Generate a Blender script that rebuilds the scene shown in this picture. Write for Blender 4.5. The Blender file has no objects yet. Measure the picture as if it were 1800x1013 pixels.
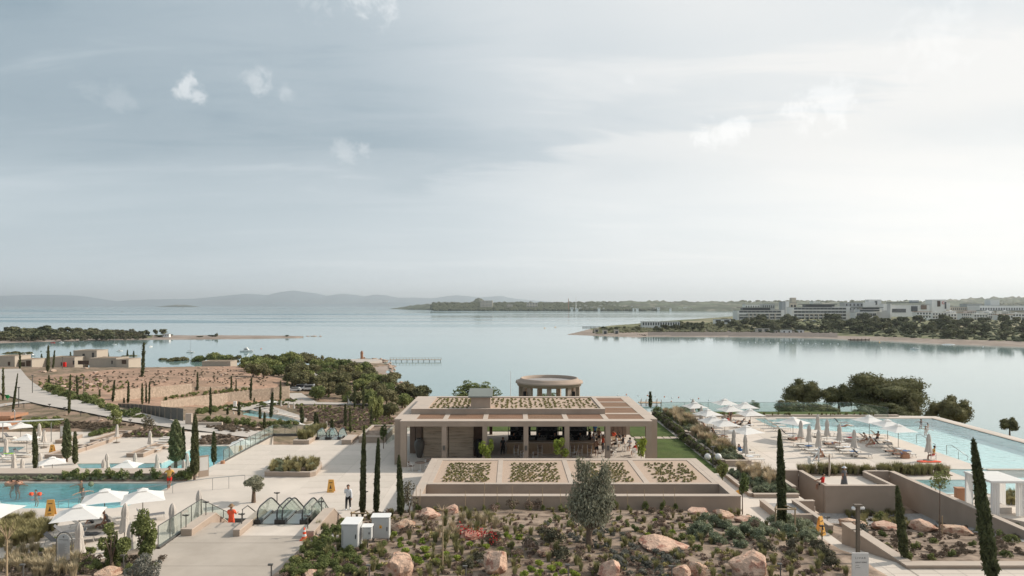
import bpy, bmesh, math, random
import numpy as np
from mathutils import Vector, Matrix, Euler
from mathutils.geometry import tessellate_polygon
R = random.Random(7)
NR = np.random.RandomState(11)
PI = math.pi
scene = bpy.context.scene
COL = scene.collection

# ---------------------------------------------------------------- camera
HC, CX, HY, F = 35.0,900.0,537.0,1200.0        # eye height above the sea; picture centre, horizon and focal length in pixels
cam_d = bpy.data.cameras.new('camera'); cam = bpy.data.objects.new('camera', cam_d); COL.objects.link(cam)
cam.location = (0,0, HC); cam.rotation_euler = (math.radians(90),0,0)
cam_d.sensor_width = 36; cam_d.lens = 24.0; cam_d.shift_y = 30.5/1800
cam_d.clip_start = 0.5; cam_d.clip_end = 90000
scene.camera = cam

# ---------------------------------------------------------------- light
SUN = Vector((0.806,0.265,0.53)).normalized()
sun_d = bpy.data.lights.new('sun','SUN'); sun_d.energy = 2.7; sun_d.angle = math.radians(1.6); sun_d.color = (1.0,0.915,0.80)
sun = bpy.data.objects.new('sun', sun_d); COL.objects.link(sun)
sun.rotation_euler = SUN.to_track_quat('Z','Y').to_euler()
scene.view_settings.view_transform = 'Standard'; scene.view_settings.look = 'None'
scene.view_settings.exposure = 0.68; scene.view_settings.gamma = 1.0
scene.view_settings.use_curve_mapping = False

world = bpy.data.worlds.new('World'); scene.world = world; world.use_nodes = True
wn = world.node_tree; wn.nodes.clear()
def N(tree, typ,**kw):
    n = tree.nodes.new(typ)
    for k, v in kw.items():
        if k.startswith('i_'):
            key = k[2:]
            key = int(key) if key.isdigit() else key.replace('_',' ')
            n.inputs[key].default_value = v
        else: setattr(n, k, v)
    return n
def math_(tree, op, a, b=None, c=None, clamp=False):
    n = tree.nodes.new('ShaderNodeMath'); n.operation = op; n.use_clamp = clamp
    for i, s in enumerate((a, b, c)):
        if s is None: continue
        if isinstance(s,(int, float)): n.inputs[i].default_value = s
        else: tree.links.new(s, n.inputs[i])
    return n.outputs[0]
def mixc(tree, fac, a, b, mode='MIX'):
    n = tree.nodes.new('ShaderNodeMix'); n.data_type = 'RGBA'; n.blend_type = mode
    for sock, v in ((n.inputs[0], fac),(n.inputs[6], a),(n.inputs[7], b)):
        if hasattr(v,'links'): tree.links.new(v, sock)
        elif isinstance(v,(int, float)): sock.default_value = v
        else: sock.default_value = tuple(v) + ((1,) if len(v) == 3 else ())
    return n.outputs[2]
def ramp(tree, fac, stops, interp='LINEAR'):
    n = tree.nodes.new('ShaderNodeValToRGB'); cr = n.color_ramp; cr.interpolation = interp
    while len(cr.elements) < len(stops): cr.elements.new(0.5)
    for e,(p, c) in zip(cr.elements, stops):
        e.position = p; e.color = (c, c, c,1) if isinstance(c,(int, float)) else tuple(c) + (1,)
    tree.links.new(fac, n.inputs[0]); return n.outputs[0]
def sky():
    t = wn
    sk = N(t,'ShaderNodeTexSky', sky_type='NISHITA', sun_disc=False)
    sk.sun_elevation = math.asin(SUN.z); sk.sun_rotation = math.atan2(SUN.x, SUN.y)
    sk.air_density = 1.2; sk.dust_density = 3.0; sk.ozone_density = 1.0
    tc = N(t,'ShaderNodeTexCoord')
    nv = N(t,'ShaderNodeVectorMath', operation='NORMALIZE'); t.links.new(tc.outputs['Generated'], nv.inputs[0])
    sep = N(t,'ShaderNodeSeparateXYZ'); t.links.new(nv.outputs[0], sep.inputs[0])
    # cloud plane coordinates: direction projected to a layer overhead
    zc = math_(t,'ADD', math_(t,'MAXIMUM', sep.outputs[2],0.0),0.10)
    u = math_(t,'DIVIDE', sep.outputs[0], zc); v = math_(t,'DIVIDE', sep.outputs[1], zc)
    cp = N(t,'ShaderNodeCombineXYZ'); t.links.new(u, cp.inputs[0]); t.links.new(v, cp.inputs[1])
    rot = N(t,'ShaderNodeMapping'); rot.inputs['Rotation'].default_value = (0,0, math.radians(-28)); rot.inputs['Scale'].default_value = (0.30,0.85,1)
    rot.inputs['Location'].default_value = (1.3,0.4,0)
    t.links.new(cp.outputs[0], rot.inputs[0])
    n1 = N(t,'ShaderNodeTexNoise', i_Scale=0.9, i_Detail=7.0, i_Roughness=0.55, i_Distortion=0.5); t.links.new(rot.outputs[0], n1.inputs['Vector'])
    n2 = N(t,'ShaderNodeTexNoise', i_Scale=3.2, i_Detail=8.0, i_Roughness=0.6, i_Distortion=0.7); t.links.new(rot.outputs[0], n2.inputs['Vector'])
    # forward scattering: the veil brightens towards the sun
    dt = N(t,'ShaderNodeVectorMath', operation='DOT_PRODUCT'); t.links.new(nv.outputs[0], dt.inputs[0]); dt.inputs[1].default_value = tuple(SUN)
    glow = ramp(t, math_(t,'MULTIPLY_ADD', dt.outputs['Value'],0.5,0.5),[(0.0,0.0),(0.44,0.03),(0.60,0.20),(0.74,0.66),(0.85,1.0)],'EASE')
    streak = math_(t,'ADD', math_(t,'MULTIPLY', n1.outputs[0],0.66), math_(t,'MULTIPLY', n2.outputs[0],0.34))
    cov = ramp(t, streak,[(0.40,0.0),(0.53,0.40),(0.64,1.0)],'EASE')
    # long cirrus bank rising to the right: bright below its edge line, thinner sky above it
    el = math_(t,'DIVIDE', sep.outputs[2], math_(t,'MAXIMUM', sep.outputs[1],0.05)); az = math_(t,'DIVIDE', sep.outputs[0], math_(t,'MAXIMUM', sep.outputs[1],0.05))
    wob = math_(t,'MULTIPLY_ADD', n2.outputs[0],0.16,-0.08)
    line = math_(t,'ADD', math_(t,'MULTIPLY_ADD', az,0.22,0.205), wob)
    dd = math_(t,'SUBTRACT', el, line)
    bank = ramp(t, math_(t,'MULTIPLY_ADD', dd,2.2,0.5),[(0.0,0.25),(0.30,0.45),(0.47,0.85),(0.53,0.10),(0.75,0.0),(1.0,0.30)],'EASE')
    side = ramp(t, math_(t,'MULTIPLY_ADD', az,0.8,0.5),[(0.25,0.0),(0.55,0.75),(0.8,1.0)],'EASE')
    bank = math_(t,'MULTIPLY', bank, side)
    lo = math_(t,'ADD', math_(t,'MULTIPLY', glow,0.42), math_(t,'MULTIPLY', bank,0.60))
    amt = math_(t,'ADD', lo, math_(t,'MULTIPLY', cov, math_(t,'MULTIPLY_ADD', glow,0.25,0.40)), clamp=True)
    blue = mixc(t, glow, SKY_DARK, SKY_DARK2)
    white = mixc(t, glow, SKY_MID, SKY_BRIGHT)
    veil = mixc(t, amt, blue, white)
    # small bright puffs, broken up by fine noise
    puff = None
    pn = N(t,'ShaderNodeTexNoise', i_Scale=34.0, i_Detail=9.0, i_Roughness=0.66, i_Distortion=0.4); t.links.new(nv.outputs[0], pn.inputs['Vector'])
    for (px, py, w, s) in ((325,152,.030,.40),(345,165,.022,.34),(450,150,.032,.22),(505,158,.020,.15),(608,265,.030,.17),(640,262,.018,.22),(1240,240,.034,.34),(1275,232,.030,.36),(1305,218,.024,.34),(1410,182,.040,.36),(1450,185,.055,.28),(1105,145,.018,.12),
                            (650,2,.05,.28),(545,5,.04,.16),(1650,80,.07,.14),(208,175,.03,.09),(150,155,.03,.07)):
        d = Vector(((px-CX)/F,1,(HY-py)/F)).normalized()
        dp = N(t,'ShaderNodeVectorMath', operation='DISTANCE'); t.links.new(nv.outputs[0], dp.inputs[0]); dp.inputs[1].default_value = tuple(d)
        q = math_(t,'SUBTRACT',1.0, math_(t,'DIVIDE', dp.outputs['Value'], w), clamp=True)
        q = math_(t,'MULTIPLY', ramp(t, math_(t,'ADD', math_(t,'MULTIPLY', q,0.30), pn.outputs[0]),[(0.58,0),(0.82,1.0)],'EASE'), math_(t,'MULTIPLY', ramp(t, q,[(0,0),(0.30,1)]), s))
        puff = q if puff is None else math_(t,'MAXIMUM', puff, q)
    veil = mixc(t, puff, veil,(0.95,0.94,0.925))
    hz = ramp(t, sep.outputs[2],[(0.0,1.0),(0.08,0.6),(0.24,0.0)],'EASE')
    hor = mixc(t, glow, SKY_HOR, SKY_HOR2)
    veil = mixc(t, math_(t,'MULTIPLY', hz,0.75), veil, hor)
    b1 = N(t,'ShaderNodeBackground'); t.links.new(sk.outputs[0], b1.inputs[0]); b1.inputs[1].default_value = 0.07
    b2 = N(t,'ShaderNodeBackground'); t.links.new(veil, b2.inputs[0]); b2.inputs[1].default_value = SKY_GAIN
    mx = N(t,'ShaderNodeMixShader'); mx.inputs[0].default_value = 0.94
    t.links.new(b1.outputs[0], mx.inputs[1]); t.links.new(b2.outputs[0], mx.inputs[2])
    out = N(t,'ShaderNodeOutputWorld'); t.links.new(mx.outputs[0], out.inputs[0])
SKY_DARK = (0.215,0.285,0.335); SKY_DARK2 = (0.44,0.505,0.55); SKY_MID = (0.55,0.595,0.625); SKY_BRIGHT = (0.69,0.685,0.67)
HAZE = 4.3e-5
SKY_HOR = (0.66,0.725,0.755); SKY_HOR2 = (0.97,0.955,0.93); SKY_GAIN = 0.845
sky()
scene.cycles.volume_bounces = 0
scene.cycles.max_bounces = 6
scene.cycles.transparent_max_bounces = 24

# ---------------------------------------------------------------- helpers
def P(px, py, z):                       # the point at height z that the photograph shows at a pixel
    D = F*(HC-z)/(py-HY); return ((px-CX)/F*D, D, z)
def PD(px, py, D): return ((px-CX)/F*D, D, HC-(py-HY)/F*D)
def put(o): COL.objects.link(o); return o
def tag(o, label=None, cat=None, group=None, kind=None):
    if label: o['label'] = label
    if cat: o['category'] = cat
    if group: o['group'] = group
    if kind: o['kind'] = kind
    return o
def thing(name, label, cat, loc=(0,0,0), rz=0, group=None):
    o = bpy.data.objects.new(name, None); o.empty_display_size = 0.1; put(o)
    o.location = loc; o.rotation_euler = (0,0, rz)
    return tag(o, label, cat, group)
def dup(root, loc=None, rz=None, sc=None, label=None, group=None):
    r = root.copy(); COL.objects.link(r)
    if loc is not None: r.location = loc
    if rz is not None: r.rotation_euler = (0,0, rz)
    if sc is not None: r.scale = sc if hasattr(sc,'__len__') else (sc, sc, sc)
    if label: r['label'] = label
    if group: r['group'] = group
    for ch in list(root.children):
        c = ch.copy(); COL.objects.link(c); c.parent = r
        for g in list(ch.children):
            d = g.copy(); COL.objects.link(d); d.parent = c
    return r
def drop(root):
    for o in list(root.children_recursive) + [root]: bpy.data.objects.remove(o, do_unlink=True)

class MB:
    def __init__(s): s.v = []; s.f = []; s.m = []; s.sm = []
    def add(s, v, f, mi=0, smooth=False):
        b = len(s.v); s.v += [tuple(p) for p in v]
        for q in f: s.f.append(tuple(i+b for i in q)); s.m.append(mi); s.sm.append(smooth)
        return s
    def box(s, x0, x1, y0, y1, z0, z1, mi=0):
        v = [(x0,y0,z0),(x1,y0,z0),(x1,y1,z0),(x0,y1,z0),(x0,y0,z1),(x1,y0,z1),(x1,y1,z1),(x0,y1,z1)]
        return s.add(v,[(0,3,2,1),(4,5,6,7),(0,1,5,4),(1,2,6,5),(2,3,7,6),(3,0,4,7)], mi)
    def hexa(s, b, t, mi=0):            # bottom quad, top quad
        return s.add(list(b)+list(t),[(0,3,2,1),(4,5,6,7),(0,1,5,4),(1,2,6,5),(2,3,7,6),(3,0,4,7)], mi)
    def bar(s, a, b, w, h=None, mi=0, up=(0,0,1)):   # rectangular bar from a to b
        h = w if h is None else h
        a = Vector(a); b = Vector(b); d = (b-a).normalized(); u = Vector(up)
        if abs(d.dot(u)) > 0.99: u = Vector((0,1,0))
        sx = d.cross(u).normalized()*w/2; uy = sx.cross(d).normalized()*h/2
        q = lambda p: [p-sx-uy, p+sx-uy, p+sx+uy, p-sx+uy]
        return s.add([tuple(x) for x in q(a)+q(b)],[(0,3,2,1),(4,5,6,7),(0,1,5,4),(1,2,6,5),(2,3,7,6),(3,0,4,7)], mi)
    def tube(s, pts, r, n=8, mi=0, smooth=True, cap=True):
        pts = [Vector(p) for p in pts]; rs = r if hasattr(r,'__len__') else [r]*len(pts)
        rings = []; prev = None
        for i, p in enumerate(pts):
            d = (pts[min(i+1, len(pts)-1)]-pts[max(i-1,0)])
            d = d.normalized() if d.length > 1e-9 else Vector((0,0,1))
            a = prev if prev is not None else (Vector((1,0,0)) if abs(d.x) < 0.9 else Vector((0,1,0)))
            sx = (a - d*a.dot(d)).normalized(); prev = sx; sy = d.cross(sx)
            rings.append([tuple(p+(sx*math.cos(2*PI*k/n)+sy*math.sin(2*PI*k/n))*rs[i]) for k in range(n)])
        v = [q for rg in rings for q in rg]
        f = [(i*n+k, i*n+(k+1)%n,(i+1)*n+(k+1)%n,(i+1)*n+k) for i in range(len(pts)-1) for k in range(n)]
        s.add(v, f, mi, smooth)
        if cap: s.add(rings[0],[tuple(range(n))[::-1]], mi); s.add(rings[-1],[tuple(range(n))], mi)
        return s
    def lathe(s, prof, n=16, mi=0, c=(0,0), smooth=True):
        v = [(c[0]+r*math.cos(2*PI*k/n), c[1]+r*math.sin(2*PI*k/n), z) for r, z in prof for k in range(n)]
        f = [(i*n+k, i*n+(k+1)%n,(i+1)*n+(k+1)%n,(i+1)*n+k) for i in range(len(prof)-1) for k in range(n)]
        return s.add(v, f, mi, smooth)
    def prism(s, loops, z0, z1, mi=0):   # loops: outline first, then holes; z1/z0 number or function(x,y)
        if not hasattr(loops[0][0],'__len__'): loops = [loops]
        def area(l): return sum(l[i][0]*l[(i+1)%len(l)][1]-l[(i+1)%len(l)][0]*l[i][1] for i in range(len(l)))/2
        loops = [l if (area(l) > 0) == (i == 0) else l[::-1] for i, l in enumerate([[(p[0], p[1]) for p in l] for l in loops])]
        flat = [p for l in loops for p in l]; g = lambda z, p: z(*p) if callable(z) else z
        tri = tessellate_polygon([[Vector((p[0], p[1],0)) for p in l] for l in loops])
        top = [(p[0], p[1], g(z1, p)) for p in flat]; bot = [(p[0], p[1], g(z0, p)) for p in flat]; n = len(flat)
        ft = []
        for a, b, c in tri:
            A, B, C = flat[a], flat[b], flat[c]
            if (B[0]-A[0])*(C[1]-A[1])-(B[1]-A[1])*(C[0]-A[0]) < 0: a, c = c, a
            ft.append((a, b, c)); ft.append((c+n, b+n, a+n))
        o = 0
        for l in loops:
            m = len(l)
            for i in range(m): a, b = o+i, o+(i+1)%m; ft.append((a, a+n, b+n, b))
            o += m
        return s.add(top+bot, ft, mi)
    def build(s, name, mat, parent=None, world=False, label=None):
        me = bpy.data.meshes.new(name)
        v = s.v
        if world and parent is not None:
            m = parent.matrix_basis.inverted();
            if parent.parent: m = m @ parent.parent.matrix_basis.inverted()
            v = [tuple(m @ Vector(p)) for p in v]
        me.from_pydata(v,[], s.f)
        mats = mat if isinstance(mat,(list, tuple)) else [mat]
        for k in mats: me.materials.append(MAT[k] if isinstance(k, str) else k)
        me.polygons.foreach_set('material_index', s.m); me.polygons.foreach_set('use_smooth', s.sm)
        me.update()
        o = bpy.data.objects.new(name, me); put(o)
        if parent is not None: o.parent = parent
        if label: o['label'] = label
        return o
def solo(mb, name, mat, label, cat, group=None, origin=None):   # a thing that is one mesh; origin moved to its base
    if origin is not None:
        o0 = Vector(origin); mb.v = [tuple(Vector(p)-o0) for p in mb.v]
    o = mb.build(name, mat)
    if origin is not None: o.location = origin
    return tag(o, label, cat, group)
def struct(mb, name, mat, kind='structure'): return tag(mb.build(name, mat), kind=kind)
def ordn(i): return '%d%s' % (i,'th' if 10 <= i % 100 <= 20 else {1: 'st',2: 'nd',3: 'rd'}.get(i % 10,'th'))
WORDS = ['','first','second','third','fourth','fifth','sixth','seventh','eighth','ninth','tenth','eleventh','twelfth']
def family(objs, text, group, side='left'):     # labels by order across the picture; {n} becomes the ordinal
    key = lambda o: o.location.x/o.location.y
    objs = sorted(objs, key=key)
    if side == 'right': objs = objs[::-1]
    for i, o in enumerate(objs,1):
        n = 'only' if len(objs) == 1 else ('leftmost' if side == 'left' else 'rightmost') if i == 1 else (WORDS[i] if i < 13 else ordn(i))+' from '+side
        o['label'] = text.replace('{n}', n)
        if len(objs) > 1: o['group'] = group

# ---------------------------------------------------------------- materials
MAT = {}
def M(name, col, rough=0.85, var=0.12, scale=1.5, bump=0.0, bscale=None, spec=0.25, metal=0.0, col2=None, c2=(0.45,0.6), c2scale=None, rnd=0.0, trans=0.0, coord='Object', det=5.0, stretch=None, voro=None):
    m = bpy.data.materials.new(name); m.use_nodes = True; t = m.node_tree; b = t.nodes['Principled BSDF']
    tc = N(t,'ShaderNodeTexCoord'); vec = tc.outputs[coord]
    if stretch:
        mp = N(t,'ShaderNodeMapping'); mp.inputs['Scale'].default_value = stretch; t.links.new(vec, mp.inputs[0]); vec = mp.outputs[0]
    n = N(t,'ShaderNodeTexNoise', i_Scale=scale, i_Detail=det, i_Roughness=0.6); t.links.new(vec, n.inputs['Vector'])
    c = mixc(t, ramp(t, n.outputs[0],[(0.32,0.0),(0.68,1.0)]),[x*(1-var) for x in col],[min(1, x*(1+var)) for x in col])
    if col2:
        n2 = N(t,'ShaderNodeTexNoise', i_Scale=c2scale or scale*0.5, i_Detail=6.0, i_Roughness=0.65); t.links.new(vec, n2.inputs['Vector'])
        c = mixc(t, ramp(t, n2.outputs[0],[(c2[0],0.0),(c2[1],1.0)]), c, col2)
    if voro:
        vr = N(t,'ShaderNodeTexVoronoi', i_Scale=voro, feature='DISTANCE_TO_EDGE'); t.links.new(vec, vr.inputs['Vector'])
        c = mixc(t, ramp(t, vr.outputs[0],[(0.0,1.0),(0.07,0.0)]), c,[x*0.45 for x in col])
        v2 = N(t,'ShaderNodeTexVoronoi', i_Scale=voro); t.links.new(vec, v2.inputs['Vector'])
        sp = N(t,'ShaderNodeSeparateColor'); t.links.new(v2.outputs['Color'], sp.inputs[0])
        c = mixc(t,0.35, c, mixc(t, sp.outputs[0],[x*0.6 for x in col],[min(1, x*1.35) for x in col]))
    if rnd:
        oi = N(t,'ShaderNodeObjectInfo'); hs = N(t,'ShaderNodeHueSaturation')
        t.links.new(math_(t,'MULTIPLY_ADD', oi.outputs['Random'],2*rnd,1-rnd), hs.inputs['Value'])
        t.links.new(math_(t,'MULTIPLY_ADD', oi.outputs['Random'],-0.05*rnd*3,0.5+0.075*rnd), hs.inputs['Hue'])
        t.links.new(c, hs.inputs['Color']); c = hs.outputs[0]
    t.links.new(c, b.inputs['Base Color'])
    b.inputs['Roughness'].default_value = rough; b.inputs['Specular IOR Level'].default_value = spec; b.inputs['Metallic'].default_value = metal
    if bump:
        n3 = N(t,'ShaderNodeTexNoise', i_Scale=bscale or scale*6, i_Detail=4.0); t.links.new(vec, n3.inputs['Vector'])
        bp = N(t,'ShaderNodeBump'); bp.inputs['Strength'].default_value = 0.7; bp.inputs['Distance'].default_value = bump
        t.links.new(n3.outputs[0], bp.inputs['Height']); t.links.new(bp.outputs[0], b.inputs['Normal'])
    if trans:
        tr = N(t,'ShaderNodeBsdfTranslucent'); t.links.new(c, tr.inputs[0]); mx = N(t,'ShaderNodeMixShader'); mx.inputs[0].default_value = trans
        t.links.new(b.outputs[0], mx.inputs[1]); t.links.new(tr.outputs[0], mx.inputs[2]); t.links.new(mx.outputs[0], t.nodes['Material Output'].inputs[0])
    MAT[name] = m; return m
M('paving',(0.61,0.54,0.47),0.8,0.07,0.35,0.004,9, col2=(0.49,0.44,0.39), c2=(0.48,0.75), c2scale=0.12, det=8)
M('paving_slab',(0.61,0.54,0.47),0.75,0.08,0.5,0.003,9, col2=(0.53,0.465,0.40), c2=(0.46,0.70), c2scale=0.35, rnd=0.06, det=9)
M('path_concrete',(0.44,0.385,0.33),0.85,0.07,0.4,0.006,12, col2=(0.36,0.31,0.26), c2=(0.45,0.75), c2scale=0.3, det=8)
M('far_path',(0.44,0.40,0.36),0.9,0.08,0.2)
M('stucco',(0.385,0.305,0.245),0.9,0.06,0.8,0.004,30, col2=(0.335,0.265,0.212), c2=(0.45,0.75), c2scale=0.35, det=8)
M('stucco_cap',(0.48,0.40,0.335),0.85,0.06,0.9,0.002,20, col2=(0.43,0.38,0.33), c2=(0.55,0.8), c2scale=0.7)
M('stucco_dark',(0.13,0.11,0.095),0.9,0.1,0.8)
M('travertine',(0.52,0.43,0.335),0.75,0.16,0.8,0.006,5, col2=(0.30,0.24,0.18), c2=(0.5,0.66), c2scale=1.2, stretch=(0.5,0.5,7), det=8)
M('timber',(0.255,0.155,0.10),0.7,0.2,1.2,0.002,8, stretch=(0.4,6,6), col2=(0.33,0.19,0.12), rnd=0.06)
M('timber_pale',(0.42,0.31,0.21),0.75,0.15,2, stretch=(6,6,0.6))
M('timber_post',(0.36,0.27,0.17),0.8,0.15,4)
M('dark_wood',(0.09,0.06,0.045),0.7,0.15,3)
M('black',(0.02,0.02,0.021),0.5,0.1,3)
M('rubber',(0.018,0.018,0.02),0.35,0.05,3, spec=0.5)
M('steel',(0.42,0.42,0.41),0.35,0.05,3, metal=0.85)
M('grey_metal',(0.13,0.125,0.115),0.5,0.06,3, metal=0.3)
M('bronze',(0.16,0.13,0.10),0.5,0.08,3)
M('white_paint',(0.74,0.73,0.71),0.5,0.03,3)
M('cabinet_grey',(0.50,0.50,0.49),0.5,0.03,2, rnd=0.02)
M('canvas',(0.84,0.825,0.80),0.9,0.03,2,0.004,20, trans=0.30)
M('canvas_fold',(0.60,0.545,0.49),0.95,0.08,2,0.01,9, trans=0.12)
M('sling',(0.62,0.58,0.53),0.8,0.04,3)
M('sling_grey',(0.16,0.16,0.165),0.8,0.08,3)
M('grass',(0.066,0.098,0.022),0.95,0.28,0.7,0.03,60, col2=(0.085,0.108,0.03), c2=(0.45,0.7), c2scale=0.5, det=10)
M('gravel',(0.36,0.34,0.325),0.95,0.3,14,0.03,30, det=8, voro=9)
M('pink_gravel',(0.47,0.355,0.275),0.95,0.14,14,0.012,40, det=9)
M('joint',(0.30,0.27,0.24),0.95,0.1,3)
M('soil',(0.31,0.235,0.18),0.97,0.28,1.3,0.05,11, col2=(0.14,0.10,0.072), c2=(0.45,0.62), c2scale=0.8, det=10)
M('rock',(0.56,0.385,0.285),0.92,0.30,3.2,0.10,9, col2=(0.33,0.165,0.115), c2=(0.50,0.60), c2scale=1.6, det=9, rnd=0.08)
M('rock_red',(0.40,0.20,0.15),0.92,0.2,2.2,0.05,7, col2=(0.47,0.35,0.28), c2=(0.5,0.65), c2scale=1.1, det=9)
M('rock_far',(0.50,0.38,0.30),0.92,0.16,1,0.1,3, col2=(0.42,0.29,0.215), c2scale=1, rnd=0.1)
M('stone_wall',(0.39,0.305,0.235),0.92,0.22,2,0.05,4, voro=1.6)
M('bark',(0.16,0.115,0.085),0.95,0.3,6,0.02,20)
M('cypress_leaf',(0.108,0.118,0.055),0.9,0.35,1.5, rnd=0.22, trans=0.2, det=8)
M('cypress_light',(0.17,0.185,0.09),0.9,0.35,1.5, rnd=0.15, trans=0.15)
M('olive_leaf',(0.27,0.262,0.185),0.75,0.35,2.5, rnd=0.12, trans=0.15)
M('pine_leaf',(0.175,0.168,0.082),0.9,0.40,0.6, rnd=0.28, trans=0.22, col2=(0.19,0.17,0.09), c2=(0.5,0.7), c2scale=0.25)
M('far_leaf',(0.125,0.13,0.07),0.95,0.35,0.4, rnd=0.32, trans=0.1)
M('bush_leaf',(0.19,0.215,0.08),0.85,0.35,3, rnd=0.25, trans=0.18)
M('bush_blue',(0.24,0.265,0.17),0.85,0.3,3, rnd=0.15, trans=0.18)
M('bush_lime',(0.3,0.36,0.07),0.85,0.25,4, rnd=0.15, trans=0.2)
M('bush_grey',(0.20,0.195,0.165),0.9,0.25,4, rnd=0.2, trans=0.15)
M('bush_brown',(0.22,0.165,0.125),0.9,0.3,4, rnd=0.2, trans=0.1)
M('bush_dark',(0.15,0.135,0.09),0.8,0.3,4, rnd=0.2, trans=0.1)
M('grass_blade',(0.25,0.235,0.11),0.9,0.3,3, rnd=0.25, trans=0.25)
M('grass_straw',(0.46,0.38,0.25),0.9,0.2,3, rnd=0.15, trans=0.25)
M('sedum',(0.275,0.25,0.105),0.9,0.35,3, rnd=0.35, trans=0.1)
M('flower_red',(0.45,0.03,0.03),0.8,0.2,3)
M('hill_soil',(0.365,0.235,0.168),0.97,0.28,0.5,0.15,1.6, col2=(0.24,0.165,0.115), c2=(0.44,0.60), c2scale=0.07, det=12)
M('scrub',(0.15,0.12,0.075),0.97,0.35,0.4,0.2,1.2, col2=(0.30,0.21,0.155), c2=(0.42,0.6), c2scale=0.25, det=10)
M('beach',(0.255,0.205,0.168),0.95,0.15,0.08,0.1,1, col2=(0.33,0.27,0.23), c2scale=0.03, det=9)
M('riprap',(0.165,0.14,0.122),0.95,0.45,0.6,0.4,1.5, det=10, voro=0.5)
M('meadow',(0.125,0.135,0.062),0.97,0.3,0.03, col2=(0.27,0.235,0.15), c2=(0.48,0.62), c2scale=0.012, det=10)
M('coast_land',(0.085,0.10,0.062),0.97,0.55,0.006, col2=(0.26,0.235,0.19), c2=(0.55,0.66), c2scale=0.008, det=12)
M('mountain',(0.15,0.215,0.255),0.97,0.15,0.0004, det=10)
M('villa_wall',(0.43,0.375,0.31),0.9,0.04,0.5)
M('hotel_white',(0.78,0.77,0.745),0.85,0.04,0.2, rnd=0.04)
M('hotel_grey',(0.44,0.45,0.46),0.85,0.05,0.2)
M('hotel_beige',(0.60,0.54,0.455),0.85,0.05,0.2)
M('roof_grey',(0.20,0.215,0.20),0.85,0.08,0.2)
M('roof_red',(0.36,0.17,0.11),0.9,0.1,0.5)
M('window_dark',(0.045,0.05,0.055),0.2,0.3,0.3, spec=0.6)
M('panel_brown',(0.22,0.16,0.125),0.7,0.1,1)
M('skin',(0.42,0.24,0.165),0.6,0.05,4); M('skin_tan',(0.30,0.155,0.10),0.6,0.05,4)
M('hair',(0.025,0.018,0.014),0.7,0.2,6); M('straw',(0.26,0.17,0.10),0.9,0.15,9)
for nm, c in (('cloth_white',(0.66,0.67,0.69)),('cloth_black',(0.02,0.02,0.022)),('cloth_red',(0.62,0.025,0.02)),('cloth_yellow',(0.62,0.36,0.09)),('cloth_orange',(0.85,0.13,0.06)),('cloth_grey',(0.14,0.14,0.145)),('cloth_blue',(0.04,0.13,0.30)),('plastic_orange',(0.80,0.10,0.04)),('plastic_yellow',(0.75,0.40,0.10)),('lime_green',(0.33,0.55,0.08)),('ink',(0.16,0.15,0.14)),('sign_white',(0.62,0.60,0.57)),('sign_green',(0.03,0.35,0.10)),('car_white',(0.65,0.65,0.64)),('car_dark',(0.06,0.065,0.07)),('buoy_orange',(0.65,0.15,0.05)),('terracotta',(0.42,0.22,0.13))):
    M(nm, c,0.6,0.04,4)
M('pool_tile',(0.52,0.69,0.68),0.5,0.10,1.6, spec=0.4)
M('pool_pale',(0.56,0.53,0.47),0.6,0.05,1.0)

def schlick(t, f0, normal=None, gain=1.0):
    g = N(t,'ShaderNodeNewGeometry'); d = N(t,'ShaderNodeVectorMath', operation='DOT_PRODUCT'); t.links.new(g.outputs['Incoming'], d.inputs[0]); t.links.new(normal or g.outputs['Normal'], d.inputs[1])
    c = math_(t,'SUBTRACT',1.0, math_(t,'ABSOLUTE', d.outputs['Value']), clamp=True)
    return math_(t,'MULTIPLY_ADD', math_(t,'POWER', c,5.0),(1-f0)*gain, f0)
def glass_mat():
    m = bpy.data.materials.new('rail_glass'); m.use_nodes = True; t = m.node_tree; t.nodes.clear()
    tr = N(t,'ShaderNodeBsdfTransparent'); tr.inputs[0].default_value = (0.90,0.94,0.925,1)
    gl = N(t,'ShaderNodeBsdfGlossy'); gl.inputs['Roughness'].default_value = 0.03; gl.inputs[0].default_value = (0.9,0.95,0.93,1)
    df = N(t,'ShaderNodeBsdfDiffuse'); df.inputs[0].default_value = (0.30,0.36,0.33,1)
    fr = schlick(t,0.04)
    a = N(t,'ShaderNodeMixShader'); a.inputs[0].default_value = 0.06; t.links.new(tr.outputs[0], a.inputs[1]); t.links.new(df.outputs[0], a.inputs[2])
    b = N(t,'ShaderNodeMixShader'); t.links.new(fr, b.inputs[0]); t.links.new(a.outputs[0], b.inputs[1]); t.links.new(gl.outputs[0], b.inputs[2])
    o = N(t,'ShaderNodeOutputMaterial'); t.links.new(b.outputs[0], o.inputs[0]); MAT['rail_glass'] = m
glass_mat()
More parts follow.
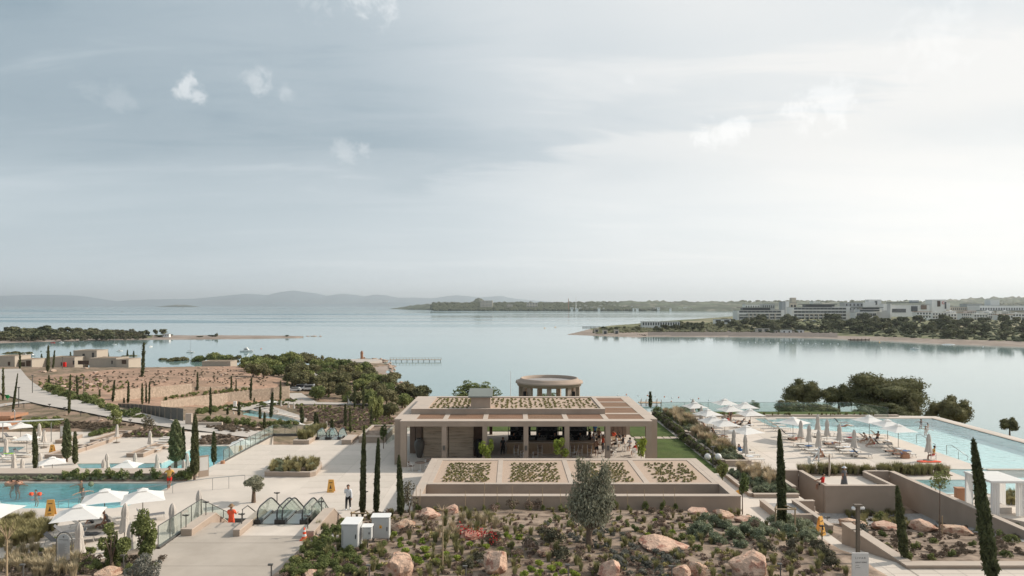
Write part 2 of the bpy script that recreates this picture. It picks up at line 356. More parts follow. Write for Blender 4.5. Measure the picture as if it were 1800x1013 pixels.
def pool_mat(name, absorb, dens):
    m = bpy.data.materials.new(name); m.use_nodes = True; t = m.node_tree; t.nodes.clear()
    tc = N(t,'ShaderNodeTexCoord')
    n = N(t,'ShaderNodeTexNoise', i_Scale=1.3, i_Detail=4.0, i_Distortion=0.6); t.links.new(tc.outputs['Object'], n.inputs['Vector'])
    bp = N(t,'ShaderNodeBump'); bp.inputs['Strength'].default_value = 0.9; bp.inputs['Distance'].default_value = 0.10; t.links.new(n.outputs[0], bp.inputs['Height'])
    tr = N(t,'ShaderNodeBsdfTransparent')
    gl = N(t,'ShaderNodeBsdfGlossy'); gl.inputs['Roughness'].default_value = 0.06; t.links.new(bp.outputs[0], gl.inputs['Normal'])
    fr = schlick(t,0.02, bp.outputs[0])
    b = N(t,'ShaderNodeMixShader'); t.links.new(fr, b.inputs[0]); t.links.new(tr.outputs[0], b.inputs[1]); t.links.new(gl.outputs[0], b.inputs[2])
    va = N(t,'ShaderNodeVolumeAbsorption'); va.inputs[0].default_value = absorb+(1,); va.inputs['Density'].default_value = dens
    o = N(t,'ShaderNodeOutputMaterial'); t.links.new(b.outputs[0], o.inputs[0]); t.links.new(va.outputs[0], o.inputs['Volume']); MAT[name] = m
pool_mat('pool_water',(0.22,0.88,0.93),0.12)
pool_mat('pool_water_pale',(0.25,0.90,0.93),0.04)
def sea_mat():
    m = bpy.data.materials.new('sea_water'); m.use_nodes = True; t = m.node_tree; b = t.nodes['Principled BSDF']
    tc = N(t,'ShaderNodeTexCoord')
    mp = N(t,'ShaderNodeMapping'); mp.inputs['Scale'].default_value = (0.00045,0.0026,1); t.links.new(tc.outputs['Object'], mp.inputs[0])
    st = N(t,'ShaderNodeTexNoise', i_Scale=1.0, i_Detail=4.0, i_Distortion=0.25); t.links.new(mp.outputs[0], st.inputs['Vector'])
    wind = ramp(t, st.outputs[0],[(0.49,0.0),(0.58,1.0)],'EASE')
    sxy = N(t,'ShaderNodeSeparateXYZ'); t.links.new(tc.outputs['Object'], sxy.inputs[0])
    far = ramp(t, math_(t,'DIVIDE', sxy.outputs[1],4000.0),[(0.20,0.12),(0.34,1.0)],'EASE'); lee = ramp(t, math_(t,'DIVIDE', math_(t,'ADD', sxy.outputs[0],3000.0),6000.0),[(0.38,1.0),(0.60,0.25)],'EASE')
    wind = math_(t,'MULTIPLY', wind, math_(t,'MULTIPLY', far, lee))
    w1 = N(t,'ShaderNodeTexNoise', i_Scale=0.9, i_Detail=5.0, i_Roughness=0.6); t.links.new(tc.outputs['Object'], w1.inputs['Vector'])
    mp2 = N(t,'ShaderNodeMapping'); mp2.inputs['Scale'].default_value = (0.05,0.16,1); t.links.new(tc.outputs['Object'], mp2.inputs[0])
    w2 = N(t,'ShaderNodeTexNoise', i_Scale=1.0, i_Detail=4.0); t.links.new(mp2.outputs[0], w2.inputs['Vector'])
    h = math_(t,'ADD', math_(t,'MULTIPLY', w1.outputs[0],0.10), math_(t,'MULTIPLY', w2.outputs[0],0.5))
    bp = N(t,'ShaderNodeBump'); bp.inputs['Distance'].default_value = 0.12; t.links.new(h, bp.inputs['Height'])
    t.links.new(math_(t,'MULTIPLY_ADD', wind,0.40,0.19), bp.inputs['Strength']); t.links.new(bp.outputs[0], b.inputs['Normal'])
    t.links.new(math_(t,'MULTIPLY_ADD', wind,0.22,0.07), b.inputs['Roughness'])
    t.links.new(mixc(t, wind,(0.20,0.305,0.30),(0.075,0.165,0.205)), b.inputs['Base Color'])
    b.inputs['IOR'].default_value = 1.42; b.inputs['Specular IOR Level'].default_value = 0.6
    MAT['sea_water'] = m
sea_mat()

# crowns: many small leaf faces spread through lobes, around an uneven inner mass
def leaves_mesh(name, C, size, mat, flat=0.0, elong=1.0, core=None, outward=None):
    C = np.asarray(C, float); n = len(C)
    a = NR.normal(size=(n,3)); a[:,2] *= (1-flat*0.8)
    if elong != 1.0: a[:,2] = np.abs(a[:,2])*elong+0.3
    a /= np.linalg.norm(a, axis=1)[:, None]
    b = NR.normal(size=(n,3)); b -= a*np.sum(a*b, axis=1)[:, None]; b /= np.linalg.norm(b, axis=1)[:, None]
    s = size*NR.uniform(0.6,1.35, n)[:, None]; e = elong if elong > 1 else 1.5
    V = np.stack([C-a*s*e*0.5, C+b*s*0.42, C+a*s*e*0.5, C-b*s*0.42],1).reshape(-1,3)
    verts = V; faces = np.arange(4*n).reshape(n,4)
    me = bpy.data.meshes.new(name)
    cv, cf = [],[]
    if core is not None: cv, cf = core
    allv = np.vstack([verts, np.asarray(cv, float).reshape(-1,3)]) if len(cv) else verts
    me.from_pydata(allv.tolist(),[], faces.tolist()+[tuple(i+4*n for i in f) for f in cf])
    me.materials.append(MAT[mat]); me.update(); return me
def ico(sub=2):
    bm = bmesh.new(); bmesh.ops.create_icosphere(bm, subdivisions=sub, radius=1)
    v = np.array([q.co[:] for q in bm.verts]); f = [tuple(q.index for q in p.verts) for p in bm.faces]; bm.free(); return v, f
ICO2, ICO1, ICO3 = ico(2), ico(1), ico(3)
def crown(name, mat, rx, ry, rz, cz, lobes, nleaf, size, seed=0, low=-0.5, lobe_r=(0.32,0.5), core=0.78, flat=0.2):
    rs = np.random.RandomState(seed); L = []
    while len(L) < lobes:
        p = rs.normal(size=3); p /= np.linalg.norm(p); p *= rs.uniform(0.35,0.78)
        if p[2] > low: L.append((p, rs.uniform(*lobe_r)))
    pts = []; S = np.array([rx, ry, rz]); w = np.array([r*r for _, r in L]); w /= w.sum(); cv, cf = [],[]
    for (p, r), k in zip(L, w):
        n = max(6, int(nleaf*k)); d = rs.normal(size=(n,3)); d /= np.linalg.norm(d, axis=1)[:, None]
        rad = r*rs.uniform(0.80,1.12, n)[:, None]*(1+0.14*np.sin(5*d[:,:1]+3*d[:,2:]*2+seed))
        pts.append((p+d*rad)*S)
        if core:
            b = len(cv); v = ICO1[0]*(r*core*(1+0.2*rs.uniform(-1,1,(len(ICO1[0]),1))))+p
            cv += (v*S).tolist(); cf += [tuple(i+b for i in f) for f in ICO1[1]]
    pts = np.vstack(pts); pts[:,2] += cz
    cv = [(x, y, z+cz) for x, y, z in cv]
    return leaves_mesh(name, pts, size, mat, flat=flat, core=(cv, cf) if core else None)
def limbs(mb, h0, h1, r, n, spread, seed=0, lean=0.0, segs=5):
    rs = random.Random(seed); x = lean
    mb.tube([(lean*t*0.5+0.06*math.sin(4*t+seed)*spread*0.3,0.05*math.cos(5*t+seed)*spread*0.3, h0*t) for t in [i/segs for i in range(segs+1)]],[r*(1.25-0.5*i/segs) for i in range(segs+1)],8)
    top = Vector((lean*0.5+0.06*math.sin(4+seed)*spread*0.3,0.05*math.cos(5+seed)*spread*0.3, h0*0.96))
    for k in range(n):
        a = 2*PI*k/n+rs.uniform(-.4,.4); q = spread*rs.uniform(0.6,1); e = top+Vector((math.cos(a)*q, math.sin(a)*q,(h1-h0)*rs.uniform(.5,1)))
        m = (top+e)/2+Vector((rs.uniform(-.1,.1), rs.uniform(-.1,.1),.12))*spread
        mb.tube([top, m, e],[r*.6, r*.4, r*.15],6)
    return mb
def link_mesh(name, me, parent=None):
    o = bpy.data.objects.new(name, me); put(o)
    if parent is not None: o.parent = parent
    return o
# ================================================================ ground levels
ZP, ZL, ZB = 20.3,22.4,15.5          # plaza, near landing, lower left deck
CP = []
def cpx(*a):
    for px, py, z in a: CP.append(P(px, py, z))
def cpw(*a): CP.extend(a)
# planted bed in the foreground
for x, dz in ((-14,0),(-8,0),(-2,0),(5,0),(11,0),(15.2,-0.1)):
    cpw((x,26,23.0+dz),(x,30,22.85+dz),(x,34,22.6+dz),(x,38,22.25+dz),(x,42,21.75+dz),(x,45.5,21.15+dz))
cpw((-9.2,44,21.1),(-9.5,47.5,20.3),(-7.4,46.4,20.9),(-10,40,22.0))
cpw((17.4,45,20.7),(17.4,41,21.3),(17.4,36.5,22.0),(17.4,31,22.4))
# bottom left bed
cpw((-19.5,33,22.5),(-24,33.5,22.3),(-28,34,22.0),(-22,29,22.8),(-30,37.5,20.6),(-36,40,20.4),(-19.2,36.5,22.2),(-45,42,20.4),(-34,34,21.6),(-24,37,20.5))
# sunken garden on the right
for x in (22.8,27,31.8): cpw((x,36.5,21.4),(x,41,20.7),(x,46,19.7),(x,52,18.75))
cpw((20.6,38,21.2),(36,44,19.8),(34,36,21),(45,40,20))
# behind the terraces the land falls to the sea
cpw((-15,92,12),(-15,110,9.5),(-15,130,8.2),(-22,85,13.5),(-24,100,12),(0,100,17),(0,112,11),(0,150,3),(0,175,0),(0,215,-2.5),(20,100,16.5),(20,150,4),(20,180,-1),(20,230,-3),
    (50,97,15.5),(50,125,8),(50,155,0.5),(55,200,-3),(75,90,14.5),(78,110,9),(90,130,0),(90,180,-3),(62,70,17.5),(66,84,17.0),(66,50,18),(90,60,16),(110,90,5),(140,80,1),(150,120,-3),(220,120,-3),(200,60,2),
    (-10,150,6),(-20,180,3),(-15,210,-1),(-10,230,-3),(0,300,-4),(60,300,-4),(200,300,-4))
# lower pools and the slope beyond them
cpx((430,722,5),(470,735,5.2),(530,740,5),(580,755,5),(560,712,5.2),(620,712,5),(685,718,4.6),(620,740,6.3),(660,755,7.5),(690,750,6.2),(480,712,5.3),(520,705,5.4),(540,690,6),(400,716,6.0))
# path band and hillside on the left
cpx((300,745,15.5),(250,740,15.5),(370,762,15.4),(440,760,15.0),(470,752,14.3),(200,735,15.8),(150,720,15.6),(100,705,15.2),(60,695,14.6),(20,680,14.2),(40,660,13),(20,648,12.4),(100,735,15.9),(40,745,15.6),(160,745,15.7),(0,715,15.4),
    (380,735,13.4),(440,735,11),(480,742,11))
cpx((0,645,12.2),(120,648,12),(200,655,12),(250,660,12),(330,655,11),(430,645,9.5),(100,675,13.2),(150,690,13.4),(200,680,12.8),(300,672,12),(380,675,10.5),(440,670,9.5),(480,668,9))
cpx((340,712,9.0),(400,705,7.3),(470,700,6.4))
cpx((480,692,6.5),(550,680,6.2),(520,655,6),(600,668,4.5),(650,690,4.2),(700,700,2.6),(745,706,1.4),(690,672,1.6),(620,652,2.2),(600,640,1.7),(640,630,1.3),(685,640,1.2),(660,655,2.0),(560,650,3.5),
    (450,640,7),(705,630,-1.2),(640,622,-1.2),(560,628,-1.4),(705,660,-1.2),(745,680,-1.2),(775,700,-1.2),(810,712,-1.2),(500,632,-0.5))
cpw((-330,300,4),(-300,360,-1.5),(-200,380,-1.5),(-120,420,-1.5),(-90,470,-3),(-40,480,-3),(-250,430,-3),(-400,430,-3),(-160,330,2),(-230,320,4),(-420,330,2),(-420,250,10),(-330,220,12),(-200,150,14),(-120,80,14),(-80,45,19),(-60,36,20),(-260,520,-3),(0,520,-3),(-50,560,-3),(-400,560,-3),(-50,330,-3),(-60,400,-3))
CPA = np.array(CP); _q = np.array([1/60.0]*2)
def _K(a, b): return np.sqrt(((a[:, None,:]-b[None,:,:])**2).sum(-1)+0.1)
_wx = lambda xy: np.stack([xy[:,0], xy[:,1]],1)
_n = len(CPA); _A = np.zeros((_n+1, _n+1)); _A[:_n,:_n] = _K(_wx(CPA), _wx(CPA))+np.eye(_n)*0.15; _A[:_n, _n] = 1; _A[_n,:_n] = 1
_sol = np.linalg.solve(_A, np.append(CPA[:,2],0))
def tps(X, Y):
    xy = np.stack([np.ravel(X), np.ravel(Y)],1); out = np.empty(len(xy))
    for i in range(0, len(xy),4000): out[i:i+4000] = _K(_wx(xy[i:i+4000]), _wx(CPA)) @ _sol[:_n] + _sol[_n]
    return np.clip(out,-4,23.2).reshape(np.shape(X))
def inside(poly, X, Y):
    r = np.zeros(np.shape(X), bool); n = len(poly)
    for i in range(n):
        x0, y0 = poly[i][:2]; x1, y1 = poly[(i+1) % n][:2]
        c = (y0 > Y) != (y1 > Y)
        with np.errstate(divide='ignore', invalid='ignore'): r ^= c & (X < (x1-x0)*(Y-y0)/(y1-y0+1e-12)+x0)
    return r
def grow(poly, d):
    c = np.mean([p[:2] for p in poly], axis=0); return [(p[0]+np.sign(p[0]-c[0])*d, p[1]+np.sign(p[1]-c[1])*d) for p in poly]
XW = -27.1                               # west edge of the plaza
PLAZA = [(-62,59.6),(-62,44.5),(-36.8,44.2),(-32.8,41.6),(-28.4,38.2),(-26,36.4),(-18.35,36.4),(-18.35,42.8),(-10.3,42.8),(-10.3,47.6),(-6.9,48.4),(-6.9,50),(15.8,50),(15.8,42),(20.4,42),(20.4,49.85),(22.15,49.85),(22.15,59),
         (24.85,59),(24.85,54.2),(30.2,54.2),(30.2,58.6),(32.6,58.6),(32.6,49),(36,45),(62,45),(62,58),(56.2,62),(56.2,90.5),(18,94.5),(-10,94.5),(-10,82),(-16.8,82),(-16.8,72),(XW,72),(XW,77.5),(XW-.35,77.5),(XW-.35,59.6)]
# holes cut through the plaza for the two pools
POOL_L = [(-70,56.9),(P(318,846, ZP)[0],56.6), P(226,889, ZP)[:2], P(200,893.5, ZP)[:2],(-70,49.4)]
POOL_LH = [(-61.9,56.9)]+[tuple(p[:2]) for p in POOL_L[1:4]]+[(-61.9,49.4)]
POOL_R = [(31.5,88.7),(54.6,88.7),(54.6,53.2),(32.9,53.2),(32.9,57.6),(38.8,57.6),(38.8,61.3),(42.6,61.3),(42.6,77),(36.2,80.6),(31.5,82.6)]
DECK_B = [(-125,104.5),(-125,62),(-62.3,62),(-62.3,60),(XW-.4,60),(XW-.4,78), P(480,771, ZB)[:2], P(400,775, ZB)[:2], P(365,758.5, ZB)[:2]]
DECK_B = [tuple(p[:2]) for p in DECK_B]
POOL_2 = [P(345,784, ZB)[:2], P(402,784, ZB)[:2],(XW-1.0,74.5),(XW-1.0,66.5), P(140,822, ZB)[:2], P(135,815, ZB)[:2], P(283,814, ZB)[:2]]
POOL_3 = [P(-60,785, ZB)[:2], P(45,785.5, ZB)[:2], P(27,795, ZB)[:2], P(0,803, ZB)[:2], P(-60,803, ZB)[:2]]
ZD = 5.1
POOL_4 = [tuple(P(a, b, ZD)[:2]) for a, b in ((424,724),(436,720.5),(462,725.5),(500,732),(530,739.5),(529,744),(505,742),(470,737),(424,735))]
POOL_5 = [tuple(P(a, b, ZD)[:2]) for a, b in ((512,757),(530,749.5),(549,745.5),(582,751),(584,763),(550,765),(515,764))]
LANDING = [tuple(p[:2]) for p in (P(325,927, ZL), P(541,927, ZL), P(545,952, ZL), P(478,1015, ZL), P(420,1070, ZL), P(150,1070, ZL), P(246,1015, ZL), P(283,966, ZL))]
LANDING = [(-18.2,38.8),(-10.6,38.8),(-10.6,36.6), LANDING[3], LANDING[4], LANDING[5], LANDING[6],(-18.9,35.3),(-18.2,35.3)]
RAMP = [(18.0,42.0),(20.2,42.0),(20.2,36.0),(20.2,30),(36,29),(36,35.3),(60,35.3),(60,24),(18.0,24)]
ZR = 21.5
def ramp_z(x, y): return min(ZR, ZP+0.05+max(0,(42-y))/6.2*1.15)
FLATS = [(PLAZA, lambda X, Y: ZP-0.25),(DECK_B, lambda X, Y: ZB-0.25),(LANDING, lambda X, Y: ZL-0.2),
         ([(17.9,42.1),(20.5,42.1),(20.5,35.4),(62,35.4),(62,24),(17.9,24)], lambda X, Y: np.minimum(ZR, ZP+0.05+np.maximum(0,42-Y)/6.2*1.15)-0.25),
         ([(-18.3,43.5),(-18.3,38.7),(-10.4,38.7),(-10.4,43.5)], lambda X, Y: 19.9),([(22.3,59),(24.7,59),(24.7,54),(30.2,54),(30.2,59),(32.5,59),(32.5,50),(22.3,50)], lambda X, Y: 18.5),
         (POOL_L, lambda X, Y: ZP-3.2),(POOL_R, lambda X, Y: ZP-3.2),(POOL_2, lambda X, Y: ZB-2.5),(POOL_3, lambda X, Y: ZB-2.5),(POOL_4, lambda X, Y: ZD-2.2),(POOL_5, lambda X, Y: ZD-2.2)]
def hill_noise(X, Y):
    return 0.10*np.sin(X*0.9+np.sin(Y*0.7)*2)*np.cos(Y*0.8+X*0.2)+0.06*np.sin(X*2.3+Y*1.1)*np.sin(Y*2.6-X*0.7)
_gx = np.arange(-460,245,1.5); _gy = np.concatenate([np.arange(20,130,.75), np.arange(130,566,1.5)]); _GX, _GY = np.meshgrid(_gx, _gy); _GZ = tps(_GX, _GY)
def tps_fast(X, Y):      # bilinear look-up in a precomputed sheet
    fx = np.clip((X-_gx[0])/1.5,0, len(_gx)-1.001); fy = np.interp(Y, _gy, np.arange(len(_gy))); fy = np.clip(fy,0, len(_gy)-1.001)
    i = fx.astype(int); j = fy.astype(int); u = fx-i; v = fy-j
    return (_GZ[j, i]*(1-u)+_GZ[j, i+1]*u)*(1-v)+(_GZ[j+1, i]*(1-u)+_GZ[j+1, i+1]*u)*v
def hgt(X, Y):
    X = np.asarray(X, float); Y = np.asarray(Y, float)
    Z = tps_fast(X, Y)+hill_noise(X, Y)*np.where(Y > 60,1.2,0.6)
    for poly, fn in FLATS:
        m = inside(poly, X, Y); z = np.broadcast_to(fn(X, Y), Z.shape); Z = np.where(m, z, Z)
    return Z
def top_z(X, Y):        # as hgt, but the walkable top of slabs
    X = np.asarray(X, float); Y = np.asarray(Y, float); Z = hgt(X, Y)
    for poly, z in ((PLAZA, ZP+.006),(DECK_B, ZB),(LANDING, ZL)): Z = np.where(inside(poly, X, Y), z, Z)
    for poly, z in ((POOL_L, ZP-.12),(POOL_R, ZP-.04),(POOL_2, ZB-.1),(POOL_3, ZB-.1),(POOL_4, ZD-.1),(POOL_5, ZD-.1)): Z = np.where(inside(poly, X, Y), z, Z)
    return Z
_D = np.concatenate([np.arange(22,120,0.12), np.arange(120,560,0.5)])
def G(px, py):          # the first ground point under a pixel
    X = (px-CX)/F*_D; zr = HC-(py-HY)*_D/F; h = top_z(X, _D); k = np.argmax(h >= zr)
    if not (h >= zr).any(): k = np.argmin(np.abs(zr))
    return (float(X[k]), float(_D[k]), float(h[k]))
def gz(x, y): return float(top_z(np.array([x]), np.array([y]))[0])

# ================================================================ terrain, sea, far land
def grid_mesh(xs, ys, fz, name, mat, kind='structure', keep=None, smooth=True):
    X, Y = np.meshgrid(xs, ys); Z = fz(X, Y); nx, ny = len(xs), len(ys)
    V = np.stack([X, Y, Z],-1).reshape(-1,3)
    i = np.arange(nx*ny).reshape(ny, nx); Fc = np.stack([i[:-1,:-1], i[:-1,1:], i[1:,1:], i[1:,:-1]],-1).reshape(-1,4)
    if keep is not None: m = keep(V[Fc].mean(1)); Fc = Fc[m]
    me = bpy.data.meshes.new(name); me.from_pydata(V.tolist(),[], Fc.tolist())
    for k in (mat if isinstance(mat, list) else [mat]): me.materials.append(MAT[k])
    me.polygons.foreach_set('use_smooth',[smooth]*len(me.polygons)); me.update()
    return tag(put(bpy.data.objects.new(name, me)), kind=kind), V[Fc].mean(1)
ys = [22.0]
while ys[-1] < 560: ys.append(ys[-1]+max(0.33, ys[-1]*0.0075))
xs = [0.0]
while xs[-1] < 420: xs.append(xs[-1]+max(0.4, xs[-1]*0.013))
xs = np.array([-x for x in xs[:0:-1]]+[x for x in xs if x < 240])
ground, gc = grid_mesh(xs, np.array(ys), hgt,'ground',['soil','scrub','hill_soil','meadow','beach'])
HILLPOLY = [tuple(p[:2]) for p in (P(60,668,12.5), P(200,650,11.5), P(330,640,11), P(440,640,9.5), P(500,668,8.5), P(500,690,8), P(335,705,11), P(200,718,14), P(75,690,13.5))]
mi = np.full(len(gc),1); mi[gc[:,1] < 60] = 0; mi[inside(HILLPOLY, gc[:,0], gc[:,1])] = 2; mi[gc[:,2] < 0.9] = 4
mi[(gc[:,1] > 92) & (gc[:,0] > -10)] = 3
ground.data.polygons.foreach_set('material_index', mi.astype(int).tolist()); ground.data.update()

# the sea: one sheet to the horizon, with the bay cut around nothing - the land stands through it
mb = MB(); E = 48000
mb.add([(-E,60,0),(E,60,0),(E,47000,0),(-E,47000,0)],[(0,1,2,3)]); struct(mb,'sea_water','sea_water')
mb = MB(); mb.add([(-E,-300,-5),(E,-300,-5),(E,47000,-5),(-E,47000,-5)],[(0,1,2,3)]); struct(mb,'seabed','beach')

def shore_strip(name, cols, prof, mats, kind='structure', n_between=1, jitter=0.0, seed=3):
    # cols: (x, y_near, y_far); prof: (t 0..1 across, z, material)
    rs = np.random.RandomState(seed); out = []
    for a, b in zip(cols[:-1], cols[1:]):
        for k in range(n_between): out.append([a[j]+(b[j]-a[j])*k/n_between for j in range(4)])
    out.append(list(cols[-1])); V = []; m = len(prof)
    for c in out:
        for i,(t, z, _) in enumerate(prof):
            jx = rs.uniform(-1,1)*jitter*(0.3+t); V.append((c[0]+(c[1]-c[0])*t, c[2]+(c[3]-c[2])*t+jx, z*(1+0.10*rs.uniform(-1,1)) if 0 < i else z))
    Fc = []; ms = []
    for i in range(len(out)-1):
        for j in range(m-1): a = i*m+j; Fc.append((a, a+m, a+m+1, a+1)); ms.append(prof[j][2])
    me = bpy.data.meshes.new(name); me.from_pydata(V,[], Fc)
    for k in mats: me.materials.append(MAT[k])
    me.polygons.foreach_set('material_index', ms); me.polygons.foreach_set('use_smooth',[True]*len(Fc)); me.update()
    return tag(put(bpy.data.objects.new(name, me)), kind=kind)
def sea_pt(px, py, z=0.0): return P(px, py, z)
# peninsula on the right: near shore at sea level, plateau behind
SH = [(998,588.8),(1040,590.5),(1075,592),(1120,593.5),(1135,592.3),(1300,592.6),(1380,593.5),(1440,595),(1500,597.5),(1560,600),(1640,604.5),(1720,607.5),(1810,611),(1900,616),(2050,622)]
FS = [(998,588.2),(1040,579),(1075,574.5),(1120,572),(1135,570),(1300,561.5),(1380,558),(1440,556),(1500,554),(1560,553),(1640,552),(1720,551),(1810,550),(1900,549),(2050,548)]
cols = []
for (a, b),(c, d) in zip(SH, FS):
    n = P(a, b,0); f = P(c, d,0); f = (f[0], max(min(f[1],2600), n[1]+4)); f = ((c-CX)/F*f[1], f[1]); cols.append((n[0], f[0], n[1], f[1]))
def pen_h(px, D):
    near = P(px, np.interp(px,[s[0] for s in SH],[s[1] for s in SH]),0)[1]
    far = max(min(P(px, np.interp(px,[s[0] for s in FS],[s[1] for s in FS]),0)[1],2600), near+4)
    d = D-near; e = far-D
    if d < 0 or e < 0: return -1.0
    w = np.interp(px,[998,1030,1140,1200,1320,1500],[0.15,0.35,0.6,0.7,1,1])
    return float(min(np.interp(d,[0,8,14,34,60,180,330,2000],[-.3,.5,1.0,3.2,3.8,8.5,13.2,15])*w, e*0.05+0.2))
A_ = sorted(set(list(np.linspace(998,1130,34))+list(np.linspace(1130,2040,110)))); T_ = [0,.003,.008,.016,.028,.045,.07,.10,.14,.19,.25,.32,.42,.55,.75,1.0]
V = []; Fc = []; ms = []
for a in A_:
    near = P(a, np.interp(a,[s[0] for s in SH],[s[1] for s in SH]),0)[1]; far = max(min(P(a, np.interp(a,[s[0] for s in FS],[s[1] for s in FS]),0)[1],2600), near+4)
    for t in T_:
        D = near+(far-near)*t; D += R.uniform(-1,1)*(1.5 if 0 < t < .1 else 0)
        V.append(((a-CX)/F*D, D, pen_h(a, D)+R.uniform(-.15,.15)))
m = len(T_)
for i in range(len(A_)-1):
    for j in range(m-1):
        k = i*m+j; Fc.append((k, k+m, k+m+1, k+1)); z = (V[k][2]+V[k+1][2]+V[k+m][2])/3; rr = A_[i] < 1470
        ms.append(0 if z < (0.55 if rr else 2.2) else 1 if (z < 4.2 and rr and A_[i] > 1130) else 0 if z < 2.4 else 2)
me = bpy.data.meshes.new('peninsula'); me.from_pydata(V,[], Fc)
for k in ('beach','riprap','meadow'): me.materials.append(MAT[k])
me.polygons.foreach_set('material_index', ms); me.update(); pen = tag(put(bpy.data.objects.new('peninsula_ground', me)), kind='structure')

# low spit across the bay on the left
cols = []
for px, yn, yf in ((-160,609,583),(0,604,583),(60,602,583),(130,600,583.5),(200,598.5,585),(260,597.5,589.5),(300,597.2,590.5),(380,596.5,590.2),(430,595.8,590.6),(480,595,591),(520,594.2,592),(533,593.3,592.8)):
    n = P(px, yn,0); f = P(px, yf,0); cols.append((n[0], f[0], n[1], f[1]))
shore_strip('sand_spit', cols,[(0,-.2,0),(.04,.5,0),(.14,.9,1),(.35,1.1,1),(.7,1.1,1),(.93,.8,0),(1,-.3,0)],['beach','meadow'], n_between=6, jitter=3)
sp = bpy.data.objects['sand_spit']
for p in sp.data.polygons:
    c = p.center
    if c.x/c.y > (265-CX)/F: p.material_index = 0
for px, w in ((541,1.6),(548,1.3),(553,2.2),(563,1.2)):
    b = P(px,591.4,0); mb = MB(); v = ICO1[0]*np.array([w*1.5, w,.8])*(1+.2*NR.uniform(-1,1,(12 if len(ICO1[0]) == 12 else len(ICO1[0]),1))); mb.add(v.tolist(), ICO1[1])
    o = mb.build('sea_rock','rock_far'); o.location = (b[0], b[1],0); tag(o,{541: 'nearest',548: 'second',553: 'third and largest',563: 'farthest'}[px]+' small dark rock off the tip of the sand spit','rock','rocks off the sand spit')
# far coast with its hills
def coast(name, pts, D0f, z_of, seed, mat='coast_land', depth=900, nb=5):
    rs = np.random.RandomState(seed); V = []; Fc = []; T = [0,.02,.1,.22,.4,.6,.8,1]; A = np.arange(pts[0][0], pts[-1][0]+.1, nb)
    for a in A:
        D0 = np.interp(a,[p[0] for p in pts],[p[1] for p in pts]); top = np.interp(a,[p[0] for p in pts],[p[2] for p in pts])
        for t in T:
            D = D0+depth*t; z = top*np.interp(t,[0,.02,.1,.22,.4,.6,.8,1], z_of)*(1+(.12*rs.uniform(-1,1) if t > .02 else 0)); V.append(((a-CX)/F*D, D, z if t > 0 else -1))
    m = len(T)
    for i in range(len(A)-1):
        for j in range(m-1): k = i*m+j; Fc.append((k, k+m, k+m+1, k+1))
    me = bpy.data.meshes.new(name); me.from_pydata(V,[], Fc); me.materials.append(MAT[mat]); me.polygons.foreach_set('use_smooth',[True]*len(Fc)); me.update()
    return tag(put(bpy.data.objects.new(name, me)), kind='structure')
prof = [-0.05,.10,.28,.45,.7,.9,1.0,.7]
coast('far_coast',[(686,6300,.5),(700,6200,12),(725,5600,36),(760,5200,50),(800,4900,42),(840,4700,40),(900,4600,44),(1000,4500,58),(1060,4400,66),(1140,4300,68),(1230,4200,64),(1330,4100,62),(1500,4100,60),(1640,4200,66),(1720,4400,92),(1900,4600,100),(2100,4600,90)], None, prof,5)
coast('headland_hill',[(816,5050,0),(828,5000,48),(836,5000,76),(843,5000,88),(850,5000,74),(866,5000,8)], None,[-.05,.5,.8,1,1,.8,.5,0],6, depth=300, nb=2)
# islets and the mountains far across the sea
coast('far_islet',[(272,15000,0),(290,15000,25),(310,15000,48),(330,15000,40),(352,15000,0)], None,[-.05,.5,.8,1,1,.8,.5,0],8, mat='coast_land', depth=500, nb=4)
def ridge(name, D, pts, depth, seed, amp=.06):
    rs = np.random.RandomState(seed); A = np.arange(pts[0][0], pts[-1][0],5.0); T = [0,.12,.3,.5,.75,1]; V = []; Fc = []
    for a in A:
        y = np.interp(a,[p[0] for p in pts],[p[1] for p in pts]); top = HC+(HY-y)*(D+depth*.5)/F
        for t, k in zip(T,(0,.3,.62,1,.7,0)):
            d = D+depth*t; V.append(((a-CX)/F*(D+depth*.5)+rs.uniform(-60,60), d, top*k*(1+(rs.uniform(-1,1)*amp if k not in (0,1) else rs.uniform(-1,1)*.015))-(5 if k == 0 else 0)))
    m = len(T)
    for i in range(len(A)-1):
        for j in range(m-1): k = i*m+j; Fc.append((k, k+m, k+m+1, k+1))
    me = bpy.data.meshes.new(name); me.from_pydata(V,[], Fc); me.materials.append(MAT['mountain']); me.polygons.foreach_set('use_smooth',[True]*len(Fc)); me.update()
    return tag(put(bpy.data.objects.new(name, me)), kind='structure')
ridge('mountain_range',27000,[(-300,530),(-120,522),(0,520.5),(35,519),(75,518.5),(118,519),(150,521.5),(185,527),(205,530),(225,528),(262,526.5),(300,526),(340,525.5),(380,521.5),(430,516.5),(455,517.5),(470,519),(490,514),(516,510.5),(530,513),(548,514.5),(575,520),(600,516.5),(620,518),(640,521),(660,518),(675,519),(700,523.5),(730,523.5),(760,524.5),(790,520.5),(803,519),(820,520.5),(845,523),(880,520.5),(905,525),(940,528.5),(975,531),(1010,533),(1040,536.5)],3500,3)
ridge('mountain_foothill',22000,[(-300,538),(440,537),(480,533.5),(500,531.5),(520,533),(560,534.5),(620,533.5),(680,531.5),(720,532),(760,534),(800,537)],1500,4)

